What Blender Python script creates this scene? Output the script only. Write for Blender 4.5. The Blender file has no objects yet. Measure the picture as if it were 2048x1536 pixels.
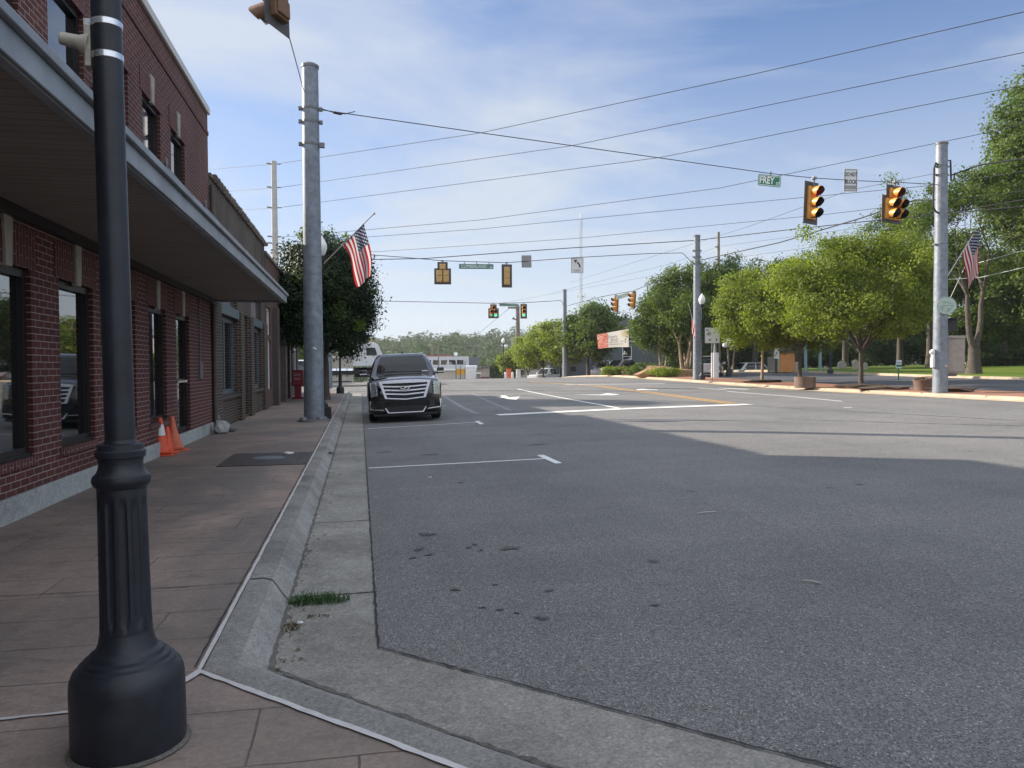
import bpy, bmesh, math, random
import numpy as np
from mathutils import Vector, Matrix, Euler
R = math.radians
S = bpy.context.scene

# ---------------------------------------------------------------- camera, sky, sun, exposure
CAM_H, FPX = 1.5, 1540.0                       # eye height; focal length in pixels of a 2048 px wide picture
cam_d = bpy.data.cameras.new("camera")
cam_d.sensor_width = 36.0
cam_d.lens = FPX / 2048 * 36.0
cam_d.clip_start, cam_d.clip_end = 0.05, 6000
cam = bpy.data.objects.new("camera", cam_d)
S.collection.objects.link(cam)
CAM_M = Matrix.Translation((0, 0, CAM_H)) @ Matrix.Rotation(R(-11.2), 4, 'Z') @ Matrix.Rotation(R(90 - 1.3), 4, 'X') @ Matrix.Rotation(R(-0.35), 4, 'Z')
cam.matrix_world = CAM_M
S.camera = cam

SUN_DIR = Vector((-1.64, 1.23, 1.0)).normalized()     # from the ground towards the sun: ahead and left, low
SUN_EL = math.asin(SUN_DIR.z)
sun_d = bpy.data.lights.new("sun", 'SUN')
sun_d.energy, sun_d.angle, sun_d.color = 5.0, R(0.53), (1.0, 0.89, 0.74)
sun = bpy.data.objects.new("sun", sun_d)
S.collection.objects.link(sun)
sun.rotation_euler = SUN_DIR.to_track_quat('Z', 'Y').to_euler()

W = bpy.data.worlds.new("World")
S.world = W
W.use_nodes = True
wn, wl = W.node_tree.nodes, W.node_tree.links
wn.clear()
def wnode(t, **kw):
    n = wn.new(t)
    for k, v in kw.items(): setattr(n, k, v)
    return n
sky = wnode('ShaderNodeTexSky', sky_type='NISHITA', sun_disc=False, sun_elevation=SUN_EL,
            sun_rotation=math.atan2(SUN_DIR.x, SUN_DIR.y), altitude=150, air_density=1.0, dust_density=0.5, ozone_density=3.5)
tc = wnode('ShaderNodeTexCoord')
sep = wnode('ShaderNodeSeparateXYZ'); wl.new(tc.outputs['Generated'], sep.inputs[0])
zc = wnode('ShaderNodeMath', operation='MAXIMUM'); wl.new(sep.outputs['Z'], zc.inputs[0]); zc.inputs[1].default_value = 0.0
za = wnode('ShaderNodeMath', operation='ADD'); wl.new(zc.outputs[0], za.inputs[0]); za.inputs[1].default_value = 0.16
dx = wnode('ShaderNodeMath', operation='DIVIDE'); wl.new(sep.outputs['X'], dx.inputs[0]); wl.new(za.outputs[0], dx.inputs[1])
dy = wnode('ShaderNodeMath', operation='DIVIDE'); wl.new(sep.outputs['Y'], dy.inputs[0]); wl.new(za.outputs[0], dy.inputs[1])
cmb = wnode('ShaderNodeCombineXYZ'); wl.new(dx.outputs[0], cmb.inputs[0]); wl.new(dy.outputs[0], cmb.inputs[1])
mp = wnode('ShaderNodeMapping'); wl.new(cmb.outputs[0], mp.inputs[0])
mp.inputs['Rotation'].default_value = (0, 0, R(-28)); mp.inputs['Scale'].default_value = (0.38, 0.75, 1); mp.inputs['Location'].default_value = (9.5, 7.75, 0)
n1 = wnode('ShaderNodeTexNoise'); wl.new(mp.outputs[0], n1.inputs['Vector'])
n1.inputs['Scale'].default_value = 1.35; n1.inputs['Detail'].default_value = 8; n1.inputs['Roughness'].default_value = 0.58; n1.inputs['Distortion'].default_value = 0.9
cr = wnode('ShaderNodeValToRGB'); wl.new(n1.outputs['Fac'], cr.inputs[0])
cr.color_ramp.elements[0].position, cr.color_ramp.elements[0].color = 0.36, (0, 0, 0, 1)
cr.color_ramp.elements[1].position, cr.color_ramp.elements[1].color = 0.64, (0.86, 0.86, 0.86, 1)
# thin veil low down; a bright bank added unseen overhead and behind, filling shade
veil = wnode('ShaderNodeMapRange', interpolation_type='SMOOTHSTEP'); wl.new(zc.outputs[0], veil.inputs[0])
for i_, v_ in ((1, 0.0), (2, 0.46), (3, 0.82), (4, 0.0)): veil.inputs[i_].default_value = v_
cmax = wnode('ShaderNodeMath', operation='MAXIMUM'); wl.new(cr.outputs[0], cmax.inputs[0]); wl.new(veil.outputs[0], cmax.inputs[1])
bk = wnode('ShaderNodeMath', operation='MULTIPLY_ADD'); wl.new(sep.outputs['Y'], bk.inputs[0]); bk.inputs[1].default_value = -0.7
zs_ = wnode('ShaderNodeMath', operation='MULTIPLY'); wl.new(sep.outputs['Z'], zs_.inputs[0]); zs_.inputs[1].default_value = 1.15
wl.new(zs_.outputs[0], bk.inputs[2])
fill_bank = wnode('ShaderNodeMapRange', interpolation_type='SMOOTHSTEP'); wl.new(bk.outputs[0], fill_bank.inputs[0])
for i_, v_ in ((1, 0.30), (2, 0.95), (3, 0.0), (4, 1.0)): fill_bank.inputs[i_].default_value = v_
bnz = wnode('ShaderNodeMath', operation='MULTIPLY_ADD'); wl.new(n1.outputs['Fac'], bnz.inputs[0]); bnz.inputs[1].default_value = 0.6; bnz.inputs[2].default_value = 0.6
bnk = wnode('ShaderNodeMath', operation='MULTIPLY', use_clamp=True); wl.new(fill_bank.outputs[0], bnk.inputs[0]); wl.new(bnz.outputs[0], bnk.inputs[1])
cmul = wnode('ShaderNodeMixRGB', blend_type='MIX'); wl.new(cmax.outputs[0], cmul.inputs[0]); wl.new(sky.outputs[0], cmul.inputs[1])
cmul.inputs[2].default_value = (5.0, 5.4, 6.0, 1)       # sunlit cirrus, in the sky's own units
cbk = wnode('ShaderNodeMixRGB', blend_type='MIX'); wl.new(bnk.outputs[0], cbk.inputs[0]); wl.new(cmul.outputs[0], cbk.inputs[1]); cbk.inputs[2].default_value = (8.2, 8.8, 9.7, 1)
tint = wnode('ShaderNodeMixRGB', blend_type='MULTIPLY'); tint.inputs[0].default_value = 1.0
wl.new(sky.outputs[0], tint.inputs[1]); tint.inputs[2].default_value = (0.86, 0.97, 1.16, 1); wl.new(tint.outputs[0], cmul.inputs[1])
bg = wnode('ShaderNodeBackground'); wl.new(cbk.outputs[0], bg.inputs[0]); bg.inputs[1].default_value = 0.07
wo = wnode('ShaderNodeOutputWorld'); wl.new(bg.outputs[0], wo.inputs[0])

S.view_settings.view_transform = 'Standard'
S.view_settings.look = 'None'
S.view_settings.exposure = 1.0
S.view_settings.gamma = 1.0
S.view_settings.use_curve_mapping = False
S.render.engine = 'CYCLES'
S.cycles.use_denoising = True
S.cycles.max_bounces = 6
S.cycles.transparent_max_bounces = 8
S.cycles.caustics_reflective = False
S.cycles.caustics_refractive = False
S.cycles.sample_clamp_indirect = 6

# ---------------------------------------------------------------- the lie of the land
GX = [-400, 0.1, 3, 8, 20, 24, 33, 60, 400]
GZ = [0, 0, 0.087, 0.197, 0.317, 0.42, 0.62, 1.2, 4.0]
def rise(y):
    t = min(max((y - 28) / 34, 0), 1)
    z = 0.3 * t * t * (3 - 2 * t)
    if y > 58:
        a = min(y, 93) - 58
        z -= 0.001 * a * a
        if y > 93: z -= 0.07 * (min(y, 135) - 93)
    return z
def gz(x, y): return float(np.interp(x, GX, GZ)) + rise(y)
def at(u, v, d):
    """the point seen at pixel (u, v) of the 2048 px picture, d metres down the optical axis"""
    return CAM_M @ Vector(((u - 1024) / FPX * d, -(v - 768) / FPX * d, -d))
def on(u, v, lift=0.0):
    """where the sight line through (u, v) meets the road surface"""
    o = CAM_M.translation; r = (at(u, v, 1.0) - o)
    t = 0.5
    for k in range(4000):
        p = o + r * t
        if p.z <= gz(p.x, p.y) + lift: break
        t *= 1.004
    return Vector((p.x, p.y, gz(p.x, p.y) + lift))
def along(u, d, lift=0.0):
    """ground point at depth d in picture column u"""
    p = at(u, 735, d)
    return Vector((p.x, p.y, gz(p.x, p.y) + lift))

# ---------------------------------------------------------------- mesh helpers
class MB:
    def __init__(s): s.v, s.f, s.m, s.uv = [], [], [], {}
    def add(s, verts, faces, m=0):
        o = len(s.v); s.v += [tuple(p) for p in verts]
        for f in faces: s.f.append(tuple(i + o for i in f)); s.m.append(m)
        return s
    def box(s, x0, x1, y0, y1, z0, z1, m=0):
        x0, x1 = sorted((x0, x1)); y0, y1 = sorted((y0, y1)); z0, z1 = sorted((z0, z1))
        return s.add([(x0,y0,z0),(x1,y0,z0),(x1,y1,z0),(x0,y1,z0),(x0,y0,z1),(x1,y0,z1),(x1,y1,z1),(x0,y1,z1)],
              [(0,3,2,1),(4,5,6,7),(0,1,5,4),(1,2,6,5),(2,3,7,6),(3,0,4,7)], m)
    def obox(s, M, sx, sy, sz, m=0):
        vs = [M @ Vector((a*sx/2, b*sy/2, c*sz/2)) for c in (-1,1) for b in (-1,1) for a in (-1,1)]
        return s.add(vs, [(0,2,3,1),(4,5,7,6),(0,1,5,4),(1,3,7,5),(3,2,6,7),(2,0,4,6)], m)
    def lathe(s, prof, c=(0,0,0), n=24, m=0, M=None, cap=True):
        c = Vector(c); vs = []
        for r, z in prof:
            for k in range(n):
                a = 2*math.pi*k/n
                p = Vector((r*math.cos(a), r*math.sin(a), z))
                vs.append((M @ p if M else p) + c)
        fs = []
        for i in range(len(prof)-1):
            for k in range(n):
                k2 = (k+1) % n
                fs.append((i*n+k, i*n+k2, (i+1)*n+k2, (i+1)*n+k))
        if cap:
            fs.append(tuple(range(n))[::-1]); fs.append(tuple((len(prof)-1)*n+k for k in range(n)))
        return s.add(vs, fs, m)
    def cyl(s, p0, p1, r0, r1=None, n=12, m=0, cap=True):
        return s.tube([p0, p1], [r0, r0 if r1 is None else r1], n, m, cap)
    def tube(s, pts, rad, n=8, m=0, cap=True):
        pts = [Vector(p) for p in pts]
        if not hasattr(rad, '__len__'): rad = [rad]*len(pts)
        t0 = (pts[1]-pts[0]).normalized()
        up = Vector((0,0,1)) if abs(t0.z) < 0.9 else Vector((1,0,0))
        nx = t0.cross(up).normalized(); vs = []
        for i, p in enumerate(pts):
            t = (pts[min(i+1,len(pts)-1)] - pts[max(i-1,0)])
            t = t.normalized() if t.length > 1e-9 else t0
            nx = (nx - t*nx.dot(t)); nx = nx.normalized() if nx.length > 1e-6 else t.orthogonal().normalized()
            ny = t.cross(nx)
            for k in range(n):
                a = 2*math.pi*k/n
                vs.append(p + (nx*math.cos(a) + ny*math.sin(a))*rad[i])
        fs = []
        for i in range(len(pts)-1):
            for k in range(n):
                k2 = (k+1) % n
                fs.append((i*n+k, i*n+k2, (i+1)*n+k2, (i+1)*n+k))
        if cap:
            fs.append(tuple(range(n))[::-1]); fs.append(tuple((len(pts)-1)*n+k for k in range(n)))
        return s.add(vs, fs, m)
    def prism(s, poly, M, depth, m=0):
        """2D outline (x, z) in M's XZ plane, thickness along M's Y (0 .. depth)"""
        n = len(poly)
        vs = [M @ Vector((x, 0, z)) for x, z in poly] + [M @ Vector((x, depth, z)) for x, z in poly]
        fs = [tuple(range(n)), tuple(range(2*n-1, n-1, -1))] + [(i, i+n, (i+1)%n+n, (i+1)%n) for i in range(n)]
        return s.add(vs, fs, m)
    def ball(s, c, r, m=0, nu=14, nv=9, sq=(1,1,1)):
        prof = [(max(1e-4, r*math.sin(math.pi*i/nv)), -r*math.cos(math.pi*i/nv)) for i in range(nv+1)]
        M = Matrix.Diagonal((sq[0], sq[1], sq[2]))
        return s.lathe(prof, c, nu, m, M, cap=False)
    def build(s, name, mats, parent=None, loc=None, rot=None, smooth=30, bevel=0, uv=True, recalc=True):
        me = bpy.data.meshes.new(name)
        me.from_pydata(s.v, [], s.f)
        if not isinstance(mats, (list, tuple)): mats = [mats]
        for mt in mats: me.materials.append(mt)
        if len(mats) > 1: me.polygons.foreach_set('material_index', s.m)
        if recalc:
            bm = bmesh.new(); bm.from_mesh(me); bmesh.ops.recalc_face_normals(bm, faces=bm.faces); bm.to_mesh(me); bm.free()
        if uv: box_uv(me)
        if smooth:
            me.shade_smooth(); me.set_sharp_from_angle(angle=R(smooth))
        o = bpy.data.objects.new(name, me); S.collection.objects.link(o)
        if parent: o.parent = parent
        if loc is not None: o.location = loc
        if rot is not None: o.rotation_euler = rot
        if bevel:
            b = o.modifiers.new('edges', 'BEVEL'); b.width = bevel; b.segments = 2; b.limit_method = 'ANGLE'; b.angle_limit = R(40)
        return o
def box_uv(me):
    uvl = me.uv_layers.new(name='UVMap')
    n = len(me.loops)
    if not n: return
    vi = np.empty(n, np.int32); me.loops.foreach_get('vertex_index', vi)
    co = np.empty(len(me.vertices)*3); me.vertices.foreach_get('co', co); co = co.reshape(-1,3)[vi]
    nor = np.empty(len(me.polygons)*3); me.polygons.foreach_get('normal', nor); nor = np.abs(nor.reshape(-1,3))
    tot = np.empty(len(me.polygons), np.int32); me.polygons.foreach_get('loop_total', tot)
    ax = np.repeat(np.argmax(nor + np.array([0, 0, 1e-4]), axis=1), tot)
    uv = np.empty((n,2))
    for a, (i, j) in enumerate(((1,2),(0,2),(0,1))):
        k = ax == a; uv[k,0] = co[k,i]; uv[k,1] = co[k,j]
    uvl.data.foreach_set('uv', uv.ravel())
def tag(o, label=None, cat=None, group=None, kind=None):
    if label: o['label'] = label
    if cat: o['category'] = cat
    if group: o['group'] = group
    if kind: o['kind'] = kind
    return o
def thing(name, label, cat, loc=(0,0,0), rz=0, group=None, rot=None):
    o = bpy.data.objects.new(name, None); S.collection.objects.link(o)
    o.empty_display_size = 0.2
    o.location = loc; o.rotation_euler = rot if rot is not None else (0, 0, rz)
    return tag(o, label, cat, group)
def kids(o): return [c for c in S.collection.objects if c.parent == o]
def dup(o, loc=None, rot=None, label=None, parent=None):
    c = o.copy(); S.collection.objects.link(c)
    if parent: c.parent = parent
    if loc is not None: c.location = loc
    if rot is not None: c.rotation_euler = rot
    if label: c['label'] = label
    for k in kids(o): dup(k, parent=c)
    return c
def text_part(txt, size, mat, parent, M, name='lettering', depth=0.002, align='CENTER', sx=1.0, bold=0.0):
    """raised lettering; M's X runs along the line, M's Z is up, the letters face M's -Y"""
    cu = bpy.data.curves.new(name, 'FONT'); cu.body = txt; cu.size = size; cu.align_x = align; cu.align_y = 'CENTER'
    cu.extrude = depth; cu.offset = bold; cu.resolution_u = 3
    t = bpy.data.objects.new(name, cu); S.collection.objects.link(t)
    me = bpy.data.meshes.new_from_object(t.evaluated_get(bpy.context.evaluated_depsgraph_get()))
    bpy.data.objects.remove(t); bpy.data.curves.remove(cu)
    me.transform(M @ Matrix.Rotation(R(90), 4, 'X') @ Matrix.Diagonal((sx,1,1,1)))
    me.materials.clear(); me.materials.append(mat)
    o = bpy.data.objects.new(name, me); S.collection.objects.link(o)
    if parent: o.parent = parent
    return o

# ---------------------------------------------------------------- materials
def new_mat(name):
    m = bpy.data.materials.new(name); m.use_nodes = True
    nt = m.node_tree; b = nt.nodes['Principled BSDF']
    return m, nt, b
class N:
    """small helper round one node tree"""
    def __init__(s, nt): s.nt = nt
    def n(s, t, ins=None, **kw):
        x = s.nt.nodes.new(t)
        for k, v in kw.items(): setattr(x, k, v)
        for k, v in (ins or {}).items():
            if hasattr(v, 'links') or isinstance(v, bpy.types.NodeSocket): s.nt.links.new(v, x.inputs[k])
            else: x.inputs[k].default_value = v
        return x
    def coord(s, which='Object'): return s.n('ShaderNodeTexCoord').outputs[which]
    def noise(s, vec, scale, detail=4, rough=0.55, dist=0.0):
        return s.n('ShaderNodeTexNoise', {'Vector': vec, 'Scale': scale, 'Detail': detail, 'Roughness': rough, 'Distortion': dist}).outputs['Fac']
    def ramp(s, fac, stops):
        nd = s.n('ShaderNodeValToRGB', {0: fac}); r = nd.color_ramp
        while len(r.elements) < len(stops): r.elements.new(0.5)
        for e, (p, c) in zip(r.elements, stops):
            e.position = p; e.color = (*c, 1) if hasattr(c, '__len__') else (c, c, c, 1)
        return nd.outputs[0]
    def mix(s, fac, a, b, mode='MIX'):
        def c(v): return (*v, 1) if isinstance(v, tuple) and len(v) == 3 else v
        return s.n('ShaderNodeMixRGB', {0: fac, 1: c(a), 2: c(b)}, blend_type=mode).outputs[0]
    def math(s, op, a, b=0.0, c=0.0):
        return s.n('ShaderNodeMath', {0: a, 1: b, 2: c}, operation=op).outputs[0]
    def bump(s, h, strength=0.3, dist=0.01):
        return s.n('ShaderNodeBump', {'Height': h, 'Strength': strength, 'Distance': dist}).outputs[0]
    def scalevec(s, vec, sc): return s.n('ShaderNodeMapping', {0: vec, 3: sc}).outputs[0]
def pm(name, col, rough=0.6, metal=0.0, var=0.18, scale=6.0, bump=0.0, bscale=60.0, coat=0.0, spec=0.5, dirt=0.0):
    m, nt, b = new_mat(name); h = N(nt); v = h.coord()
    dark = tuple(c*(1-var) for c in col); light = tuple(min(1, c*(1+var)) for c in col)
    c = h.ramp(h.noise(v, scale, 5), [(0.3, dark), (0.7, light)])
    if dirt:
        c = h.mix(h.ramp(h.noise(v, scale*0.35, 6, 0.65), [(0.45, 0.0), (0.75, dirt)]), c, tuple(x*0.35 for x in col))
    nt.links.new(c, b.inputs['Base Color'])
    b.inputs['Roughness'].default_value = rough; b.inputs['Metallic'].default_value = metal
    b.inputs['Coat Weight'].default_value = coat; b.inputs['Coat Roughness'].default_value = 0.03
    b.inputs['Specular IOR Level'].default_value = spec
    if var: nt.links.new(h.math('MULTIPLY_ADD', h.noise(v, scale*2.3, 4), 0.25, rough-0.125), b.inputs['Roughness'])
    if bump: nt.links.new(h.bump(h.noise(v, bscale, 4), bump, 0.02), b.inputs['Normal'])
    return m
def emis(name, col, e):
    m, nt, b = new_mat(name)
    b.inputs['Base Color'].default_value = (*[c*0.5 for c in col], 1); b.inputs['Roughness'].default_value = 0.25
    b.inputs['Emission Color'].default_value = (*col, 1); b.inputs['Emission Strength'].default_value = e
    return m
def brick_mat(name, c1, c2, mortar, rough=0.8, w=0.205, hgt=0.0685, ms=0.010, stain=0.45, vertical=False):
    m, nt, b = new_mat(name); h = N(nt); uv = h.coord('UV')
    if vertical:
        uv = h.n('ShaderNodeMapping', {0: uv, 2: (0, 0, R(90))}).outputs[0]
    # a brick never lies quite true: wander the joints a little
    wob = h.n('ShaderNodeVectorMath', {0: h.n('ShaderNodeTexNoise', {'Vector': uv, 'Scale': 2.5, 'Detail': 3}).outputs['Color'], 1: (0.006, 0.006, 0)}, operation='MULTIPLY').outputs[0]
    uvw = h.n('ShaderNodeVectorMath', {0: uv, 1: wob}, operation='ADD').outputs[0]
    br = h.n('ShaderNodeTexBrick', {'Vector': uvw, 'Color1': (*c1, 1), 'Color2': (*c2, 1), 'Mortar': (*mortar, 1), 'Scale': 1.0, 'Mortar Size': ms,
             'Mortar Smooth': 0.25, 'Bias': 0.0, 'Brick Width': w, 'Row Height': hgt}, offset=0.5)
    fine = h.noise(uv, 90, 4)
    c = h.mix(0.5, br.outputs['Color'], h.ramp(fine, [(0.25, 0.35), (0.75, 0.75)]), 'OVERLAY')
    big = h.ramp(h.noise(h.scalevec(uv, (1.0, 0.35, 1)), 0.9, 6, 0.6), [(0.42, 0.0), (0.72, stain)])
    c = h.mix(big, c, tuple(x*0.28 for x in c1))
    nt.links.new(c, b.inputs['Base Color']); b.inputs['Roughness'].default_value = rough; b.inputs['Specular IOR Level'].default_value = 0.3
    hh = h.math('ADD', h.math('MULTIPLY', br.outputs['Fac'], -1.0), h.math('MULTIPLY', fine, 0.35))
    nt.links.new(h.bump(hh, 0.6, 0.008), b.inputs['Normal'])
    return m
def leaf_mat(name, dark, light, warm, trans=0.4):
    m, nt, b = new_mat(name); h = N(nt)
    g = h.n('ShaderNodeNewGeometry').outputs['Random Per Island']
    c = h.ramp(g, [(0.0, dark), (0.55, light), (1.0, warm)])
    c = h.mix(h.ramp(h.noise(h.coord(), 0.55, 3), [(0.35, 0.0), (0.65, 0.45)]), c, dark)
    nt.nodes.remove(b)
    d = h.n('ShaderNodeBsdfPrincipled', {'Base Color': c, 'Roughness': 0.55, 'Specular IOR Level': 0.25})
    t = h.n('ShaderNodeBsdfTranslucent', {'Color': h.mix(1.0, c, (1.25, 1.35, 0.5), 'MULTIPLY')})
    mx = h.n('ShaderNodeMixShader', {0: trans, 1: d.outputs[0], 2: t.outputs[0]})
    nt.links.new(mx.outputs[0], nt.nodes['Material Output'].inputs[0])
    return m

M_ = {}
M_['steel'] = pm('galvanised_steel', (0.195, 0.222, 0.262), 0.5, 0.2, 0.26, 7, 0.08, 110, dirt=0.35)
M_['steel_dark'] = pm('dull_steel', (0.16, 0.16, 0.17), 0.55, 0.4, 0.2, 12)
M_['band'] = pm('bright_band', (0.75, 0.76, 0.78), 0.25, 0.9, 0.08, 20)
M_['black_iron'] = pm('black_painted_iron', (0.014, 0.017, 0.025), 0.45, 0.0, 0.35, 10, 0.06, 90, dirt=0.35)
M_['cast_beige'] = pm('beige_cast_metal', (0.42, 0.39, 0.33), 0.6, 0.1, 0.2, 25, 0.1)
M_['sig_yellow'] = pm('signal_yellow', (0.72, 0.32, 0.06), 0.45, 0, 0.15, 12, dirt=0.2)
M_['sig_tan'] = pm('weathered_signal_tan', (0.50, 0.31, 0.11), 0.55, 0, 0.15, 12, dirt=0.2)
M_['sig_brown'] = pm('dirty_brown_signal', (0.17, 0.085, 0.045), 0.6, 0, 0.2, 12, dirt=0.3)  # dark silhouette: shade is put into the housing colour
M_['sig_black'] = pm('signal_black', (0.018, 0.017, 0.017), 0.5, 0, 0.2, 12)
M_['sig_plate'] = pm('signal_backplate', (0.06, 0.055, 0.055), 0.55, 0, 0.2, 12)
M_['lens_dark'] = pm('unlit_lens', (0.02, 0.018, 0.016), 0.2, 0, 0.1, 30)
M_['lens_red'] = emis('lit_red_lens', (1.0, 0.05, 0.02), 0.4)
M_['lens_green'] = emis('lit_green_lens', (0.1, 1.0, 0.62), 0.55)
M_['sign_green'] = pm('green_sign_sheet', (0.01, 0.17, 0.085), 0.4, 0, 0.08, 4)
M_['sign_green_old'] = pm('faded_green_sign_sheet', (0.09, 0.2, 0.17), 0.5, 0, 0.12, 4)
M_['sign_white'] = pm('white_sign_sheet', (0.62, 0.63, 0.64), 0.45, 0, 0.06, 4)
M_['sign_back'] = pm('bare_sign_back', (0.25, 0.25, 0.25), 0.45, 0.3, 0.12, 6)
M_['ink'] = pm('black_sign_ink', (0.012, 0.012, 0.014), 0.5, 0, 0.1, 4)
M_['letter_white'] = pm('white_sign_lettering', (0.8, 0.82, 0.8), 0.45, 0, 0.05, 4)
M_['wire'] = pm('black_cable', (0.02, 0.02, 0.022), 0.6, 0, 0.2, 4)
M_['wire_grey'] = pm('grey_strand', (0.05, 0.055, 0.065), 0.6, 0.2, 0.2, 4)
M_['wood_pole'] = pm('weathered_pole_wood', (0.19, 0.165, 0.145), 0.85, 0, 0.3, 3, 0.2, 30)
M_['conc_pole'] = pm('spun_concrete_pole', (0.46, 0.44, 0.42), 0.8, 0, 0.12, 3, 0.1, 40)
M_['white_paint'] = pm('white_paint', (0.72, 0.73, 0.74), 0.4, 0, 0.06, 5)
M_['black_paint'] = pm('black_car_paint', (0.003, 0.003, 0.0035), 0.12, 0, 0.0, 5, coat=1.0)
M_['chrome'] = pm('chrome', (0.82, 0.83, 0.86), 0.12, 1.0, 0.03, 5)
M_['satin_chrome'] = pm('satin_chrome', (0.86, 0.87, 0.95), 0.3, 0.25, 0.03, 5)  # sky reflection painted in as a pale blue, mostly diffuse base colour
M_['rubber'] = pm('tyre_rubber', (0.014, 0.014, 0.015), 0.8, 0, 0.25, 18, 0.15, 80)
M_['plastic'] = pm('black_plastic', (0.012, 0.012, 0.013), 0.5, 0, 0.2, 18)
M_['rim'] = pm('alloy_rim', (0.35, 0.36, 0.38), 0.3, 0.9, 0.1, 8)
M_['car_glass'] = pm('tinted_car_glass', (0.01, 0.014, 0.017), 0.05, 0, 0.0, 5, spec=0.4)
M_['pane'] = pm('dark_window_pane', (0.004, 0.005, 0.006), 0.02, 0, 0.0, 5, spec=1.0)
M_['pane'].node_tree.nodes['Principled BSDF'].inputs['IOR'].default_value = 2.1
M_['lamp_glass'] = pm('white_lamp_globe', (0.78, 0.79, 0.8), 0.25, 0, 0.05, 5)
M_['headlight'] = pm('clear_headlight', (0.42, 0.46, 0.5), 0.08, 0.5, 0.25, 30, coat=1.0)
M_['cone'] = pm('orange_cone_plastic', (0.75, 0.085, 0.022), 0.5, 0, 0.12, 9, dirt=0.4)
M_['cone_old'] = pm('faded_orange_plastic', (0.62, 0.14, 0.06), 0.55, 0, 0.15, 9, dirt=0.4)
M_['cone_band'] = pm('reflective_white_band', (0.72, 0.73, 0.74), 0.4, 0, 0.1, 12, dirt=0.25)
M_['bark'] = pm('tree_bark', (0.075, 0.062, 0.05), 0.9, 0, 0.4, 9, 0.5, 25)
M_['bark_light'] = pm('smooth_pale_bark', (0.30, 0.22, 0.15), 0.8, 0, 0.3, 7, 0.2, 25)
M_['leaf_maple'] = leaf_mat('maple_leaf', (0.085, 0.13, 0.018), (0.215, 0.27, 0.045), (0.32, 0.345, 0.07), 0.48)
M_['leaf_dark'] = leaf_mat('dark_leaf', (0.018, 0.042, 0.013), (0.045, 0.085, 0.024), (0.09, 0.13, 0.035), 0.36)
M_['leaf_mid'] = leaf_mat('mid_leaf', (0.05, 0.09, 0.022), (0.115, 0.17, 0.042), (0.18, 0.22, 0.06), 0.45)
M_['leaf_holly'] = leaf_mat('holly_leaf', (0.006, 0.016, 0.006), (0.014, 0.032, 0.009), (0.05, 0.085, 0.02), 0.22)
M_['leaf_wood'] = leaf_mat('woodland_leaf', (0.045, 0.078, 0.034), (0.085, 0.13, 0.055), (0.13, 0.165, 0.065), 0.3)
# ---------------------------------------------------------------- ground materials
def asphalt_mat():
    m, nt, b = new_mat('worn_asphalt'); h = N(nt); v = h.coord()
    base = h.ramp(h.noise(v, 0.35, 6, 0.6), [(0.28, (0.138, 0.137, 0.14)), (0.5, (0.185, 0.183, 0.184)), (0.72, (0.215, 0.211, 0.207))])
    streak = h.ramp(h.noise(h.scalevec(v, (1.6, 0.12, 1)), 1.0, 5, 0.6), [(0.45, 0.0), (0.75, 0.35)])
    c = h.mix(streak, base, (0.125, 0.125, 0.13))
    cross = h.ramp(h.noise(h.scalevec(v, (0.1, 1.3, 1)), 1.0, 5, 0.6), [(0.5, 0.0), (0.75, 0.3)])
    c = h.mix(cross, c, (0.26, 0.247, 0.235))
    vo = h.n('ShaderNodeTexVoronoi', {'Vector': v, 'Scale': 130.0})
    agg = h.ramp(vo.outputs['Color'], [(0.0, 0.3), (0.5, 0.88), (0.84, 1.3), (1.0, 2.9)])
    c = h.mix(0.95, c, agg, 'MULTIPLY')
    g2 = h.ramp(h.noise(v, 45, 3, 0.7), [(0.3, 0.78), (0.7, 1.2)])
    c = h.mix(0.8, c, g2, 'MULTIPLY')
    # oil drips along the parking bay
    sp = h.n('ShaderNodeTexVoronoi', {'Vector': h.scalevec(v, (1.0, 0.8, 1)), 'Scale': 2.1})
    spots = h.ramp(sp.outputs['Distance'], [(0.05, 0.75), (0.14, 0.0)])
    mask = h.ramp(h.noise(v, 0.6, 3), [(0.53, 0.0), (0.6, 1.0)])
    c = h.mix(h.math('MULTIPLY', spots, mask), c, (0.03, 0.03, 0.032))
    nt.links.new(c, b.inputs['Base Color']); b.inputs['Roughness'].default_value = 0.85; b.inputs['Specular IOR Level'].default_value = 0.35
    nt.links.new(h.bump(h.math('ADD', vo.outputs['Distance'], h.noise(v, 45, 3)), 0.55, 0.012), b.inputs['Normal'])
    return m
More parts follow.
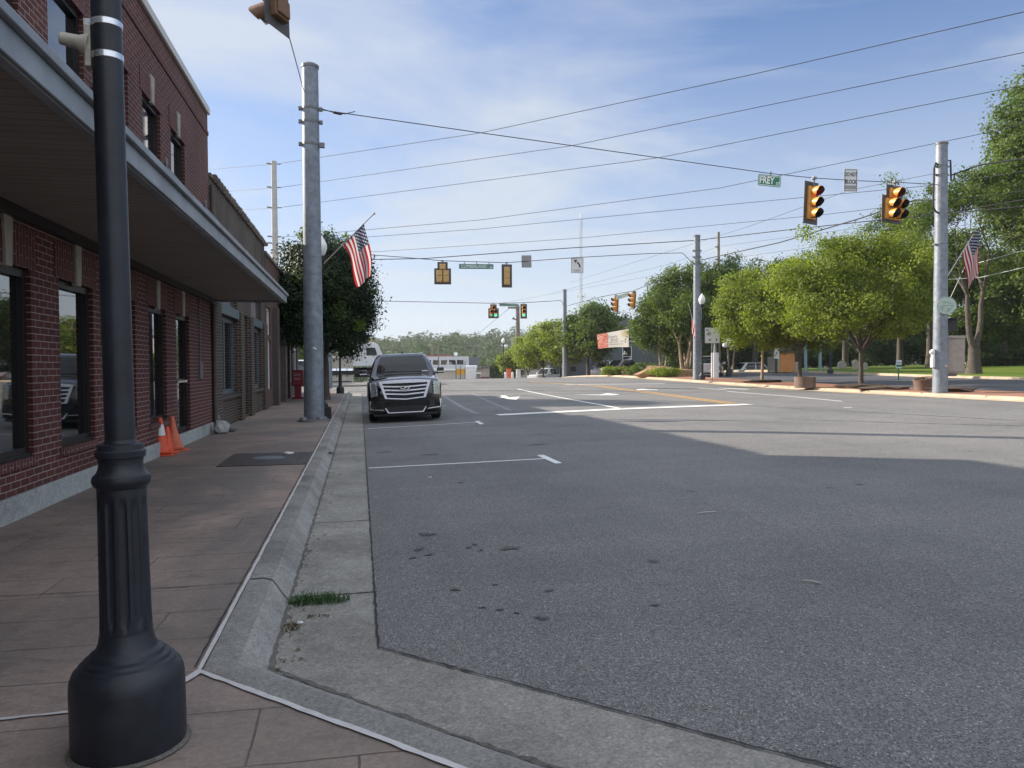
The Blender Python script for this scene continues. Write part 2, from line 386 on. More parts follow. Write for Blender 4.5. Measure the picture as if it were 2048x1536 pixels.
def concrete_mat(name, col, stain, joints=None, fine=60, chalk=None):
    m, nt, b = new_mat(name); h = N(nt); v = h.coord()
    c = h.ramp(h.noise(v, 1.3, 7, 0.62), [(0.28, tuple(x*0.72 for x in col)), (0.5, col), (0.75, tuple(x*1.22 for x in col))])
    c = h.mix(h.ramp(h.noise(v, 0.7, 6, 0.7, 0.6), [(0.46, 0.0), (0.72, stain)]), c, tuple(x*0.3 for x in col))
    g = h.ramp(h.noise(v, fine, 4, 0.7), [(0.28, 0.6), (0.7, 1.3)])
    c = h.mix(0.8, c, g, 'MULTIPLY')
    c = h.mix(0.5, c, h.ramp(h.noise(v, 11, 6, 0.72, 0.8), [(0.3, 0.62), (0.5, 1.0), (0.72, 1.38)]), 'MULTIPLY')
    vo = h.n('ShaderNodeTexVoronoi', {'Vector': v, 'Scale': 95.0})
    c = h.mix(0.5, c, h.ramp(vo.outputs['Color'], [(0.0, 0.55), (0.8, 1.15), (1.0, 1.6)]), 'MULTIPLY')
    if chalk:
        w = h.n('ShaderNodeTexWave', {'Vector': h.scalevec(v, (3.0, 1.3, 1)), 'Scale': 4.0, 'Distortion': 22.0, 'Detail': 8.0, 'Detail Scale': 2.6})
        k = h.math('MULTIPLY', h.ramp(w.outputs['Fac'], [(0.5, 0.0), (0.95, 0.5)]), h.ramp(h.noise(v, 2.4, 6, 0.7), [(0.5, 0.0), (0.66, 1.0)]))
        c = h.mix(k, c, chalk)
    nt.links.new(c, b.inputs['Base Color']); b.inputs['Roughness'].default_value = 0.88; b.inputs['Specular IOR Level'].default_value = 0.3
    nt.links.new(h.bump(h.noise(v, fine, 5, 0.7), 0.45, 0.012), b.inputs['Normal'])
    return m
def stamped_mat():
    m, nt, b = new_mat('stamped_tinted_concrete'); h = N(nt); v = h.coord()
    wob = h.n('ShaderNodeVectorMath', {0: h.n('ShaderNodeTexNoise', {'Vector': v, 'Scale': 3.0, 'Detail': 4}).outputs['Color'], 1: (0.03, 0.03, 0)}, operation='MULTIPLY').outputs[0]
    vv = h.n('ShaderNodeVectorMath', {0: v, 1: wob}, operation='ADD').outputs[0]
    b1 = h.n('ShaderNodeTexBrick', {'Vector': vv, 'Color1': (0, 0, 0, 1), 'Color2': (1, 1, 1, 1), 'Mortar': (0.5, 0.5, 0.5, 1), 'Scale': 1.0, 'Mortar Size': 0.006,
         'Mortar Smooth': 0.5, 'Bias': 0.0, 'Brick Width': 1.9, 'Row Height': 0.46}, offset=0.37, squash=0.55, squash_frequency=3)
    col = (0.30, 0.225, 0.195)
    c = h.ramp(h.noise(v, 1.1, 7, 0.65), [(0.25, (0.175, 0.138, 0.122)), (0.5, col), (0.78, (0.42, 0.305, 0.26))])
    c = h.mix(h.math('MULTIPLY', b1.outputs['Color'], 0.28), c, (0.26, 0.205, 0.165))
    grey = h.ramp(h.noise(h.scalevec(v, (0.5, 0.3, 1)), 1.0, 6, 0.65, 0.8), [(0.38, 0.0), (0.6, 0.85)])
    c = h.mix(grey, c, (0.155, 0.138, 0.126))
    pat = h.ramp(h.noise(h.scalevec(v, (1.0, 2.2, 1)), 2.6, 6, 0.7, 1.5), [(0.5, 0.0), (0.72, 0.6)])
    c = h.mix(pat, c, (0.115, 0.096, 0.086))
    g = h.ramp(h.noise(v, 50, 4, 0.7), [(0.28, 0.72), (0.7, 1.2)])
    c = h.mix(0.8, c, g, 'MULTIPLY')
    c = h.mix(h.math('MULTIPLY', b1.outputs['Fac'], h.ramp(h.noise(v, 1.7, 4), [(0.35, 0.25), (0.65, 0.85)])), c, (0.04, 0.033, 0.03))
    nt.links.new(c, b.inputs['Base Color']); b.inputs['Specular IOR Level'].default_value = 0.35
    nt.links.new(h.ramp(h.noise(v, 2.2, 5), [(0.3, 0.62), (0.7, 0.88)]), b.inputs['Roughness'])
    hh = h.math('ADD', h.math('MULTIPLY', b1.outputs['Fac'], -1.0), h.math('MULTIPLY', h.noise(v, 14, 6, 0.65), 0.5))
    nt.links.new(h.bump(hh, 0.5, 0.012), b.inputs['Normal'])
    return m
def paint_mat(name, col, wear=0.5):
    m, nt, b = new_mat(name); h = N(nt); v = h.coord()
    w = h.ramp(h.noise(v, 38, 4, 0.75), [(0.58 - 0.12*wear, 0.0), (0.75, wear)])
    w2 = h.ramp(h.noise(v, 2.0, 5, 0.7), [(0.45, 0.0), (0.75, wear*0.8)])
    c = h.mix(h.math('MAXIMUM', w, w2), col, (0.15, 0.148, 0.146))
    nt.links.new(c, b.inputs['Base Color']); b.inputs['Roughness'].default_value = 0.7
    nt.links.new(h.bump(h.noise(v, 60, 3), 0.3, 0.008), b.inputs['Normal'])
    return m
def grass_mat(name, c0, c1, c2):
    m, nt, b = new_mat(name); h = N(nt); v = h.coord()
    c = h.ramp(h.noise(v, 0.25, 6, 0.6), [(0.3, c0), (0.5, c1), (0.72, c2)])
    c = h.mix(0.8, c, h.ramp(h.noise(v, 14, 5, 0.75), [(0.3, 0.55), (0.7, 1.35)]), 'MULTIPLY')
    nt.links.new(c, b.inputs['Base Color']); b.inputs['Roughness'].default_value = 0.85; b.inputs['Specular IOR Level'].default_value = 0.2
    nt.links.new(h.bump(h.noise(v, 40, 4, 0.8), 0.8, 0.05), b.inputs['Normal'])
    return m
M_['asphalt'] = asphalt_mat()
M_['gutter'] = concrete_mat('gutter_concrete', (0.28, 0.268, 0.245), 0.5)
M_['kerb'] = concrete_mat('kerb_concrete', (0.27, 0.262, 0.25), 0.6, chalk=(0.46, 0.46, 0.46))
M_['kerb_top'] = concrete_mat('stained_kerb_top', (0.245, 0.238, 0.225), 0.7)
M_['dirt'] = concrete_mat('gutter_dirt', (0.14, 0.13, 0.118), 0.5)
M_['kerb_tan'] = concrete_mat('sunbleached_kerb', (0.46, 0.37, 0.27), 0.3)
M_['base_conc'] = concrete_mat('painted_plinth', (0.40, 0.42, 0.41), 0.25)
M_['stamped'] = stamped_mat()
M_['caulk'] = pm('white_joint_caulk', (0.52, 0.50, 0.50), 0.7, 0, 0.12, 20)
M_['dark_joint'] = pm('dirty_joint', (0.03, 0.028, 0.026), 0.9, 0, 0.3, 20)
M_['white_mark'] = paint_mat('white_road_paint', (0.72, 0.72, 0.70), 0.45)
M_['thin_mark'] = paint_mat('worn_white_road_paint', (0.70, 0.71, 0.72), 0.4)
M_['ghost_mark'] = paint_mat('ground_off_marking', (0.24, 0.24, 0.24), 0.9)
M_['yellow_mark'] = paint_mat('worn_yellow_road_paint', (0.52, 0.29, 0.07), 0.6)
M_['grass'] = grass_mat('mown_grass', (0.075, 0.135, 0.014), (0.11, 0.17, 0.02), (0.15, 0.20, 0.03))
M_['earth'] = grass_mat('rough_ground', (0.05, 0.06, 0.025), (0.07, 0.085, 0.03), (0.12, 0.11, 0.06))
M_['paver'] = brick_mat('red_brick_pavers', (0.34, 0.16, 0.10), (0.26, 0.12, 0.08), (0.2, 0.14, 0.11), 0.85, 0.2, 0.1, 0.008, 0.25)
M_['lot'] = pm('dark_sealed_asphalt', (0.062, 0.066, 0.078), 0.8, 0, 0.25, 0.6, 0.3, 60)
M_['mulch'] = pm('bark_mulch', (0.07, 0.045, 0.032), 0.95, 0, 0.5, 14, 0.8, 40)

# ---------------------------------------------------------------- ground sheets
def sheet(name, xs, ys, mat, lift=0.0, parent=None, kind='structure', fz=None):
    f = fz or (lambda x, y: gz(x, y))
    vs = [(x, y, f(x, y) + lift) for y in ys for x in xs]; nx = len(xs)
    fs = [(j*nx+i, j*nx+i+1, (j+1)*nx+i+1, (j+1)*nx+i) for j in range(len(ys)-1) for i in range(nx-1)]
    o = MB().add(vs, fs).build(name, mat, parent, smooth=60)
    if not parent: tag(o, kind=kind)
    return o
def rng(a, b, s):
    n = max(1, round((b-a)/s)); return [a + (b-a)*i/n for i in range(n+1)]
far = [-4000, -1500, -600, -250, -120, -60, -30, 0, 30, 60, 120, 250, 600, 1500, 4000]
def ground_z(x, y):
    z = gz(x, y) - 0.35
    return z
tag(sheet('ground', far, sorted(set([-4000, -1500, -500, -150, -50] + rng(-50, 230, 8) + [260, 300, 400, 600, 1000, 2000, 4000])), M_['earth'], fz=ground_z), kind='structure')
xs = sorted(set(rng(-45, 0.1, 5) + [0.1, 3, 8, 20, 24]))
road = sheet('road', xs, rng(-40, 200, 1.0), M_['asphalt'])

# left pavement: corner at C, bulb-out running off to the right and back towards us
Cj = [(-0.71, 42.0), (-0.71, 3.66), (0.31, 2.62), (3.6, -0.75), (3.6, -14)]      # back of kerb (white joint)
Ck = [(-0.57, 42.0), (-0.57, 3.74), (0.38, 2.76), (3.74, -0.68), (3.74, -14)]    # top front edge of kerb
Cf = [(-0.46, 42.0), (-0.46, 3.95), (0.50, 2.88), (3.92, -0.6), (3.92, -14)]     # foot of kerb face
Cg = [(0.10, 42.0), (0.08, 4.13), (1.47, 2.64), (4.5, -0.45), (4.5, -14)]        # gutter meets asphalt
SW = 0.13
def dens(pl, step=0.5):
    out = []
    for (a, b) in zip(pl, pl[1:]):
        n = max(1, int(math.dist(a, b)/step))
        out += [(a[0]+(b[0]-a[0])*k/n, a[1]+(b[1]-a[1])*k/n) for k in range(n)]
    return out + [pl[-1]]
def same_dens(*pls):
    out = [[] for _ in pls]
    for i in range(len(pls[0])-1):
        n = max(1, int(max(math.dist(p[i], p[i+1]) for p in pls)/0.4))
        for q, p in zip(out, pls):
            q += [(p[i][0]+(p[i+1][0]-p[i][0])*k/n, p[i][1]+(p[i+1][1]-p[i][1])*k/n) for k in range(n)]
    for q, p in zip(out, pls): q.append(p[-1])
    return out
rj, rk, rf, rg = same_dens(Cj, Ck, Cf, Cg)
def strip(rows, zs, name, mat, parent=None, smooth=50):
    """rows: list of polylines, zs: heights above rise(y) for each row"""
    n = len(rows[0]); vs = []
    for row, z in zip(rows, zs): vs += [(x, y, rise(y) + (z(x, y) if callable(z) else z)) for x, y in row]
    fs = [(a*n+i, a*n+i+1, (a+1)*n+i+1, (a+1)*n+i) for a in range(len(rows)-1) for i in range(n-1)]
    return MB().add(vs, fs).build(name, mat, parent, smooth=smooth)
def lerp_row(a, b, t): return [(p[0]+(q[0]-p[0])*t, p[1]+(q[1]-p[1])*t) for p, q in zip(a, b)]
SWm = MB()
n = len(rj)
vs = [(x, y, rise(y)+SW) for x, y in rj] + [(-3.3, y, rise(y)+SW) for x, y in rj]
SWm.add(vs, [(i, i+1, n+i+1, n+i) for i in range(n-1)])
SWm.add([(-3.3, 42, rise(42)+SW), (-0.71, 42, rise(42)+SW), (-0.71, 42.0, -0.1), (-3.3, 42.0, -0.1)], [(0,1,2,3)])
sidewalk = tag(SWm.build('sidewalk', M_['stamped'], smooth=60), kind='structure')
wob = random.Random(4)
kerb_rows = [rj, lerp_row(rj, rk, 0.6), rk, lerp_row(rk, rf, 0.28), lerp_row(rk, rf, 0.62), rf]
kerb = tag(strip(kerb_rows[2:], [SW-0.006, SW-0.03, SW-0.085, lambda x, y: float(np.interp(x, GX, GZ)) + 0.003], 'kerb', M_['kerb']), kind='structure')
strip(kerb_rows[:3], [SW+0.003, SW+0.003, SW-0.006], 'kerb_top', M_['kerb_top'], kerb)
MBk = MB()
gut_in = rf
GUT = lambda x, y: float(np.interp(x, GX, GZ)) + 0.006
gutter = tag(strip([gut_in, lerp_row(rf, rg, 0.5), rg], [GUT, GUT, GUT], 'gutter', M_['gutter']), kind='structure')

def ribbon(pts, w, lift, name, mat, parent, step=0.4, jit=0.0, seed=1, base=None):
    """flat painted or caulked line along pts on the ground, width w (number or pair)"""
    rr = random.Random(seed); P = dens([(p[0], p[1]) for p in pts], step); L = []
    for i, p in enumerate(P):
        a = Vector(P[max(i-1,0)]); b = Vector(P[min(i+1,len(P)-1)]); t = (b-a).normalized(); nrm = Vector((-t.y, t.x))
        ww = (w if not hasattr(w, '__len__') else w[0]+(w[1]-w[0])*i/(len(P)-1))*(1+rr.uniform(-jit, jit))
        c = Vector(p) + nrm*rr.uniform(-jit, jit)*ww*0.5
        L.append((c+nrm*ww/2, c-nrm*ww/2))
    f = base or gz
    vs = [(q.x, q.y, f(q.x, q.y)+lift) for a, b in L for q in (a, b)]
    fs = [(2*i, 2*i+1, 2*i+3, 2*i+2) for i in range(len(L)-1)]
    return MB().add(vs, fs).build(name, mat, parent, smooth=60, uv=False)
swz = lambda x, y: rise(y) + SW
ribbon([(-0.725, 42), (-0.725, 3.64)], 0.02, 0.007, 'caulk_joint', M_['caulk'], sidewalk, 0.12, 0.22, 2, swz)
ribbon([(-0.73, 3.66), (0.30, 2.60), (3.55, -0.72)], 0.027, 0.008, 'caulk_joint', M_['caulk'], sidewalk, 0.07, 0.2, 3, swz)
ribbon([(-0.72, 3.66), (-0.86, 3.34)], 0.035, 0.0085, 'caulk_joint', M_['caulk'], sidewalk, 0.05, 0.25, 5, swz)
ribbon([(-0.86, 3.34), (-3.1, 3.22)], 0.018, 0.007, 'caulk_joint', M_['caulk'], sidewalk, 0.05, 0.4, 6, swz)
ribbon([(-0.752, 42), (-0.752, 3.7)], 0.008, 0.006, 'dirty_joint', M_['dark_joint'], sidewalk, 0.08, 0.5, 7, swz)
ribbon([(-0.74, 5.12), (-1.1, 5.1), (-3.1, 5.15)], 0.009, 0.006, 'dirty_joint', M_['dark_joint'], sidewalk, 0.1, 0.5, 8, swz)
ribbon([(-0.445, 42), (-0.452, 3.97), (0.505, 2.90), (3.92, -0.58)], 0.022, 0.0095, 'gutter_dirt', M_['dirt'], gutter, 0.05, 0.8, 9, lambda x, y: rise(y) + float(np.interp(x, GX, GZ)))
# joints across kerb and gutter
gutz = lambda x, y: rise(y) + max(0.0, float(np.interp(x, GX, GZ)))
for i, y in enumerate((5.15, 7.6, 10.1, 12.7, 15.6, 18.6, 22, 26, 30)):
    ribbon([(-0.45, y), (0.1, y+0.02)], 0.010 if i else 0.014, 0.010, 'dirty_joint', M_['dark_joint'], gutter, 0.05, 0.6, 20+i, gutz)
def kerb_crack(y, w, sd):
    rr = random.Random(sd); prof = [(-0.71, SW+0.003), (-0.626, SW+0.003), (-0.57, SW-0.006), (-0.539, SW-0.03), (-0.502, SW-0.085), (-0.46, 0.004)]
    a = [(x+0.004, y + rr.uniform(-0.02, 0.02) - 0.02*k, rise(y)+z+0.005) for k, (x, z) in enumerate(prof)]
    MB().add([(p[0], p[1]-w/2, p[2]) for p in a] + [(p[0], p[1]+w/2, p[2]) for p in a], [(i, i+1, i+7, i+6) for i in range(5)]).build('kerb_crack', M_['dark_joint'], kerb, uv=False)
kerb_crack(5.2, 0.016, 1); kerb_crack(8.3, 0.008, 2); kerb_crack(12.0, 0.008, 3); kerb_crack(16.5, 0.01, 4); kerb_crack(21.5, 0.01, 5)
# ragged asphalt edge along the gutter
ribbon([(0.103, 42), (0.083, 4.12)], 0.012, 0.012, 'tar_edge', M_['dark_joint'], road, 0.05, 0.55, 31)
ribbon([(0.08, 4.13), (1.47, 2.64), (4.5, -0.45)], 0.014, 0.014, 'tar_edge', M_['dark_joint'], road, 0.05, 0.5, 32)

# far side of the street: kerb, brick pavement, planting edge, parking lot, lawn
ys_r = rng(-20, 200, 1.5)
rk0 = [(20.0, y) for y in ys_r]
cz = lambda x, y: float(np.interp(x, GX, GZ))
K2 = SW + 0.317
pale = tag(strip([[(19.75, y) for y in ys_r], [(20.3, y) for y in ys_r], [(20.38, y) for y in ys_r], [(20.42, y) for y in ys_r], [(20.62, y) for y in ys_r]],
     [0.325, 0.335, 0.37, K2-0.015, K2], 'far_kerb', M_['kerb_tan']), kind='structure')
for i, y in enumerate(rng(4, 76, 3.05)):
    ribbon([(20.36, y), (20.63, y+0.02)], 0.03, 0.012, 'dirty_joint', M_['dark_joint'], pale, 0.05, 0.5, 60+i, lambda x, y_: rise(y_)+float(np.interp(x, [20.3, 20.42, 20.62], [0.335, K2-0.01, K2])))
tag(strip([[(20.62, y) for y in ys_r], [(23.4, y) for y in ys_r], [(23.55, y) for y in ys_r], [(23.56, y) for y in ys_r]], [K2, K2+0.03, K2+0.03, 0.3], 'far_sidewalk', M_['paver']), kind='structure')
tag(strip([[(23.5, y) for y in ys_r], [(24, y) for y in ys_r], [(33, y) for y in ys_r]], [0.415, 0.43, 0.64], 'parking_lot', M_['lot']), kind='structure')
lawn_y = rng(-20, 66, 2)
tag(strip([[(33, y) for y in lawn_y], [(33.05, y) for y in lawn_y], [(33.5, y) for y in lawn_y]], [0.6, 0.77, 0.78], 'lawn_kerb', M_['kerb_tan']), kind='structure')
ly = rng(-20, 110, 2)
tag(strip([[(33.5, y) for y in ly], [(36, y) for y in ly], [(60, y) for y in ly], [(120, y) for y in ly]], [0.775, 0.83, 1.3, 2.2], 'lawn', M_['grass']), kind='structure')
# side street to the left, and the block beyond it
tag(sheet('far_left_pavement', rng(-45, -0.7, 4), rng(70, 140, 4), M_['gutter'], 0.13), kind='structure')

# ---------------------------------------------------------------- road markings (pattern pieces of the road)
def mark(px, w, mat='white_mark', name='lane_line', lift=0.006, jit=0.06, wpair=None):
    pts = [on(u, v) for u, v in px]
    return ribbon(pts, wpair or w, lift, name, M_[mat], road, 0.3, jit, int(px[0][0]))
def poly_mark(px, mat='white_mark', name='turn_arrow', lift=0.007):
    pts = [on(u, v, lift) for u, v in px]
    return MB().add(pts, [tuple(range(len(pts)))]).build(name, M_[mat], road, smooth=0, uv=False)
mark([(737, 937), (1088, 918)], 0.085, 'thin_mark', 'parking_line')
mark([(1080, 911), (1118, 928)], 0.11, 'thin_mark', 'parking_tick')
mark([(735, 858), (957, 845)], 0.085, 'thin_mark', 'parking_line')
mark([(953, 842.5), (964, 849)], 0.11, 'thin_mark', 'parking_tick')
mark([(876, 811), (893, 811)], 0.1, 'thin_mark', 'parking_tick')
mark([(995, 830), (1497, 809)], 0.55, 'white_mark', 'stop_line')
mark([(887, 792), (905, 803), (930, 818), (955, 828), (985, 829)], 0.16, 'ghost_mark', 'lane_line', jit=0.2)
mark([(945, 788), (985, 806), (1022, 822)], 0.1, 'ghost_mark', 'lane_line', jit=0.3)
mark([(1035, 778), (1130, 797), (1245, 818)], 0.13, 'white_mark')
mark([(1180, 771), (1320, 789), (1420, 803), (1462, 808.5)], 0.16, 'yellow_mark', 'centre_line')
mark([(1192, 770.5), (1335, 788.5), (1436, 802.5), (1475, 807)], 0.16, 'yellow_mark', 'centre_line')
mark([(1060, 764), (1180, 771)], 0.3, 'yellow_mark', 'centre_line')
mark([(1455, 783), (1570, 792), (1684, 803)], 0.13, 'white_mark')
mark([(1130, 769.5), (1230, 768.5), (1330, 767.5)], 0.35, 'white_mark', 'lane_line')
mark([(1688, 815.5), (1704, 816)], 0.14, 'white_mark', 'lane_line')
mark([(1436, 776), (1496, 779)], 0.35, 'white_mark', 'lane_line')
mark([(1396, 776), (1452, 780)], 0.14, 'thin_mark', 'lane_line')
# curved arrow in the oncoming lane, two arrows in the turn lane and beyond
poly_mark([(1000, 791), (1012, 791.3), (1018, 795), (1040, 793.2), (1033, 799.5), (1018, 798.3), (1008, 796.8), (1014, 795.6), (996, 795.4), (1004, 794)], name='turn_arrow')
poly_mark([(1144, 789), (1200, 789.3), (1214, 786.6), (1240, 788.7), (1224, 790.6), (1216, 790.2), (1200, 790.4)], name='turn_arrow')
poly_mark([(1272, 779), (1284, 777.6), (1300, 779), (1316, 779.4), (1316, 780.1), (1290, 780), (1276, 780.4)], name='turn_arrow')
# manhole ring ghost and old patches
mark([(1050, 872), (1085, 869.5), (1125, 871)], 0.05, 'ghost_mark', 'faded_scuff', jit=0.6)

# oil and tyre stains soaked into the parking bay, fine cracks across the lanes
M_['oil'] = asphalt_mat(); M_['oil'].name = 'oil_soaked_asphalt'
_nt = M_['oil'].node_tree; _b = _nt.nodes['Principled BSDF']; _l = _b.inputs['Base Color'].links[0]; _src = _l.from_socket
_mx = _nt.nodes.new('ShaderNodeMixRGB'); _mx.blend_type = 'MULTIPLY'; _mx.inputs[0].default_value = 1.0; _mx.inputs[2].default_value = (0.62, 0.61, 0.61, 1)
_nt.links.new(_src, _mx.inputs[1]); _nt.links.new(_mx.outputs[0], _b.inputs['Base Color'])
def stain(u, v, w, d, seed, lift=0.004):
    rr = random.Random(seed); c = on(u, v); n_ = 22; pts = []
    ph = [rr.uniform(0, 6.28) for _ in range(4)]
    for k in range(n_):
        a = 2*math.pi*k/n_; f = 1 + 0.22*math.sin(2*a+ph[0]) + 0.16*math.sin(3*a+ph[1]) + 0.1*math.sin(7*a+ph[2])
        x, y = c.x + w*f*math.cos(a), c.y + d*f*math.sin(a); pts.append((x, y, gz(x, y)+lift))
    MB().add(pts, [tuple(range(n_))]).build('oil_stain', M_['oil'], road, smooth=0, uv=False)
    q_ = [(c.x+(x-c.x)*0.62, c.y+(y-c.y)*0.62, z+0.0025) for x, y, z in pts]
    MB().add(q_, [tuple(range(n_))]).build('oil_stain', M_['oil'], road, smooth=0, uv=False)
for i, (u, v, w, d) in enumerate(((854, 1070, 0.075, 0.07), (1020, 1098, 0.07, 0.065), (838, 1100, 0.04, 0.05), (950, 1090, 0.025, 0.03), (962, 1102, 0.018, 0.02), (937, 1097, 0.025, 0.03), (826, 1117, 0.03, 0.03), (858, 1112, 0.035, 0.02),
    (1085, 1239, 0.042, 0.032), (1000, 1221, 0.022, 0.022), (965, 1217, 0.018, 0.018), (1033, 1229, 0.018, 0.014), (1098, 1183, 0.035, 0.02), (1310, 1213, 0.025, 0.018), (910, 1180, 0.03, 0.03), (990, 1170, 0.02, 0.02), (1075, 890, 0.16, 0.05), (770, 905, 0.12, 0.04), (860, 910, 0.2, 0.03))):
    stain(u, v, w, d, 50+i)
def crack(px, w, seed):
    rr = random.Random(seed); P = [on(u, v) for u, v in px]; pts = []
    for a, b in zip(P, P[1:]):
        n_ = max(2, int((b-a).length/0.25))
        pts += [((a.x+(b.x-a.x)*k/n_) + rr.uniform(-0.04, 0.04), (a.y+(b.y-a.y)*k/n_) + rr.uniform(-0.04, 0.04)) for k in range(n_)]
    ribbon(pts + [(P[-1].x, P[-1].y)], w, 0.0045, 'crack', M_['oil'], road, 0.1, 0.6, seed)
crack([(1560, 838), (1800, 846), (2048, 852)], 0.06, 1); crack([(1300, 800), (1500, 812), (1760, 826), (2048, 842)], 0.07, 2); crack([(760, 878), (900, 874), (1060, 868), (1200, 868)], 0.02, 3)
# ---------------------------------------------------------------- the row of brick shops on the left
M_['brick_red'] = brick_mat('red_face_brick', (0.125, 0.037, 0.032), (0.08, 0.027, 0.026), (0.36, 0.3, 0.275), stain=0.5, ms=0.0048)
M_['brick_soldier'] = brick_mat('red_soldier_brick', (0.12, 0.038, 0.034), (0.085, 0.029, 0.028), (0.26, 0.2, 0.19), vertical=True, stain=0.4, ms=0.005)
M_['brick_brown'] = brick_mat('brown_brick', (0.078, 0.055, 0.042), (0.048, 0.035, 0.029), (0.24, 0.21, 0.18), stain=0.55, ms=0.008)
M_['brick_rust'] = brick_mat('rust_brick', (0.12, 0.055, 0.045), (0.085, 0.042, 0.036), (0.18, 0.14, 0.125), stain=0.5)
M_['brick_grey'] = brick_mat('grey_brown_brick', (0.09, 0.07, 0.06), (0.06, 0.048, 0.042), (0.2, 0.18, 0.165), stain=0.5)
M_['frame_bronze'] = pm('dark_bronze_frame', (0.018, 0.015, 0.015), 0.4, 0.3, 0.2, 10)
M_['limestone'] = pm('limestone', (0.40, 0.37, 0.32), 0.8, 0, 0.15, 9, 0.1, 50, dirt=0.4)
M_['fascia'] = pm('grey_fascia_metal', (0.25, 0.27, 0.295), 0.5, 0.2, 0.18, 3, dirt=0.4)
M_['coping_white'] = pm('pale_metal_coping', (0.62, 0.60, 0.57), 0.5, 0.1, 0.1, 2)
M_['roofing'] = pm('flat_roofing', (0.12, 0.12, 0.12), 0.9, 0, 0.3, 1)
M_['slate_paint'] = pm('slate_blue_paint', (0.10, 0.125, 0.145), 0.5, 0, 0.12, 5, dirt=0.2)
M_['teal_grey'] = pm('grey_green_panel', (0.17, 0.21, 0.215), 0.5, 0, 0.12, 4)
M_['pale_blind'] = pm('pale_blind', (0.36, 0.40, 0.46), 0.6, 0, 0.08, 7)
M_['mauve_panel'] = pm('mauve_panel', (0.24, 0.19, 0.19), 0.6, 0, 0.1, 7)
M_['brown_paint'] = pm('brown_paint', (0.075, 0.055, 0.05), 0.55, 0, 0.2, 7)
M_['tile'] = pm('clay_coping_tile', (0.17, 0.14, 0.12), 0.7, 0, 0.3, 7, 0.2, 30)
M_['ceiling_dark'] = pm('shop_interior', (0.02, 0.02, 0.02), 0.9, 0, 0.2, 3)
def soffit_mat():
    m, nt, b = new_mat('ribbed_soffit'); h = N(nt); v = h.coord()
    s = h.n('ShaderNodeSeparateXYZ', {0: v}).outputs
    saw = h.math('FRACT', h.math('MULTIPLY', s[1], 7.5))
    rib = h.math('LESS_THAN', saw, 0.12)
    c = h.ramp(h.noise(h.scalevec(v, (1, 3, 1)), 1.2, 5), [(0.3, (0.235, 0.2, 0.168)), (0.7, (0.29, 0.25, 0.21))])
    c = h.mix(h.math('MULTIPLY', rib, 0.55), c, (0.07, 0.06, 0.05))
    nt.links.new(c, b.inputs['Base Color']); b.inputs['Roughness'].default_value = 0.7
    nt.links.new(h.bump(h.math('MULTIPLY', saw, 1.0), 0.4, 0.012), b.inputs['Normal'])
    return m
M_['soffit'] = soffit_mat()
XW = -3.1
def wall_with_holes(mb, x, y0, y1, z0, z1, holes, reveal, m=0, mr=None):
    """front face at x (facing +x) over y0..y1, z0..z1 with rectangular holes (ya, yb, za, zb) and reveals going back"""
    ys = sorted(set([y0, y1] + [a for h in holes for a in h[:2]])); zs = sorted(set([z0, z1] + [a for h in holes for a in h[2:4]]))
    def inside(y, z): return any(h[0] < y < h[1] and h[2] < z < h[3] for h in holes)
    for a, b in zip(ys, ys[1:]):
        for c, d in zip(zs, zs[1:]):
            if not inside((a+b)/2, (c+d)/2):
                mb.add([(x,a,c),(x,b,c),(x,b,d),(x,a,d)], [(0,1,2,3)], m)
    for ya, yb, za, zb in holes:
        r = x - reveal; k = m if mr is None else mr
        mb.add([(x,ya,za),(r,ya,za),(r,ya,zb),(x,ya,zb)], [(0,1,2,3)], k); mb.add([(x,yb,za),(x,yb,zb),(r,yb,zb),(r,yb,za)], [(0,1,2,3)], k)
        mb.add([(x,ya,zb),(r,ya,zb),(r,yb,zb),(x,yb,zb)], [(0,1,2,3)], k); mb.add([(x,ya,za),(x,yb,za),(r,yb,za),(r,ya,za)], [(0,1,2,3)], k)
def shell(mb, x0, x1, y0, y1, z0, z1, m=0, front=False):
    """back, sides and (recessed) roof of a building block; the street front is made separately"""
    mb.add([(x0,y0,z0),(x0,y1,z0),(x0,y1,z1),(x0,y0,z1)], [(0,1,2,3)], m)
    mb.add([(x0,y0,z0),(x1,y0,z0),(x1,y0,z1),(x0,y0,z1)], [(0,1,2,3)], m)
    mb.add([(x0,y1,z0),(x1,y1,z0),(x1,y1,z1),(x0,y1,z1)], [(0,1,2,3)], m)
    mb.add([(x0,y0,z1-0.02),(x1,y0,z1-0.02),(x1,y1,z1-0.02),(x0,y1,z1-0.02)], [(0,1,2,3)], m)
def window_part(parent, x, ya, yb, za, zb, fr, pane, fw=0.06, mull=None, rail=None, name='window', sill=None):
    """frame with its pane as a sub-part; x is the frame's front"""
    f = MB(); d = 0.06
    f.box(x-d, x, ya, ya+fw, za, zb); f.box(x-d, x, yb-fw, yb, za, zb); f.box(x-d, x, ya+fw, yb-fw, zb-fw, zb); f.box(x-d, x, ya+fw, yb-fw, za, za+fw)
    if mull: f.box(x-d, x-0.004, mull-fw/2, mull+fw/2, za+fw, zb-fw)
    if rail: f.box(x-d, x-0.002, ya+fw, yb-fw, rail-fw/2, rail+fw/2)
    w = f.build(name, fr, parent)
    MB().add([(x-d+0.012, ya+fw, za+fw), (x-d+0.012, yb-fw, za+fw), (x-d+0.012, yb-fw, zb-fw), (x-d+0.012, ya+fw, zb-fw)], [(0,1,2,3)]).build('pane', pane, w)
    return w
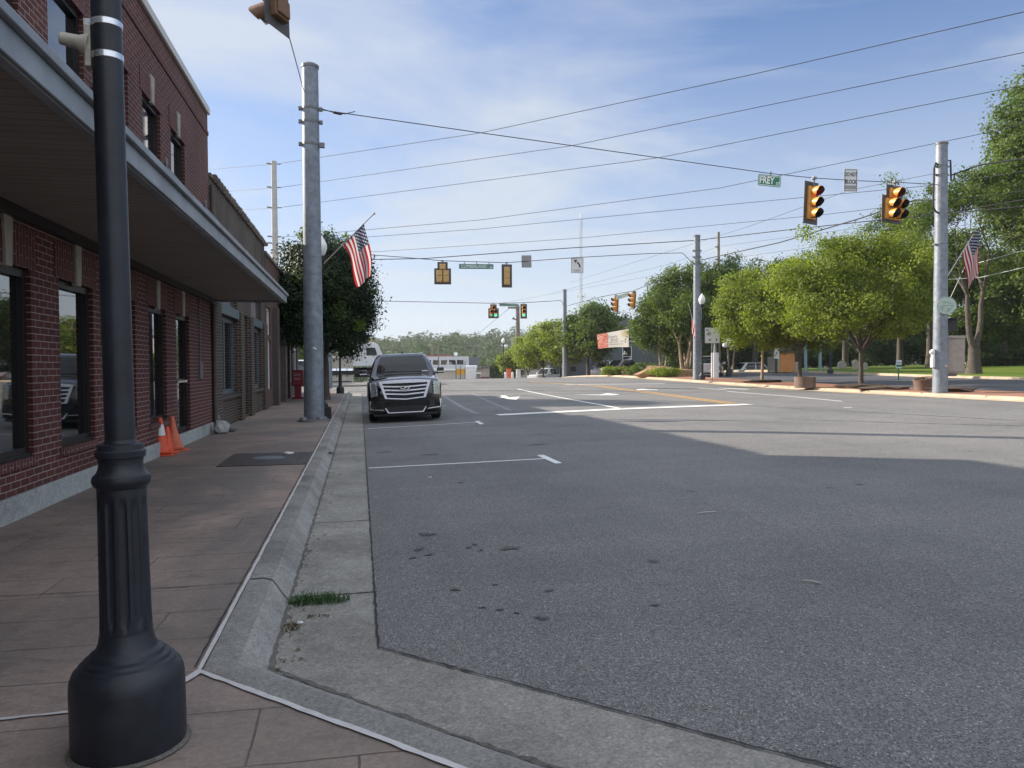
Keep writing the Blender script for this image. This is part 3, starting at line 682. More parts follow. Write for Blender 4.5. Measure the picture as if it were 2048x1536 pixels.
# -- red two-storey building
red = thing('brick_building', 'two storey red brick shop building with a long metal canopy over the pavement', 'building', (0,0,0))
g_y = [7.15 + 1.76*k for k in range(-8, 5)]; u_y = [8.75 + 1.76*k for k in range(-8, 4)]
holes = [(y, y+1.05, 0.66, 2.46) for y in g_y[:-1]] + [(g_y[-1], g_y[-1]+1.05, 0.36, 2.46)] + [(y, y+1.05, 3.75, 5.6) for y in u_y]
Y0, Y1, ZT = -9.0, 17.35, 6.92
mb = MB(); wall_with_holes(mb, XW, Y0, Y1, 0.34, ZT, holes, 0.22)
shell(mb, -16, XW, Y0, Y1, -0.3, ZT)
mb.add([(XW-0.225, Y0+0.05, 0), (XW-0.225, Y1-0.05, 0), (XW-0.225, Y1-0.05, ZT-0.05), (XW-0.225, Y0+0.05, ZT-0.05)], [(0,1,2,3)])
mb.build('wall', M_['brick_red'], red)
pl = MB(); pl.box(XW-0.05, XW+0.035, Y0, g_y[-1], -0.1, 0.352); pl.box(XW-0.05, XW+0.035, g_y[-1], Y1, -0.1, 0.352)
pl.build('plinth', M_['base_conc'], red, bevel=0.012)
cp = MB(); cp.box(-16.05, XW+0.05, Y0, Y1+0.02, ZT, ZT+0.09); cp.box(XW+0.003, XW+0.055, Y0, Y1+0.02, ZT-0.06, ZT)
cp.build('coping', M_['coping_white'], red, bevel=0.01)
bd = MB(); bd.box(XW, XW+0.02, Y0, Y1, 6.42, 6.5); bd.build('string_course', M_['brick_soldier'], red)
def soldier(y, za, zb, kz):
    s = MB(); c = y + 0.525
    s.box(XW-0.01, XW+0.008, y-0.12, c-0.075, za, zb); s.box(XW-0.01, XW+0.008, c+0.075, y+1.17, za, zb)
    s.build('lintel', M_['brick_soldier'], red)
    k = MB(); k.prism([(-0.06, za-0.03), (0.06, za-0.03), (0.098, kz), (-0.098, kz)], Matrix.Translation((XW+0.032, c, 0)) @ Matrix.Rotation(R(90), 4, 'Z'), 0.06)
    k.build('keystone', M_['limestone'], red, bevel=0.006)
for i, y in enumerate(g_y):
    if y < -6: continue
    soldier(y, 2.46, 2.84, 2.9)
    last = i == len(g_y)-1
    if last:
        d = window_part(red, XW-0.05, y+0.01, y+1.04, 0.37, 2.45, M_['frame_bronze'], M_['pane'], 0.075, rail=1.28, name='door')
        MB().box(XW-0.055, XW-0.01, y+0.12, y+0.9, 1.25, 1.29).build('push_bar', M_['band'], d)
    else:
        w = window_part(red, XW-0.045, y+0.01, y+1.04, 0.68, 2.45, M_['frame_bronze'], M_['pane'], 0.075)
        s = MB(); s.box(XW-0.2, XW+0.03, y-0.04, y+1.09, 0.58, 0.665); s.build('sill', M_['brick_soldier'], red, bevel=0.006)
        MB().box(XW-0.10, XW-0.02, y+0.005, y+1.045, 0.666, 0.70).build('sill_flashing', M_['frame_bronze'], w)
for y in u_y:
    if y < -6: continue
    soldier(y, 5.6, 5.94, 6.0)
    window_part(red, XW-0.045, y+0.01, y+1.04, 3.76, 5.59, M_['frame_bronze'], M_['pane'], 0.06, rail=4.7)
can = MB(); XO = -1.57; CE = 17.7
can.add([(XW, Y0, 2.985), (XO, Y0, 2.985), (XO, CE, 2.985), (XW, CE, 2.985)], [(0,1,2,3)])
canopy = can.build('canopy', M_['soffit'], red)
MB().box(XW, XO-0.012, Y0, CE-0.03, 3.03, 3.1).build('canopy_deck', M_['roofing'], canopy)
fa = MB(); fa.box(XO-0.012, XO+0.012, Y0, CE, 2.935, 3.075); fa.box(XO-0.04, XO+0.05, Y0, CE+0.01, 3.079, 3.135); fa.box(XO-0.08, XO-0.014, Y0, CE, 2.93, 2.97)
fa.box(XW, XO-0.05, CE-0.025, CE, 2.94, 3.09)
fa.build('fascia', M_['fascia'], canopy, bevel=0.006)
MB().box(XW+0.002, XW+0.1, Y0, Y1, 2.88, 2.98).build('wall_angle', M_['frame_bronze'], canopy)
for y in (3.1, 6.6, 10.1, 13.6, 16.9):
    t = MB(); t.cyl((XW-0.05, y, 4.9), (XO-0.12, y, 3.12), 0.022, n=8); t.cyl((XW, y, 4.9), (XW+0.03, y, 4.9), 0.07, n=10); t.cyl((XO-0.3, y, 3.27), (XO-0.42, y, 3.4), 0.032, n=8)
    t.build('tie_rod', M_['steel_dark'], red)
MB().box(XW-0.005, XW+0.05, 16.0, 16.22, 1.3, 1.62).build('meter_box', M_['steel_dark'], red, bevel=0.01)
MB().cyl((XW+0.02, 16.11, 1.6), (XW+0.02, 16.11, 2.9), 0.014, n=8).build('conduit', M_['steel_dark'], red)
dsp = MB(); dsp.cyl((XW+0.06, Y1+0.06, 0.2), (XW+0.06, Y1+0.06, 5.4), 0.045, n=10)
for z in (1.2, 2.4, 3.6, 4.8): dsp.cyl((XW+0.06, Y1+0.06, z), (XW+0.06, Y1+0.06, z+0.05), 0.056, n=10)
dsp.build('downpipe', M_['brown_paint'], red)

# -- brown single storey shop
brn = thing('brick_shop', 'single storey brown brick shop with slate blue window frames and lumpy tile coping', 'building', (0,0,0))
Y0, Y1, ZT = 17.36, 27.1, 5.6
holes = [(18.3, 21.0, 0.85, 2.75), (21.7, 22.9, 0.2, 2.95), (23.65, 26.0, 0.85, 2.75), (18.3, 21.0, 3.0, 3.7), (23.65, 26.0, 3.0, 3.7)]
mb = MB(); wall_with_holes(mb, XW+0.004, Y0, Y1, -0.1, ZT, holes, 0.3); shell(mb, -15, XW+0.004, Y0, Y1, -0.3, ZT)
for a, b in ((17.4, 18.2), (21.05, 21.65), (22.95, 23.6), (26.1, 27.0)): mb.box(XW-0.02, XW+0.09, a, b, 0.1, 2.96)
mb.add([(XW-0.33, Y0+0.05, 0), (XW-0.33, Y1-0.05, 0), (XW-0.33, Y1-0.05, 3.8), (XW-0.33, Y0+0.05, 3.8)], [(0,1,2,3)])
mb.build('wall', M_['brick_brown'], brn)
tl = MB(); rr = random.Random(3); y = Y0
while y < Y1 - 0.2:
    z = ZT + rr.uniform(-0.01, 0.02)
    tl.box(XW-0.32, XW+0.05, y+0.01, y+0.30, ZT-0.02, z+0.06); tl.cyl((XW+0.07, y+0.30, z+0.03), (XW+0.07, y+0.36, z+0.035), 0.07, n=8); y += 0.36
tl.build('coping', M_['tile'], brn)
for a, b in ((18.3, 21.0), (23.65, 26.0)):
    w = window_part(brn, XW-0.1, a+0.01, b-0.01, 0.87, 2.74, M_['slate_paint'], M_['pane'], 0.11, mull=(a+b)/2 if a < 20 else None)
    MB().box(XW-0.26, XW-0.165, a+0.9, b-0.35, 0.99, 2.5).build('display_panel', M_['teal_grey'], w)
    MB().box(XW-0.1, XW+0.07, a-0.02, b+0.02, 0.78, 0.86).build('sill', M_['brick_brown'], brn)
    window_part(brn, XW-0.1, a+0.01, b-0.01, 3.01, 3.69, M_['slate_paint'], M_['mauve_panel'], 0.09, name='transom')
    MB().box(XW-0.16, XW+0.06, a, b, 2.755, 2.99).build('header', M_['slate_paint'], brn)
d = window_part(brn, XW-0.24, 21.72, 22.88, 0.22, 2.93, M_['frame_bronze'], M_['ceiling_dark'], 0.09, rail=2.3, name='door')
MB().box(XW-0.235, XW-0.18, 22.6, 22.66, 1.0, 1.3).build('handle', M_['band'], d)

# -- rust coloured shop
rst = thing('brick_shop', 'rust coloured brick shop with brown columns and pale blinds in its front', 'building', (0,0,0))
Y0, Y1, ZT = 27.11, 35.15, 5.35
holes = [(27.3, 28.7, 0.75, 2.5), (27.3, 28.7, 2.65, 3.6), (30.1, 31.5, 0.2, 2.35), (30.1, 31.5, 2.5, 3.6), (32.9, 34.8, 0.75, 2.5), (32.9, 34.8, 2.65, 3.6)]
mb = MB(); wall_with_holes(mb, XW+0.012, Y0, Y1, -0.1, ZT, holes, 0.2); shell(mb, -15, XW+0.012, Y0, Y1, -0.3, ZT)
mb.add([(XW-0.22, Y0+0.05, 0), (XW-0.22, Y1-0.05, 0), (XW-0.22, Y1-0.05, 3.8), (XW-0.22, Y0+0.05, 3.8)], [(0,1,2,3)])
mb.build('wall', M_['brick_rust'], rst)
for a, b in ((28.8, 30.0), (31.65, 32.8)): MB().box(XW, XW+0.22, a+0.3, b-0.3, 0.1, 3.7).build('column', M_['brown_paint'], rst, bevel=0.01)
tl = MB(); tl.box(XW-0.3, XW+0.06, Y0, Y1, ZT, ZT+0.1); tl.build('coping', M_['tile'], rst)
for a, b in ((27.3, 28.7), (32.9, 34.8)):
    window_part(rst, XW-0.06, a+0.01, b-0.01, 0.76, 2.49, M_['white_paint'], M_['pale_blind'], 0.07, mull=(a+b)/2)
    window_part(rst, XW-0.06, a+0.01, b-0.01, 2.66, 3.59, M_['white_paint'], M_['mauve_panel'], 0.07, name='transom')
d = window_part(rst, XW-0.08, 30.11, 31.49, 0.21, 2.34, M_['white_paint'], M_['pane'], 0.12, name='door')
MB().box(XW-0.08, XW-0.03, 30.3, 30.36, 1.0, 1.25).build('handle', M_['band'], d)
window_part(rst, XW-0.08, 30.11, 31.49, 2.51, 3.59, M_['white_paint'], M_['mauve_panel'], 0.08, name='transom')
MB().box(XW+0.02, XW+0.14, 29.95, 30.1, 1.15, 1.55).build('mailbox', M_['plastic'], rst, bevel=0.01)
MB().cyl((XW+0.08, Y1-0.08, 0.15), (XW+0.08, Y1-0.08, 5.2), 0.05, n=10).build('downpipe', M_['brown_paint'], rst)

# -- corner shop with a white canopy
cor = thing('corner_shop', 'grey brown brick corner shop at the end of the row with a white box canopy', 'building', (0,0,0))
Y0, Y1, ZT = 35.16, 41.2, 5.55
holes = [(36.3, 37.6, 0.8, 3.3), (38.4, 40.4, 0.8, 3.3)]
mb = MB(); wall_with_holes(mb, XW+0.02, Y0, Y1, -0.1, ZT, holes, 0.2); shell(mb, -15, XW+0.02, Y0, Y1, -0.3, ZT)
mb.add([(XW-0.22, Y0+0.05, 0), (XW-0.22, Y1-0.05, 0), (XW-0.22, Y1-0.05, 3.8), (XW-0.22, Y0+0.05, 3.8)], [(0,1,2,3)])
mb.build('wall', M_['brick_grey'], cor)
for a, b in ((36.3, 37.6), (38.4, 40.4)): window_part(cor, XW-0.06, a+0.01, b-0.01, 0.82, 3.29, M_['white_paint'], M_['pane'], 0.07, rail=2.4)
MB().box(XW-0.3, XW+0.08, Y0, Y1+0.02, ZT, ZT+0.1).build('coping', M_['tile'], cor)
c = MB(); c.box(XW+0.03, -2.0, 35.9, 41.3, 4.3, 4.62); c.build('canopy', M_['coping_white'], cor, bevel=0.02)
sg = MB(); sg.box(XW+0.03, XW+0.1, 36.1, 41.0, 3.6, 4.2); sg.build('shop_sign', M_['brown_paint'], cor, bevel=0.01)

# ---------------------------------------------------------------- street lamps
def make_lamp():
    t = thing('street_lamp', 'black cast iron street lamp', 'street lamp', (0,0,0))
    prof = [(0.187,0),(0.192,0.03),(0.192,0.235),(0.188,0.268),(0.178,0.292),(0.165,0.303),(0.161,0.312),(0.147,0.318),(0.143,0.330),(0.126,0.336),(0.121,0.350),(0.104,0.362),(0.094,0.385),(0.0875,0.42)]
    MB().lathe(prof, n=48).build('base', M_['black_iron'], t, smooth=28)
    # fluted shaft: eight round-ended flutes sunk into the drum
    nz, na, vs = 30, 168, []
    for j in range(nz+1):
        z = 0.42 + 0.52*j/nz; r0 = 0.0875 - 0.0055*j/nz
        for k in range(na):
            a = 2*math.pi*k/na; ph = (k % 14)/14 - 0.5
            zt = min(z-0.45, 0.905-z)
            w = 0.34*min(1, max(0, zt)/0.02)**0.5 if zt > 0 else 0
            dep = 0.0075*math.sqrt(max(0, 1-(ph/w)**2)) if w > 0 and abs(ph) < w else 0
            vs.append(((r0-dep)*math.cos(a), (r0-dep)*math.sin(a), z))
    fs = [(j*na+k, j*na+(k+1)%na, (j+1)*na+(k+1)%na, (j+1)*na+k) for j in range(nz) for k in range(na)]
    MB().add(vs, fs).build('fluted_shaft', M_['black_iron'], t, smooth=40)
    col = [(0.082,0.94),(0.085,0.945),(0.095,0.956),(0.098,0.970),(0.095,0.986),(0.083,0.996),(0.076,1.012),(0.073,1.03),(0.076,1.05),(0.083,1.053),(0.085,1.075),(0.077,1.08),(0.076,1.098),(0.055,1.103),(0.0505,1.115)]
    MB().lathe(col, n=40).build('collar', M_['black_iron'], t, smooth=35)
    MB().lathe([(0.0505,1.11),(0.050,2.2),(0.049,4.3),(0.048,4.32)], n=32).build('upper_shaft', M_['black_iron'], t)
    cap = [(0.05,4.3),(0.075,4.31),(0.08,4.36),(0.06,4.4),(0.065,4.45),(0.1,4.55),(0.13,4.62),(0.125,4.65)]
    MB().lathe(cap, n=28).build('capital', M_['black_iron'], t)
    glb = [(0.11,4.65),(0.17,4.74),(0.205,4.86),(0.2,4.98),(0.15,5.1),(0.11,5.16),(0.1,5.2),(0.05,5.23),(0.035,5.28),(0.005,5.32)]
    MB().lathe(glb, n=28).build('globe', M_['lamp_glass'], t)
    return t
lamp0 = make_lamp()
p0 = Vector((-0.835, 3.0, SW))
lamp0.location = p0; lamp0.rotation_euler = (0, R(-0.8), 0)
lamp0['label'] = 'black cast iron street lamp close to us with fluted base and two bright bands'; lamp0['group'] = 'black street lamps'
lamps = [lamp0]
def add_lamp(x, y, z, label):
    c = dup(lamp0, (x, y, z), (0, 0, 0.3), label); lamps.append(c); return c
add_lamp(-1.10, 23.3, SW+0.0, 'black street lamp hidden behind the big grey pole beside the dark oval tree')
add_lamp(-0.95, 39.5, rise(39.5)+SW, 'black street lamp on the kerb corner just beyond the dark oval tree')
q = along(1404, 47.5); add_lamp(q.x, q.y, q.z+0.14, 'black street lamp with white globe right beside a grey steel pole across the street')
q = along(1007, 92); add_lamp(q.x, q.y, q.z+0.1, 'tallest black street lamp past the crest with a white globe')
q = along(999.5, 118); add_lamp(q.x, q.y, q.z, 'smaller grey street lamp just left of a taller one past the crest')
q = along(1120, 84); add_lamp(q.x, q.y, q.z+0.1, 'black street lamp among the maples past the crest carrying a small flag')
q = along(1661, 53); add_lamp(q.x, q.y, q.z+0.1, 'black street lamp on the lawn under the biggest bright green maple')
# clamps and the beige flag socket on the near lamp
for z, z2 in ((2.480, 2.477), (2.595, 2.5975)):
    cl = MB(); cl.lathe([(0.0502, z-0.012), (0.0522, z-0.010), (0.0522, z+0.010), (0.0502, z+0.012)], n=36, cap=False)
    cl.box(-0.072, -0.046, -0.012, 0.012, z2-0.014, z2+0.014); cl.build('band_clamp', M_['band'], lamp0, smooth=40)
so = MB(); so.box(-0.069, -0.048, -0.026, 0.026, 2.44, 2.585); so.tube([(-0.064, 0, 2.52), (-0.094, -0.006, 2.527), (-0.15, -0.012, 2.537)], [0.045, 0.026, 0.021], 14)
so.build('flag_socket', M_['cast_beige'], lamp0, smooth=40, bevel=0.003)
jt = MB(); jt.lathe([(0.196, -0.001), (0.204, 0.001), (0.207, 0.006), (0.19, 0.012)], n=48, cap=False); jt.build('grout_ring', M_['dirt'], lamp0)
# ---------------------------------------------------------------- grey steel signal poles
def make_pole(name, label, loc, h=9.0, r0=0.255, r1=0.2, group='grey steel signal poles', cap=True):
    t = thing(name, label, 'pole', loc, group=group)
    MB().lathe([(r0, 0), (r1, h)], n=40).build('shaft', M_['steel'], t, smooth=50)
    if cap: MB().lathe([(r1+0.02, h-0.02), (r1+0.022, h+0.04), (r1*0.7, h+0.09), (0.01, h+0.11)], n=32).build('cap', M_['steel_dark'], t, smooth=50)
    return t
def rad(h, z, r0=0.255, r1=0.2): return r0 + (r1-r0)*z/h
def pole_band(t, z, h=9.0, mat='steel_dark', lugs=True, ex=0.012, hh=0.03):
    r = rad(h, z); b = MB(); b.lathe([(r+0.001, z-hh), (r+ex, z-hh), (r+ex, z+hh), (r+0.001, z+hh)], n=32, cap=False)
    if lugs:
        for a in (0.1, math.pi): b.box(math.cos(a)*(r+0.05)-0.04, math.cos(a)*(r+0.05)+0.04, -0.05, 0.05, z-hh*1.4, z+hh*1.4)
    return b.build('band', M_[mat], t, smooth=40)
PL = make_pole('steel_pole', 'big grey steel pole on the near pavement beside the parked black car', (-1.15, 20.35, SW))
q = at(1880, 787, 28.0); PR_ = Vector((q.x, q.y, gz(20.3, q.y) + 0.10)); PR = make_pole('steel_pole', 'grey steel pole across the street with a flag and a round green disc', PR_)
q = at(1394, 762, 48.6); P3_ = Vector((q.x, q.y, gz(20.3, q.y) + 0.13)); P3 = make_pole('steel_pole', 'grey steel pole beyond the street with a limp flag, left of a route sign', P3_)
q = at(1130, 757, 80.0); P4_ = Vector((q.x, q.y, gz(20.3, q.y) + 0.13)); P4 = make_pole('steel_pole', 'grey steel pole standing at the crest among bright maples', P4_)
q = along(655.5, 44.6, SW); P5_ = q; P5 = make_pole('steel_pole', 'grey steel pole whose top shows above the dark oval tree', q)
ft = MB(); rr = random.Random(8)
for k in range(4):
    a = k*math.pi/2 + 0.6; ft.ball((math.cos(a)*0.3, math.sin(a)*0.3, 0.05), 0.11, sq=(1, 1, 0.8))
ft.lathe([(0.43, -0.02), (0.42, 0.04), (0.28, 0.07)], n=24, cap=False)
ft.build('footing', M_['steel_dark'], PL, smooth=60)
for z in (7.95, 7.62, 7.05): pole_band(PL, z)
MB().obox(Matrix.Translation((0.27, -0.05, 7.03)), 0.14, 0.1, 0.12).build('clamp', M_['steel_dark'], PL)
MB().obox(Matrix.Translation((0.05, -0.262, 1.86)) @ Matrix.Rotation(R(20), 4, 'Y'), 0.1, 0.006, 0.04).build('sticker_remnant', M_['white_paint'], PL)
MB().box(0.24, 0.42, 0.1, 0.3, 0.02, 0.35).build('junction_box', M_['plastic'], PL, bevel=0.01)
for z in (3.9, 4.25, 1.9, 5.4, 7.9, 8.2): pole_band(PR, z, lugs=z > 5, ex=0.008, hh=0.015, mat='steel_dark' if z > 5 else 'steel')
for z in (8.1, 7.7, 7.3): pole_band(P3, z)
# curled service cable on the right pole
cb = MB(); cb.tube([(-0.2, -0.05, 8.25), (-0.3, -0.08, 8.3), (-0.37, -0.08, 8.1), (-0.36, -0.06, 7.6), (-0.37, -0.05, 7.1), (-0.36, -0.05, 6.7), (-0.28, -0.08, 6.55), (-0.2, -0.12, 6.5)], 0.035, 8); cb.build('service_cable', M_['wire'], PR)
cb = MB(); cb.tube([(0.2, -0.05, 8.4), (0.3, -0.08, 8.42), (0.33, -0.06, 8.2), (0.36, -0.05, 7.7), (0.5, -0.02, 7.75), (0.56, 0, 8.0)], 0.032, 8); cb.build('service_cable', M_['wire'], PR)
MB().ball((0.02, -0.25, 0.98), 0.06).build('push_button', M_['cast_beige'], PR)
# round pale green disc with a little scene
sl = MB(); Ms = Matrix.Translation((-0.03, -0.33, 3.16)) @ Matrix.Rotation(R(-36), 4, 'Z')
seal = thing('round_sign', 'round pale green disc fixed to the grey pole with the flag', 'sign', PR_)
M_['seal'] = pm('pale_green_disc', (0.40, 0.49, 0.44), 0.5, 0, 0.12, 8); M_['seal_dark'] = pm('mid_green_ink', (0.24, 0.35, 0.29), 0.5, 0, 0.1, 8)
sl.lathe([(0.312, -0.006), (0.316, 0.0), (0.312, 0.006)], n=36, M=Ms @ Matrix.Rotation(R(90), 4, 'X')); sl.build('disc', M_['seal'], seal, smooth=0)
r = MB(); r.lathe([(0.285, 0.007), (0.285, 0.009), (0.31, 0.009), (0.31, 0.007)], n=36, M=Ms @ Matrix.Rotation(R(90), 4, 'X'), cap=False)
def flat(mb, pts, M, y, d=0.002): mb.prism(pts, M @ Matrix.Translation((0, y, 0)), d)
flat(r, [(-0.22, -0.02), (0.0, 0.03), (0.22, 0.0), (0.22, -0.05), (0.0, -0.01), (-0.22, -0.07)], Ms, -0.01)
flat(r, [(-0.16, 0.12), (-0.05, 0.16), (0.1, 0.1), (0.18, 0.08), (0.08, 0.07), (-0.06, 0.11)], Ms, -0.01)
flat(r, [(-0.2, -0.09), (-0.06, -0.06), (-0.14, -0.2)], Ms, -0.01); flat(r, [(0.02, -0.1), (0.2, -0.08), (0.1, -0.2), (-0.02, -0.25)], Ms, -0.01)
r.build('emblem', M_['seal_dark'], seal, smooth=0)
MB().box(-0.06, 0.02, -0.30, -0.15, 3.1, 3.2).build('bracket', M_['steel_dark'], seal)
# pedestrian signal, cabinet and small boxes on / behind the right pole
ps = thing('pedestrian_signal', 'black pedestrian signal head on the right side of the flagged grey pole', 'signal', PR_)
MB().box(0.28, 0.66, -0.06, 0.2, 2.28, 2.72).build('housing', M_['plastic'], ps, bevel=0.03)
MB().box(0.26, 0.68, -0.3, -0.06, 2.70, 2.735).build('visor', M_['plastic'], ps); MB().cyl((0.2, 0.05, 2.65), (0.3, 0.05, 2.65), 0.03).build('bracket', M_['steel_dark'], ps)
M_['cabinet'] = pm('beige_grey_cabinet', (0.33, 0.30, 0.27), 0.5, 0.2, 0.12, 6, dirt=0.2)
bx = thing('control_cabinet', 'beige grey metal control cabinet hung on the back of the flagged grey pole', 'cabinet', PR_ + Vector((0.66, 0.28, 0)), R(-38))
MB().box(-0.25, 0.45, -0.3, 0.3, 0.72, 2.0).build('body', M_['cabinet'], bx, bevel=0.01); MB().box(-0.27, 0.47, -0.33, 0.33, 2.0, 2.1).build('hood', M_['cabinet'], bx, bevel=0.01)
MB().box(-0.22, 0.42, -0.325, -0.302, 0.78, 1.95).build('door', M_['cabinet'], bx, bevel=0.008); MB().box(-0.12, 0.2, -0.25, 0.1, 0.62, 0.72).build('conduit_box', M_['steel_dark'], bx)
sb = thing('push_button_box', 'small white box on the left side of the flagged grey pole', 'box', PR_)
MB().box(-0.36, -0.25, -0.05, 0.08, 0.95, 1.3).build('body', M_['white_paint'], sb, bevel=0.01); MB().ball((-0.36, 0, 1.5), 0.08).build('lens', M_['white_paint'], sb); MB().box(-0.34, -0.26, -0.05, 0.06, 1.3, 1.6).build('mount', M_['white_paint'], sb)

# ---------------------------------------------------------------- traffic signals
def make_signal(layout, label, loc, rz, lit=(), body='sig_yellow', tiltx=0.0, tilty=0.0, arrow=None, group='traffic signals', plate='sig_plate'):
    """layout: list of (x, z) lens positions, metres; faces local -Y; hangs from z = 0 (the span wire)"""
    t = thing('traffic_signal', label, 'traffic signal', loc, group=group, rot=(R(tiltx), R(tilty), rz))
    xs = [p[0] for p in layout]; zs = [p[1] for p in layout]
    cols = sorted(set(xs))
    MB().cyl((0, 0, -0.02), (0, 0, max(zs)+0.16), 0.03).box(-0.07, 0.07, -0.05, 0.05, -0.03, 0.05).box(-0.09, 0.09, -0.07, 0.07, max(zs)+0.165, max(zs)+0.2).build('hanger', M_['steel_dark'], t)
    for x in cols:
        zz = [z for a, z in layout if a == x]
        h = MB(); h.box(x-0.168, x+0.168, 0.0, 0.2, min(zz)-0.172, max(zz)+0.172)
        for z in zz: h.box(x-0.15, x+0.15, 0.2, 0.235, z-0.13, z+0.13)
        h.build('housing', M_[body], t, bevel=0.02)
    pb = MB()
    if len(cols) == 1:
        x = cols[0]; pb.box(x-0.31, x+0.31, 0.085, 0.095, min(zs)-0.33, max(zs)+0.33)
    else:
        top = [z for a, z in layout if a not in (min(cols), max(cols))]; lo = [z for a, z in layout if a in (min(cols), max(cols))]
        pb.box(min(cols)-0.3, max(cols)+0.3, 0.085, 0.095, min(lo)-0.29, max(lo)+0.29)
        if top: pb.box(-0.3, 0.3, 0.0865, 0.0935, max(lo)+0.29, max(top)+0.29)
    pb.build('backplate', M_[plate], t)
    for i, (x, z) in enumerate(layout):
        mt = M_['lens_dark'] if i not in lit else M_['lens_red' if lit[i] == 'r' else 'lens_green']
        L = MB()
        if arrow == i:
            L.lathe([(0.14, 0), (0.1, 0.012), (0.001, 0.02)], (x, -0.004, z), 20, M=Matrix.Rotation(R(90), 3, 'X')); L.build('lens', M_['lens_dark'], t, smooth=60)
            A = MB(); Ma = Matrix.Translation((x, -0.035, z)); A.prism([(-0.11, 0), (-0.02, 0.1), (0.02, 0.08), (-0.03, 0.022), (0.11, 0.022), (0.11, -0.022), (-0.03, -0.022), (0.02, -0.08), (-0.02, -0.1)], Ma, 0.006)
            A.build('arrow', M_['lens_green'], t, smooth=0)
        else:
            L.lathe([(0.145, 0), (0.1, 0.014), (0.001, 0.022)], (x, -0.004, z), 20, M=Matrix.Rotation(R(90), 3, 'X')); L.build('lens', mt, t, smooth=60)
        V = MB(); nn = 18; ln = 0.33; vs = []
        for rr_, m in ((0.156, 0), (0.151, 1)):
            vs = []
            for k in range(nn+1):
                a = R(-55) + R(290)*k/nn
                d = ln*(0.55 + 0.45*max(0, min(1, (math.sin(a)+0.9)/1.2)))
                vs += [(x+rr_*math.cos(a), 0.0, z+rr_*math.sin(a)), (x+rr_*math.cos(a), -d, z+rr_*math.sin(a) - 0.03*d/ln)]
            V.add(vs, [(2*k, 2*k+1, 2*k+3, 2*k+2) for k in range(nn)], m)
        V.build('visor', [M_[body], M_['sig_black']], t, smooth=50, recalc=False)
    return t
L3 = [(0, -0.42), (0, -0.775), (0, -1.13)]
L5 = [(0, -0.36), (-0.19, -0.73), (0.19, -0.73), (-0.19, -1.085), (0.19, -1.085)]
q = at(1628, 357, 24.8); make_signal(L3, 'three lamp yellow signal lit red between the green name sign and the white sign', q, R(15), {0: 'r'}, tilty=3.0)
q = at(1790, 365, 26.3); make_signal(L5, 'five lamp yellow signal lit red next to the flagged grey pole', q, R(13), {0: 'r'}, tilty=2)
q = at(885, 522, 45.0); make_signal(L5, 'five lamp tan signal seen from behind left of a long street name sign', q, R(176), {}, body='sig_tan', tilty=0)
q = at(1013, 526, 45.5); make_signal(L3, 'three lamp tan signal seen from behind on a dark backplate', q, R(178), {}, body='sig_tan')
q = at(987, 607, 72.0); make_signal(L5, 'far five lamp signal showing a green arrow and a green ball', q, R(-6), {3: 'g', 4: 'g'}, arrow=3)
q = at(1047.5, 606, 72.5); make_signal(L3, 'far three lamp signal lit green beside the wooden pole top', q, R(-6), {2: 'g'})
q = at(1231, 590, 60.5); make_signal([(0, -0.36), (0, -0.715), (0, -1.07)], 'orange signal turned side on, lower left of the two side street signals', q, R(-76), {}, tilty=4)
q = at(1266, 583, 58.5); make_signal([(0, -0.3), (0, -0.655), (0, -1.01)], 'orange signal turned side on, upper right of the two side street signals', q, R(-76), {}, tilty=8)
q = at(538, -120, 12.0); make_signal(L3, 'weathered signal at the top edge of the picture seen from below', q, R(-120), {}, body='sig_brown', tilty=-3, tiltx=4)

# ---------------------------------------------------------------- signs hung on the wires and standing
def rot_sign(rz, tilt=0.0): return Matrix.Rotation(rz, 4, 'Z') @ Matrix.Rotation(R(tilt), 4, 'Y')
def plate_sign(name, label, loc, w, h, rz, mat, tilt=0.0, group=None, hangers=(), border=None, cat='sign', rad_=0.03):
    t = thing(name, label, cat, loc, group=group)
    M = rot_sign(rz, tilt); c = rad_; pts = []
    for cx, cz, a0 in ((w/2-c, h/2-c, 0), (-w/2+c, h/2-c, 90), (-w/2+c, -h/2+c, 180), (w/2-c, -h/2+c, 270)):
        pts += [(cx + c*math.cos(R(a0+a)), cz + c*math.sin(R(a0+a))) for a in (0, 45, 90)]
    MB().prism(pts, M @ Matrix.Translation((0, 0, 0)), 0.006).build('panel', mat, t, smooth=0)
    for x in hangers: MB().obox(M @ Matrix.Translation((x, 0.003, h/2+0.05)), 0.05, 0.03, 0.12).build('hanger', M_['steel_dark'], t)
    if border:
        b = MB(); k = 0.022; e = 0.018
        for x0, x1, z0, z1 in ((-w/2+k, w/2-k, h/2-k-e, h/2-k), (-w/2+k, w/2-k, -h/2+k, -h/2+k+e), (-w/2+k, -w/2+k+e, -h/2+k+e, h/2-k-e), (w/2-k-e, w/2-k, -h/2+k+e, h/2-k-e)):
            b.prism([(x0, z0), (x1, z0), (x1, z1), (x0, z1)], M @ Matrix.Translation((0, -0.002, 0)), 0.001)
        b.build('border', border, t, smooth=0)
    return t, M
t, M = plate_sign('street_name_sign', 'green street name sign reading FREY, hung left of the near red signals', at(1539, 361.5, 24.2), 0.74, 0.35, R(-6), M_['sign_green'], 5.0, hangers=(0.02,), border=M_['letter_white'])
text_part('FREY', 0.30, M_['letter_white'], t, M @ Matrix.Translation((-0.085, -0.004, 0.0)), sx=0.72, bold=0.008); text_part('ST', 0.13, M_['letter_white'], t, M @ Matrix.Translation((0.27, -0.004, -0.075)), sx=0.8, bold=0.003)
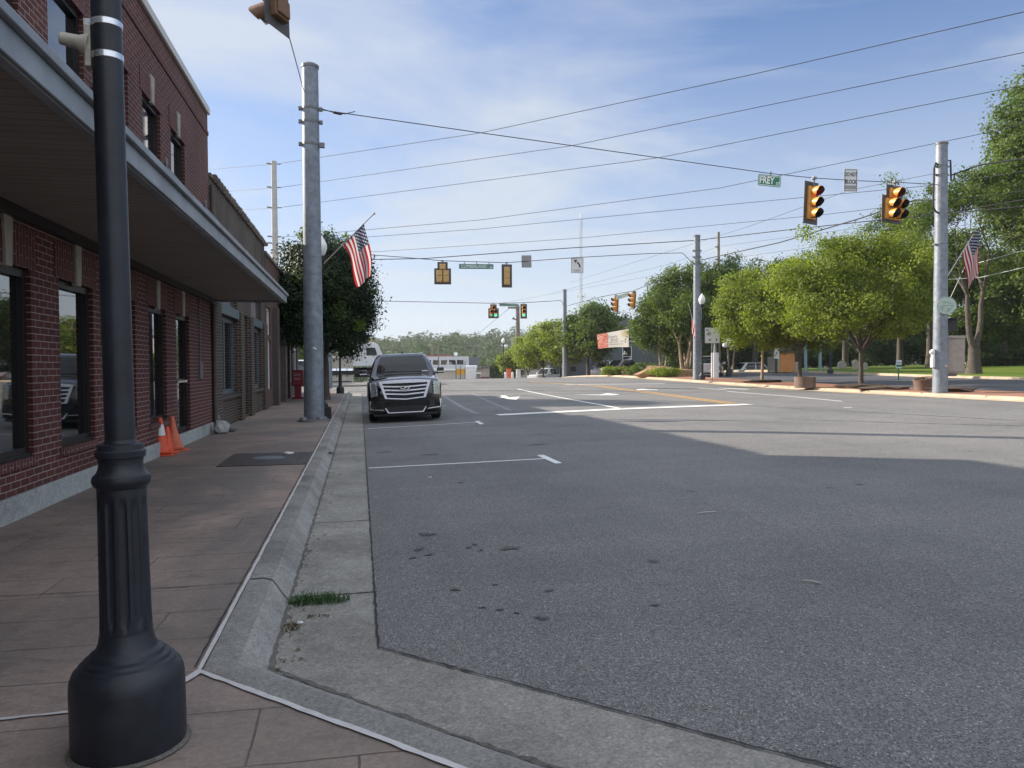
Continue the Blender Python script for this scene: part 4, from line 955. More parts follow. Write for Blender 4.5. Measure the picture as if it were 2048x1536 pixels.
t, M = plate_sign('notice_sign', 'white sign reading DO NOT BLOCK between the two near signals', at(1701.5, 360.5, 25.4), 0.46, 0.75, R(-8), M_['sign_white'], 1.0, border=M_['ink'])
text_part('DO NOT', 0.19, M_['ink'], t, M @ Matrix.Translation((0, -0.004, 0.185)), sx=0.58, bold=0.004); text_part('BLOCK', 0.19, M_['ink'], t, M @ Matrix.Translation((0, -0.004, -0.055)), sx=0.64, bold=0.004)
g = MB(); g.prism([(-0.19, -0.3), (0.19, -0.3), (0.19, -0.17), (-0.19, -0.17)], M @ Matrix.Translation((0, -0.002, 0)), 0.001); g.build('grey_patch', M_['sign_back'], t, smooth=0)
t, M = plate_sign('street_name_sign', 'long green street name sign reading CUMBERLAND between two tan signal backs', at(952.5, 533, 45.2), 2.02, 0.29, R(-9), M_['sign_green_old'], 0.5, hangers=(-0.7, 0.02, 0.75))
text_part('CUMBERLAND', 0.25, M_['letter_white'], t, M @ Matrix.Translation((-0.14, -0.004, 0.0)), sx=0.92); text_part('DR', 0.13, M_['letter_white'], t, M @ Matrix.Translation((0.88, -0.004, -0.05)), sx=0.8, bold=0.003)
plate_sign('sign_back', 'blank grey back of a sign hung on the wire left of the left turn sign', at(1053, 523, 45.8), 0.59, 0.73, R(172), M_['sign_back'], 0.5)
t, M = plate_sign('turn_sign', 'white left turn arrow sign on the wire above the street', at(1154.5, 531, 46.5), 0.76, 0.92, R(-9), M_['sign_white'], 1.0, border=M_['sign_back'])
a = MB(); arc = [(0.16 - 0.3*(1-math.cos(R(k))), -0.12 + 0.34*math.sin(R(k))) for k in range(0, 72, 8)]
aw = MB(); o_ = []; i_ = []
for k, (x, z) in enumerate(arc):
    x2, z2 = arc[min(k+1, len(arc)-1)]; x1, z1 = arc[max(k-1, 0)]; tx, tz = x2-x1, z2-z1; l = math.hypot(tx, tz); nx_, nz_ = -tz/l, tx/l
    o_.append((x+nx_*0.045, z+nz_*0.045)); i_.append((x-nx_*0.045, z-nz_*0.045))
aw.prism(o_ + i_[::-1], M @ Matrix.Translation((0, -0.004, 0)), 0.002); aw.prism([(-0.22, 0.33), (-0.0, 0.34), (-0.1, 0.13)], M @ Matrix.Translation((0, -0.005, 0)), 0.002)
aw.build('arrow', M_['ink'], t, smooth=0)
text_part('ONLY', 0.17, M_['sign_back'], t, M @ Matrix.Translation((0, -0.004, -0.31)), sx=0.9, bold=0.003)
t, M = plate_sign('street_name_sign', 'small distant street name sign between the two green signals', at(1018, 610, 72.3), 1.85, 0.26, R(-10), M_['sign_green_old'], 1.5, hangers=(-0.5, 0.5), border=M_['letter_white'])
for u, v, d, lb in ((1239, 594, 60.0, 'pale green sign at a slant right of the lower side street signal'), (1252, 590, 59.3, 'pale green sign at a slant left of the upper side street signal')):
    plate_sign('street_name_sign', lb, at(u, v, d), 0.55, 0.3, R(-30), M_['seal'], -15, border=M_['letter_white'])
# route sign on its post under the maple
q = along(1424.5, 45.2, 0.14)
rs = thing('route_sign', 'white route sign on a thin post, partly covered by maple leaves', 'sign', q)
MB().box(-0.03, 0.03, 0.0, 0.03, 0, 3.1).build('post', M_['steel'], rs)
Mr = Matrix.Translation((0.0, -0.012, 2.68)) @ Matrix.Rotation(R(-22), 4, 'Z')
MB().prism([(-0.42, -0.45), (0.42, -0.45), (0.42, 0.45), (-0.42, 0.45)], Mr, 0.006).build('panel', M_['sign_white'], rs, smooth=0)
text_part('N', 0.16, M_['ink'], rs, Mr @ Matrix.Translation((-0.28, -0.004, 0.3)), bold=0.006); text_part('49', 0.3, M_['ink'], rs, Mr @ Matrix.Translation((-0.2, -0.004, 0.07)), sx=0.8, bold=0.004)
ar = MB(); ar.prism([(-0.24, -0.27), (-0.14, -0.21), (-0.14, -0.245), (-0.06, -0.245), (-0.06, -0.295), (-0.14, -0.295), (-0.14, -0.33)], Mr @ Matrix.Translation((0, -0.004, 0)), 0.002)
ar.prism([(0.24, -0.19), (0.3, -0.27), (0.262, -0.27), (0.262, -0.35), (0.218, -0.35), (0.218, -0.27), (0.18, -0.27)], Mr @ Matrix.Translation((0, -0.004, 0)), 0.002); ar.build('arrow', M_['ink'], rs, smooth=0)
# lawn sign, small white banner on a trunk
q = along(1797.5, 41.0); q.z += 0.1
ls = thing('lawn_sign', 'small white sign with green bands on a green post at the edge of the lawn', 'sign', q)
MB().box(-0.03, 0.03, 0, 0.03, 0, 0.75).build('post', M_['sign_green'], ls); MB().box(-0.17, 0.17, -0.012, -0.002, 0.62, 1.06).build('panel', M_['sign_white'], ls, bevel=0.003)
bb = MB(); bb.box(-0.16, 0.16, -0.016, -0.0122, 0.7, 0.82); bb.box(-0.16, 0.16, -0.016, -0.0122, 0.9, 0.94); bb.build('green_band', M_['sign_green'], ls)
# the street banner
def bn_mat():
    m, nt, b = new_mat('banner_vinyl'); h = N(nt); uv = h.coord('UV'); s = h.n('ShaderNodeSeparateXYZ', {0: uv}).outputs
    leafs = h.ramp(h.noise(h.scalevec(uv, (3.0, 5.0, 1)), 2.0, 5, 0.7, 2.0), [(0.42, (0.62, 0.10, 0.06)), (0.58, (0.8, 0.52, 0.42))])
    red = h.math('LESS_THAN', s[0], 0.34)
    white = (0.76, 0.73, 0.68)
    gx = h.math('SUBTRACT', s[0], 0.88); gzv = h.math('SUBTRACT', s[1], 0.78)
    d = h.math('SQRT', h.math('ADD', h.math('POWER', h.math('MULTIPLY', gx, 1.9), 2.0), h.math('POWER', gzv, 2.0)))
    c = h.mix(h.ramp(d, [(0.1, 0.75), (0.3, 0.0)]), white, (0.62, 0.5, 0.22))
    c = h.mix(red, c, leafs)
    nt.nodes.remove(b)
    d = h.n('ShaderNodeBsdfDiffuse', {'Color': c}); t = h.n('ShaderNodeBsdfTranslucent', {'Color': c})
    mx = h.n('ShaderNodeMixShader', {0: 0.55, 1: d.outputs[0], 2: t.outputs[0]}); nt.links.new(mx.outputs[0], nt.nodes['Material Output'].inputs[0])
    return m
ban = thing('street_banner', 'white and red vinyl banner strung slackly between trees across the street', 'banner', at(1225.5, 681, 66))
Mb = Matrix.Rotation(R(-14), 4, 'Z')
vs, fs, uvs = [], [], []; nx_, nz_ = 24, 8
for j in range(nz_+1):
    for i in range(nx_+1):
        u, w = i/nx_, j/nz_
        x = -1.36 + 2.72*u + 0.12*(1-w)*(1-u); z = -0.7 + 1.26*w + 0.30*u*w + 0.12*u + 0.06*math.sin(u*3.1)*(1-w) - 0.04*(1-u)*(w)
        vs.append(Mb @ Vector((x, 0.04*math.sin(u*7+w*2), z))); uvs.append((u, w))
fs = [(j*(nx_+1)+i, j*(nx_+1)+i+1, (j+1)*(nx_+1)+i+1, (j+1)*(nx_+1)+i) for j in range(nz_) for i in range(nx_)]
o = MB().add(vs, fs).build('vinyl', bn_mat(), ban, smooth=60, recalc=False)
for lp in o.data.loops: o.data.uv_layers[0].data[lp.index].uv = uvs[lp.vertex_index]
for txt, sz, x, z in (('Empty', 0.36, -0.02, 0.33), ('Bowl', 0.36, 0.14, 0.06)):
    text_part(txt, sz, M_['sign_back'], ban, Mb @ Matrix.Translation((x, -0.07, z)) @ Matrix.Rotation(R(-6), 4, 'Y'), sx=0.9)
lm = MB()
for x0, x1, z in ((-0.35, 0.05, -0.22), (0.15, 0.5, -0.18), (0.6, 1.15, -0.1), (-0.3, 0.9, -0.36)):
    lm.prism([(x0, z), (x1, z+0.05), (x1, z+0.09), (x0, z+0.04)], Mb @ Matrix.Translation((0, -0.07, 0)), 0.002)
lm.build('small_print', M_['sign_back'], ban, smooth=0)
rp = MB()
for (x, z, X2, Z2) in ((1.36, 0.98, 2.7, 1.3), (1.36, -0.52, 2.6, -0.5), (-1.36, 0.5, -2.6, 0.55), (-1.25, -0.7, -2.4, -0.65)): rp.cyl(Mb @ Vector((x, 0, z)), Mb @ Vector((X2, 0, Z2)), 0.015, n=6)
rp.build('cord', M_['wire_grey'], ban)

# ---------------------------------------------------------------- flags
def flag_mat():
    m, nt, b = new_mat('flag_cloth'); h = N(nt); s = h.n('ShaderNodeSeparateXYZ', {0: h.coord('UV')}).outputs
    U, V = s[0], s[1]
    stripe = h.math('LESS_THAN', h.math('FRACT', h.math('MULTIPLY', V, 6.5)), 0.5)
    c = h.mix(stripe, (0.66, 0.64, 0.64), (0.42, 0.03, 0.035))
    can_ = h.math('MULTIPLY', h.math('LESS_THAN', U, 0.4), h.math('GREATER_THAN', V, 6/13))
    su = h.math('SUBTRACT', h.math('FRACT', h.math('MULTIPLY', U, 15.0)), 0.5)
    row = h.math('MULTIPLY', V, 16.0); off = h.math('MULTIPLY', h.math('MODULO', h.math('FLOOR', row), 2.0), 0.5)
    su = h.math('SUBTRACT', h.math('FRACT', h.math('ADD', h.math('MULTIPLY', U, 13.5), off)), 0.5); sv = h.math('SUBTRACT', h.math('FRACT', row), 0.5)
    star = h.math('LESS_THAN', h.math('ADD', h.math('MULTIPLY', su, su), h.math('MULTIPLY', sv, sv)), 0.085)
    cc = h.mix(star, (0.018, 0.022, 0.075), (0.6, 0.6, 0.62))
    c = h.mix(can_, c, cc)
    nt.nodes.remove(b)
    d = h.n('ShaderNodeBsdfDiffuse', {'Color': c}); t = h.n('ShaderNodeBsdfTranslucent', {'Color': c})
    mx = h.n('ShaderNodeMixShader', {0: 0.5, 1: d.outputs[0], 2: t.outputs[0]}); nt.links.new(mx.outputs[0], nt.nodes['Material Output'].inputs[0])
    return m
M_['flag'] = flag_mat()
def make_flag(label, foot, tip, hoist, fly, f0, sway, seed=0, fold=1.0, droop=1.0):
    """staff from foot to tip; the hoist edge lies along the staff from fraction f0 for `hoist` metres, the fly hangs"""
    t = thing('flag', label, 'flag', foot, group='flags on poles')
    s = Vector(tip) - Vector(foot); L = s.length; d = s.normalized()
    st = MB(); st.cyl((0,0,0), s, 0.016, 0.013, n=8); st.build('staff', M_['sign_white' if seed % 2 else 'steel_dark'], t); MB().ball(s, 0.035).build('finial', M_['sig_tan'], t)
    rr = random.Random(seed); side = Vector((sway[0], sway[1], 0)); perp = d.cross(Vector((0,0,1))).normalized()
    nu, nv = 30, 20; vs = []; uvs = []
    out = Vector((d.x, d.y, 0)).normalized()
    for j in range(nv+1):
        v = j/nv; hp = d*(f0 + hoist*v)              # v = 1 at the outer end: the canton
        for i in range(nu+1):
            u = i/nu; g = u*fly
            dirv = (Vector((0, 0, -1))*droop + side*(1-0.5*u)).normalized()
            gather = u**0.8*fold
            p = hp + dirv*g
            # the cloth gathers towards the outer edge as it hangs
            p += -d*0  + (d*hoist*(0.62 - v))*gather*0.62
            p += perp*(0.085*math.sin(v*9.0 + u*2.2 + seed)*gather + 0.05*math.sin(v*17 + seed*2 + u*3)*gather) + out*0.03*math.sin(u*6+v*4+seed)
            vs.append(p); uvs.append((u, v))
    fs = [(j*(nu+1)+i, j*(nu+1)+i+1, (j+1)*(nu+1)+i+1, (j+1)*(nu+1)+i) for j in range(nv) for i in range(nu)]
    o = MB().add(vs, fs).build('cloth', M_['flag'], t, smooth=80, recalc=False)
    uvd = np.array(uvs)[[lp.vertex_index for lp in o.data.loops]]; o.data.uv_layers[0].data.foreach_set('uv', uvd.ravel())
    return t
make_flag('striped flag hanging from a slanted staff right of the big grey pole', at(648, 527, 22.7), at(748.5, 427, 22.3), 0.92, 1.42, 0.80, (0.36, 0.0), 0, 0.62)
q = at(1880, 552, 28); make_flag('striped flag on the grey pole with the round disc, lit by the sun', PR_ + Vector((0.12, -0.2, 4.25)), at(1946, 470, 27.4), 0.98, 1.5, 0.92, (0.10, -0.08), 3, 0.42)
make_flag('limp gathered flag on the grey pole left of the route sign', at(1391, 660, 48.2), at(1377, 608, 47.2), 0.9, 1.3, 0.65, (0.22, -0.12), 5, 0.7)
make_flag('small far flag above the bright maples past the crest', at(1121, 680, 83.8), at(1103, 642, 83.6), 1.0, 1.4, 1.3, (0.4, 0.0), 7, 0.5)

# ---------------------------------------------------------------- other poles
q = along(553, 60); cp_ = thing('utility_pole', 'tall pale concrete pole behind the brick shops carrying the wires', 'utility pole', q)
zt = at(553, 325, 60).z - q.z
MB().lathe([(0.30, 0), (0.2, zt), (0.01, zt+0.02)], n=20).build('shaft', M_['conc_pole'], cp_)
for v in (330, 376.5, 416.5, 474, 487):
    z = at(553, v, 60).z - q.z; MB().cyl((-0.2, 0, z), (-0.55, -0.05, z), 0.055, n=8).cyl((0.2, 0, z), (0.5, 0.03, z), 0.04, n=8).build('insulator', M_['steel_dark'], cp_)
q = along(1036, 118); wp = thing('utility_pole', 'brown wooden pole with crossarm near the green lit signals', 'utility pole', q)
zt = at(1036, 611, 118).z - q.z
b = MB(); b.lathe([(0.42, 0), (0.3, zt)], n=14); b.build('shaft', M_['wood_pole'], wp)
b = MB(); b.box(-1.5, 0.3, -0.1, 0.1, zt-0.5, zt-0.25); b.build('crossarm', M_['wood_pole'], wp)
for x in (-1.4, -0.9, -0.4): MB().cyl((x, 0, zt-0.25), (x, 0, zt+0.05), 0.07, n=8).build('insulator', M_['sign_back'], wp)
MB().tube([(-0.3, 0, zt-2.2), (-0.8, 0, zt-1.9)], [0.05, 0.22]).build('flood_light', M_['steel_dark'], wp)
q = along(1437, 78); tp = thing('utility_pole', 'slim dark pole with a transformer rising above the trees right of the second steel pole', 'utility pole', q)
zt = at(1437, 465, 78).z - q.z
MB().lathe([(0.22, 0), (0.13, zt)], n=12).build('shaft', M_['wood_pole'], tp)
for dz in (1.5, 2.75, 4.3): MB().box(-0.35, 0.1, -0.05, 0.05, zt-dz-0.06, zt-dz+0.06).build('insulator', M_['steel_dark'], tp)
MB().lathe([(0.22, zt-4.9), (0.24, zt-4.8), (0.24, zt-4.1), (0.2, zt-4.0)], (0.42, 0, 0), 14).build('transformer', M_['sign_back'], tp)
MB().tube([(0.1, 0, zt-2.9), (0.4, 0, zt-2.75), (0.45, 0, zt-3.1)], 0.06).build('cutout', M_['sign_back'], tp)
for u, v, d, lb in ((865, 690, 170, 'small far wooden pole in front of the long white building'), (877, 694, 165, 'thin far pole beside the wooden one at the long white building')):
    q = along(u, d); z = at(u, v, d).z - q.z; pp = thing('utility_pole', lb, 'utility pole', q); MB().lathe([(0.13, 0), (0.1, z)], n=10).build('shaft', M_['wood_pole'], pp); MB().box(-0.8, 0.8, -0.05, 0.05, z-0.5, z-0.35).build('crossarm', M_['wood_pole'], pp)
# radio mast far behind
q = along(1163, 330); q.z = -4; rm = thing('radio_mast', 'very tall thin lattice radio mast far behind the trees', 'radio mast', q)
H = at(1163, 438, 330).z + 4; b = MB()
for k in range(3):
    a = k*2.094 + 0.3; b.cyl((0.55*math.cos(a), 0.55*math.sin(a), 0), (0.55*math.cos(a), 0.55*math.sin(a), H), 0.075, n=5)
nz = int(H/1.2)
for i in range(nz):
    for k in range(3):
        a, c_ = k*2.094+0.3, (k+1)*2.094+0.3; b.cyl((0.55*math.cos(a), 0.55*math.sin(a), i*1.2), (0.55*math.cos(c_), 0.55*math.sin(c_), (i+1)*1.2), 0.035, n=4, cap=False)
b.build('lattice', M_['sign_back'], rm, smooth=0)
an = MB(); z0 = at(1163, 593, 330).z + 4
for k in range(6):
    a = k*1.047; an.box(1.9*math.cos(a)-0.12, 1.9*math.cos(a)+0.12, 1.9*math.sin(a)-0.12, 1.9*math.sin(a)+0.12, z0-1.0, z0+1.2); an.cyl((0, 0, z0), (1.9*math.cos(a), 1.9*math.sin(a), z0), 0.08, n=5)
an.build('antenna', M_['sign_white'], rm, smooth=0)
for a in (0, 2, 4):
    MB().cyl((0.6*math.cos(a), 0.6*math.sin(a), H-5), (0.6*math.cos(a), 0.6*math.sin(a), H+2), 0.09, n=5).build('whip', M_['sign_white'], rm)

# ---------------------------------------------------------------- overhead wires
def wire(label, pts, r=0.014, mat='wire_grey', n=14, sag=0.0, name='overhead_wire'):
    P = [Vector(p) for p in pts]; out = []
    if P[-1].x > 22 and P[-1].y < 36: P.append(P[-1] + (P[-1]-P[-2]).normalized()*16)
    for a, b in zip(P, P[1:]):
        for k in range(n):
            t = k/n; p = a.lerp(b, t); p.z -= sag*4*t*(1-t); out.append(p)
    out.append(P[-1])
    return tag(MB().tube(out, r, 5).build(name, M_[mat], uv=False), label, 'wire', 'overhead wires')
CP = [at(553, v, 60) for v in (328, 376, 416, 475, 487)]
wire('topmost thin wire crossing the whole sky to the upper right corner', [at(380, 342, 75), CP[0], at(960, 266, 46), at(1500, 150, 36), at(2130, 5, 28)], 0.019, n=6)
wire('second thin wire from the top running from the concrete pole to the right edge', [at(380, 388, 75), CP[1], at(1140, 292, 43), at(2130, 88, 29)], 0.017, n=6)
wire('third thin wire from the top running from the concrete pole to the right edge', [at(380, 425, 75), CP[2], at(1320, 315, 42), at(2130, 154, 31)], 0.017, n=6)
wire('wire from the concrete pole passing just under the green street name sign', [CP[3], at(960, 440, 52), at(1440, 376, 44), at(1990, 262, 36), at(2130, 228, 34)], 0.016, n=6)
wire('wire from the concrete pole passing behind the flag to the right pole', [CP[4], at(960, 458, 52), at(1500, 405, 44), at(1862, 371, 36), at(2130, 330, 32)], 0.015, n=6)
wire('lower wire above the left turn sign running to the right behind the signals', [at(500, 510, 62), at(760, 503, 56), at(1150, 477, 50), at(1650, 429, 42), at(2130, 372, 35)], 0.013, n=6)
wire('thick dark cable from behind the oval tree over the second steel pole', [P5_ + Vector((0, 0, 7.4)), at(850, 517, 45), at(1140, 496, 47), P3_ + Vector((0, 0, 8.75)), at(1600, 457, 40), at(1760, 440, 36), at(2130, 405, 30)], 0.024, 'wire', n=6)
wire('span wire carrying the long street name sign and the left turn sign', [P5_ + Vector((0.1, 0, 7.9)), at(800, 514, 45), at(885, 521.5, 45), at(1013, 525.5, 45.5), at(1155, 515, 46.5), at(1300, 507, 47.5), at(1365, 506, 48), at(1385, 526, 48.4)], 0.02, 'wire', n=4)
wire('far span wire carrying the two green lit signals', [at(560, 596, 66), at(755, 602, 70), at(987, 606.5, 72), at(1047, 605.5, 72.5), at(1122, 601, 79), at(1129, 612, 79.9)], 0.026, 'wire', n=4)
wire('span wire sloping up to the second steel pole with side street signals', [P4_ + Vector((0, 0, 7.3)), at(1200, 594, 63), at(1266, 582, 58.5), at(1320, 560, 53), P3_ + Vector((0, -0.1, 7.4))], 0.025, 'wire', n=4)
wire('thick black cable rising from the second steel pole to the flagged pole', [P3_ + Vector((0, -0.1, 7.45)), at(1560, 485, 39), at(1720, 437, 33), at(1830, 400, 29.5), PR_ + Vector((-0.2, 0, 7.0))], 0.028, 'wire', n=5)
wire('near span wire from the big grey pole to the flagged pole carrying the red signals', [PL.location + Vector((0.2, 0, 7.95)), at(705, 229, 20.3), at(960, 265.5, 21.5), at(1320, 316, 23), at(1540, 347, 24.2), at(1628, 356, 24.8), at(1705, 361, 25.5), at(1790, 364.5, 26.3), PR_ + Vector((-0.15, 0, 7.55))], 0.013, 'wire', n=4)
tk = MB(); a = PL.location + Vector((0.22, -0.02, 7.98)); tk.tube([a, at(668, 225.5, 19.9), at(690, 228, 20.1), at(710, 223, 20.3)], 0.012, 5); tk.tube([at(666, 224.5, 19.85), at(683, 228, 20.0)], 0.035, 6)
tag(tk.build('wire_grip', M_['wire'], uv=False), 'short dark splice and loose tail on the span wire beside the big grey pole', 'wire grip')
wire('thin wire from the big grey pole up to the signal at the top edge', [PL.location + Vector((-0.15, -0.1, 8.35)), at(565, 24, 14), at(540, -100, 12), at(470, -420, 9)], 0.011, 'wire', n=5)
wire('cable leaving the flagged pole towards the right edge into the tree', [PR_ + Vector((0.4, 0, 7.9)), at(1960, 330, 27), at(2130, 305, 25)], 0.03, 'wire', n=5)
wire('lower cable passing the flagged pole towards the right edge', [PR_ + Vector((0.2, 0, 6.55)), at(1960, 415, 27), at(2130, 385, 25)], 0.02, 'wire', n=5)
wire('faint wire from the flagged pole sloping down left behind the signals', [PR_ + Vector((0, 0, 8.0)), at(1700, 380, 33), at(1500, 452, 50), at(1140, 565, 110)], 0.012, n=4)
wire('faint far wire sloping through the second steel pole to the slim pole', [at(1100, 587, 110), at(1340, 528, 95), at(1437, 493, 78), at(1800, 445, 60), at(2130, 400, 48)], 0.013, n=4)
wire('lowest faint far wire through the slim transformer pole', [at(1000, 607, 118), at(1340, 545, 95), at(1437, 520, 78), at(1800, 470, 60), at(2130, 420, 48)], 0.013, n=4)
wire('pale service wire in front of the big trees at the right edge, upper', [at(1880, 640, 46), at(1930, 533, 46), at(2130, 478, 40)], 0.015, 'sign_white', n=4)
wire('pale service wire in front of the big trees at the right edge, lower', [at(1880, 560, 46), at(1960, 555, 45), at(2130, 516, 40)], 0.015, 'sign_white', n=4)
wire('faint wires running from the wooden crossarm down to the hills at left', [at(1020, 615, 118), at(960, 665, 160), at(800, 720, 260)], 0.03, n=5)
# ---------------------------------------------------------------- vehicles (local front is -Y)
def loft_body(keys, wheels, rw, half_extra=0.0, step=0.07):
    ky = [k[0] for k in keys]; y0, y1 = ky[0], ky[-1]
    ys = sorted(set(ky + rng(y0, y1, step) + [w+s*rw*1.14 for w in wheels for s in (-1, -0.97, -0.85, -0.6, 0.6, 0.85, 0.97, 1)]))
    ys = [y for y in ys if y0 <= y <= y1]
    vs = []; K = 20
    for y in ys:
        w, zb, zs, zt = (float(np.interp(y, ky, [k[i] for k in keys])) for i in (1, 2, 3, 4))
        za = zb + 0.02
        for yw in wheels:
            R_ = rw*1.14
            if abs(y-yw) < R_: za = max(za, rw*0.98 + math.sqrt(R_*R_-(y-yw)**2))
        za = min(za, zs-0.16)
        zm = max(za+0.05, zb + (zs-zb)*0.55)
        half = [(0, zb), (w-0.30, zb), (w-0.29, za), (w-0.03, za), (w-0.004, za+0.025), (w, zm), (w-0.012, zs-0.12), (w-0.045, zs-0.03), (w-0.13, zs+0.4*(zt-zs)), (w*0.5, zt), (0, zt+0.012)]
        ring = half + [(-x, z) for x, z in half[-2:0:-1]]
        K = len(ring); vs += [(x, y, z) for x, z in ring]
    fs = [(i*K+k, i*K+(k+1)%K, (i+1)*K+(k+1)%K, (i+1)*K+k) for i in range(len(ys)-1) for k in range(K)]
    fs += [tuple(range(K))[::-1], tuple((len(ys)-1)*K+k for k in range(K))]
    return MB().add(vs, fs)
def greenhouse(g):
    """roof and pillars as one skin; returns mesh builder and glass quads"""
    zb, zr, wb, wt, b0, t0, t1, b1 = (g[k] for k in ('zb', 'zr', 'wb', 'wt', 'b0', 't0', 't1', 'b1'))
    mb = MB(); vs = []
    rows = [(b0, b1, wb, zb), (b0+(t0-b0)*0.5, b1+(t1-b1)*0.5, wb+(wt-wb)*0.42, zb+(zr-zb)*0.52), (t0-0.02, t1+0.02, wt, zr-0.075), (t0+0.08, t1-0.05, wt-0.07, zr-0.02), (t0+0.35, t1-0.3, wt-0.3, zr+0.005)]
    for (f, r, w, z) in rows:
        c = 0.14*w
        vs += [(-w+c, f-0.03, z), (0, f-0.10, z), (w-c, f-0.03, z), (w, f+0.14, z), (w, (f+r)/2, z), (w, r-0.14, z), (w-c, r, z), (0, r+0.04, z), (-w+c, r, z), (-w, r-0.14, z), (-w, (f+r)/2, z), (-w, f+0.14, z)]
    K = 12; fs = [(i*K+k, i*K+(k+1)%K, (i+1)*K+(k+1)%K, (i+1)*K+k) for i in range(len(rows)-1) for k in range(K)]
    fs.append(tuple((len(rows)-1)*K+k for k in range(K)))
    mb.add(vs, fs)
    def P(row, k): return Vector(vs[row*K+k])
    return mb, P, rows
def glass_quad(a, b, c, d, out, inset=(0.06, 0.06), lift=0.006):
    """a b along the bottom, d c along the top; pulled in from the edges and lifted off the skin"""
    def q(s, t): return (a.lerp(b, s)).lerp(d.lerp(c, s), t)
    n_ = (b-a).cross(d-a).normalized(); n_ = n_ if n_.dot(out) > 0 else -n_
    s0, t0 = inset[0], inset[1]
    return [q(s0, t0)+n_*lift, q(1-s0, t0)+n_*lift, q(1-s0, 1-t0)+n_*lift, q(s0, 1-t0)+n_*lift]
def vehicle(name, label, cat, loc, rz, keys, g, wheels, rw, tw, paint, tilt=0.0, group=None, lights=None, bars=None, glass_rows=2):
    t = thing(name, label, cat, loc, group=group, rot=(0, R(tilt), rz))
    body = loft_body(keys, wheels, rw).build('body', paint, t, smooth=38)
    mb, P, rows = greenhouse(g); cab_ = mb.build('cabin', paint, t, smooth=38)
    ws = MB()                                  # windscreen in two bowed halves
    for r_ in (0, 1):
        t0 = 0.03 if r_ == 0 else 0.0
        for k0, k1, s0, s1 in ((0, 1, 0.05, 0), (1, 2, 0, 0.05)):
            a, b, c, d = P(r_, k0), P(r_, k1), P(r_+1, k1), P(r_+1, k0)
            def q(s, tt): return a.lerp(b, s).lerp(d.lerp(c, s), tt)
            n_ = Vector((0, -1, 0.5)).normalized()*0.012
            ws.add([q(s0, t0)+n_, q(1-s1, t0)+n_, q(1-s1, 1-0.04*(r_))+n_, q(s0, 1-0.04*(r_))+n_], [(0,1,2,3)])
    ws.build('windscreen', M_['car_glass'], t, smooth=60)
    for s, ks in ((1, (3, 4, 5)), (-1, (11, 10, 9))):
        for k0, k1 in zip(ks, ks[1:]):
            gl = MB()
            for r_ in (0, 1):
                gl.add(glass_quad(P(r_, k0), P(r_, k1), P(r_+1, k1), P(r_+1, k0), Vector((s, 0, 0.2)), (0.05, 0.06 if r_ == 0 else 0.0)), [(0,1,2,3)])
            gl.build('side_window', M_['car_glass'], t, smooth=0)
    gl = MB()
    for r_ in (0, 1):
        gl.add(glass_quad(P(r_, 8), P(r_, 6), P(r_+1, 6), P(r_+1, 8), Vector((0, 1, 0.2)), (0.08, 0.05), 0.05), [(0,1,2,3)])
    gl.build('rear_window', M_['car_glass'], t, smooth=0)
    Mx = Matrix.Rotation(R(90), 3, 'Y')
    for yw in wheels:
        for s in (-1, 1):
            x = s*tw; w_ = bpy.data.objects.new('wheel', None); S.collection.objects.link(w_); w_.parent = t; w_.location = (x, yw, rw)
            hw = 0.125
            MB().lathe([(rw*0.62, -hw), (rw*0.92, -hw), (rw, -hw*0.7), (rw, hw*0.7), (rw*0.92, hw), (rw*0.62, hw)], n=32, M=Mx, cap=False).build('tyre', M_['rubber'], w_, smooth=40)
            rim = MB(); rim.lathe([(rw*0.63, -hw*0.85), (rw*0.60, s*hw*0.3), (rw*0.2, s*hw*0.55), (0.001, s*hw*0.6)], n=24, M=Mx, cap=False)
            for k in range(5):
                a = k*2*math.pi/5; rim.obox(Matrix.Translation((s*hw*0.72, math.sin(a)*rw*0.36, math.cos(a)*rw*0.36)) @ Matrix.Rotation(-a, 4, 'X'), 0.03, rw*0.16, rw*0.52)
            rim.build('rim', M_['rim'], w_, smooth=40)
    if lights:
        for s in (-1, 1):
            x0, x1, z0, z1, y = lights; MB().obox(Matrix.Translation((s*(x0+x1)/2, y, (z0+z1)/2)) @ Matrix.Rotation(R(s*22), 4, 'Z'), x1-x0, 0.1, z1-z0).build('headlight', M_['headlight'], t, bevel=0.02)
    if bars:
        x, z0, z1, y = bars; b = MB()
        nb = max(2, int((z1-z0)/0.07))
        for k in range(nb): z = z0+(z1-z0)*(k+0.5)/nb; b.box(-x, x, y-0.02, y+0.03, z-0.012, z+0.012)
        b.build('grille', M_['satin_chrome'], t)
    for s in (-1, 1):
        m_ = MB(); yb = g['b0']+0.32; zz = g['zb']+0.06
        m_.obox(Matrix.Translation((s*(g['wb']+0.16), yb, zz+0.07)), 0.2, 0.12, 0.17).obox(Matrix.Translation((s*(g['wb']+0.03), yb+0.02, zz)), 0.14, 0.06, 0.05)
        m_.build('mirror', paint, t, bevel=0.03)
    return t
suv_keys = [(-2.60, 0.70, 0.34, 0.86, 0.92), (-2.585, 0.82, 0.27, 0.98, 1.05), (-2.54, 0.905, 0.235, 1.05, 1.12), (-2.44, 0.97, 0.22, 1.09, 1.16), (-2.2, 1.005, 0.22, 1.11, 1.205), (-1.6, 1.02, 0.24, 1.15, 1.26),
            (-1.0, 1.02, 0.26, 1.2, 1.31), (-0.8, 1.02, 0.26, 1.22, 1.28), (2.0, 1.02, 0.26, 1.24, 1.3), (2.45, 0.99, 0.3, 1.24, 1.3), (2.58, 0.92, 0.36, 1.2, 1.26)]
suv_g = dict(zb=1.21, zr=1.865, wb=0.94, wt=0.73, b0=-1.12, t0=-0.32, t1=2.2, b1=2.5)
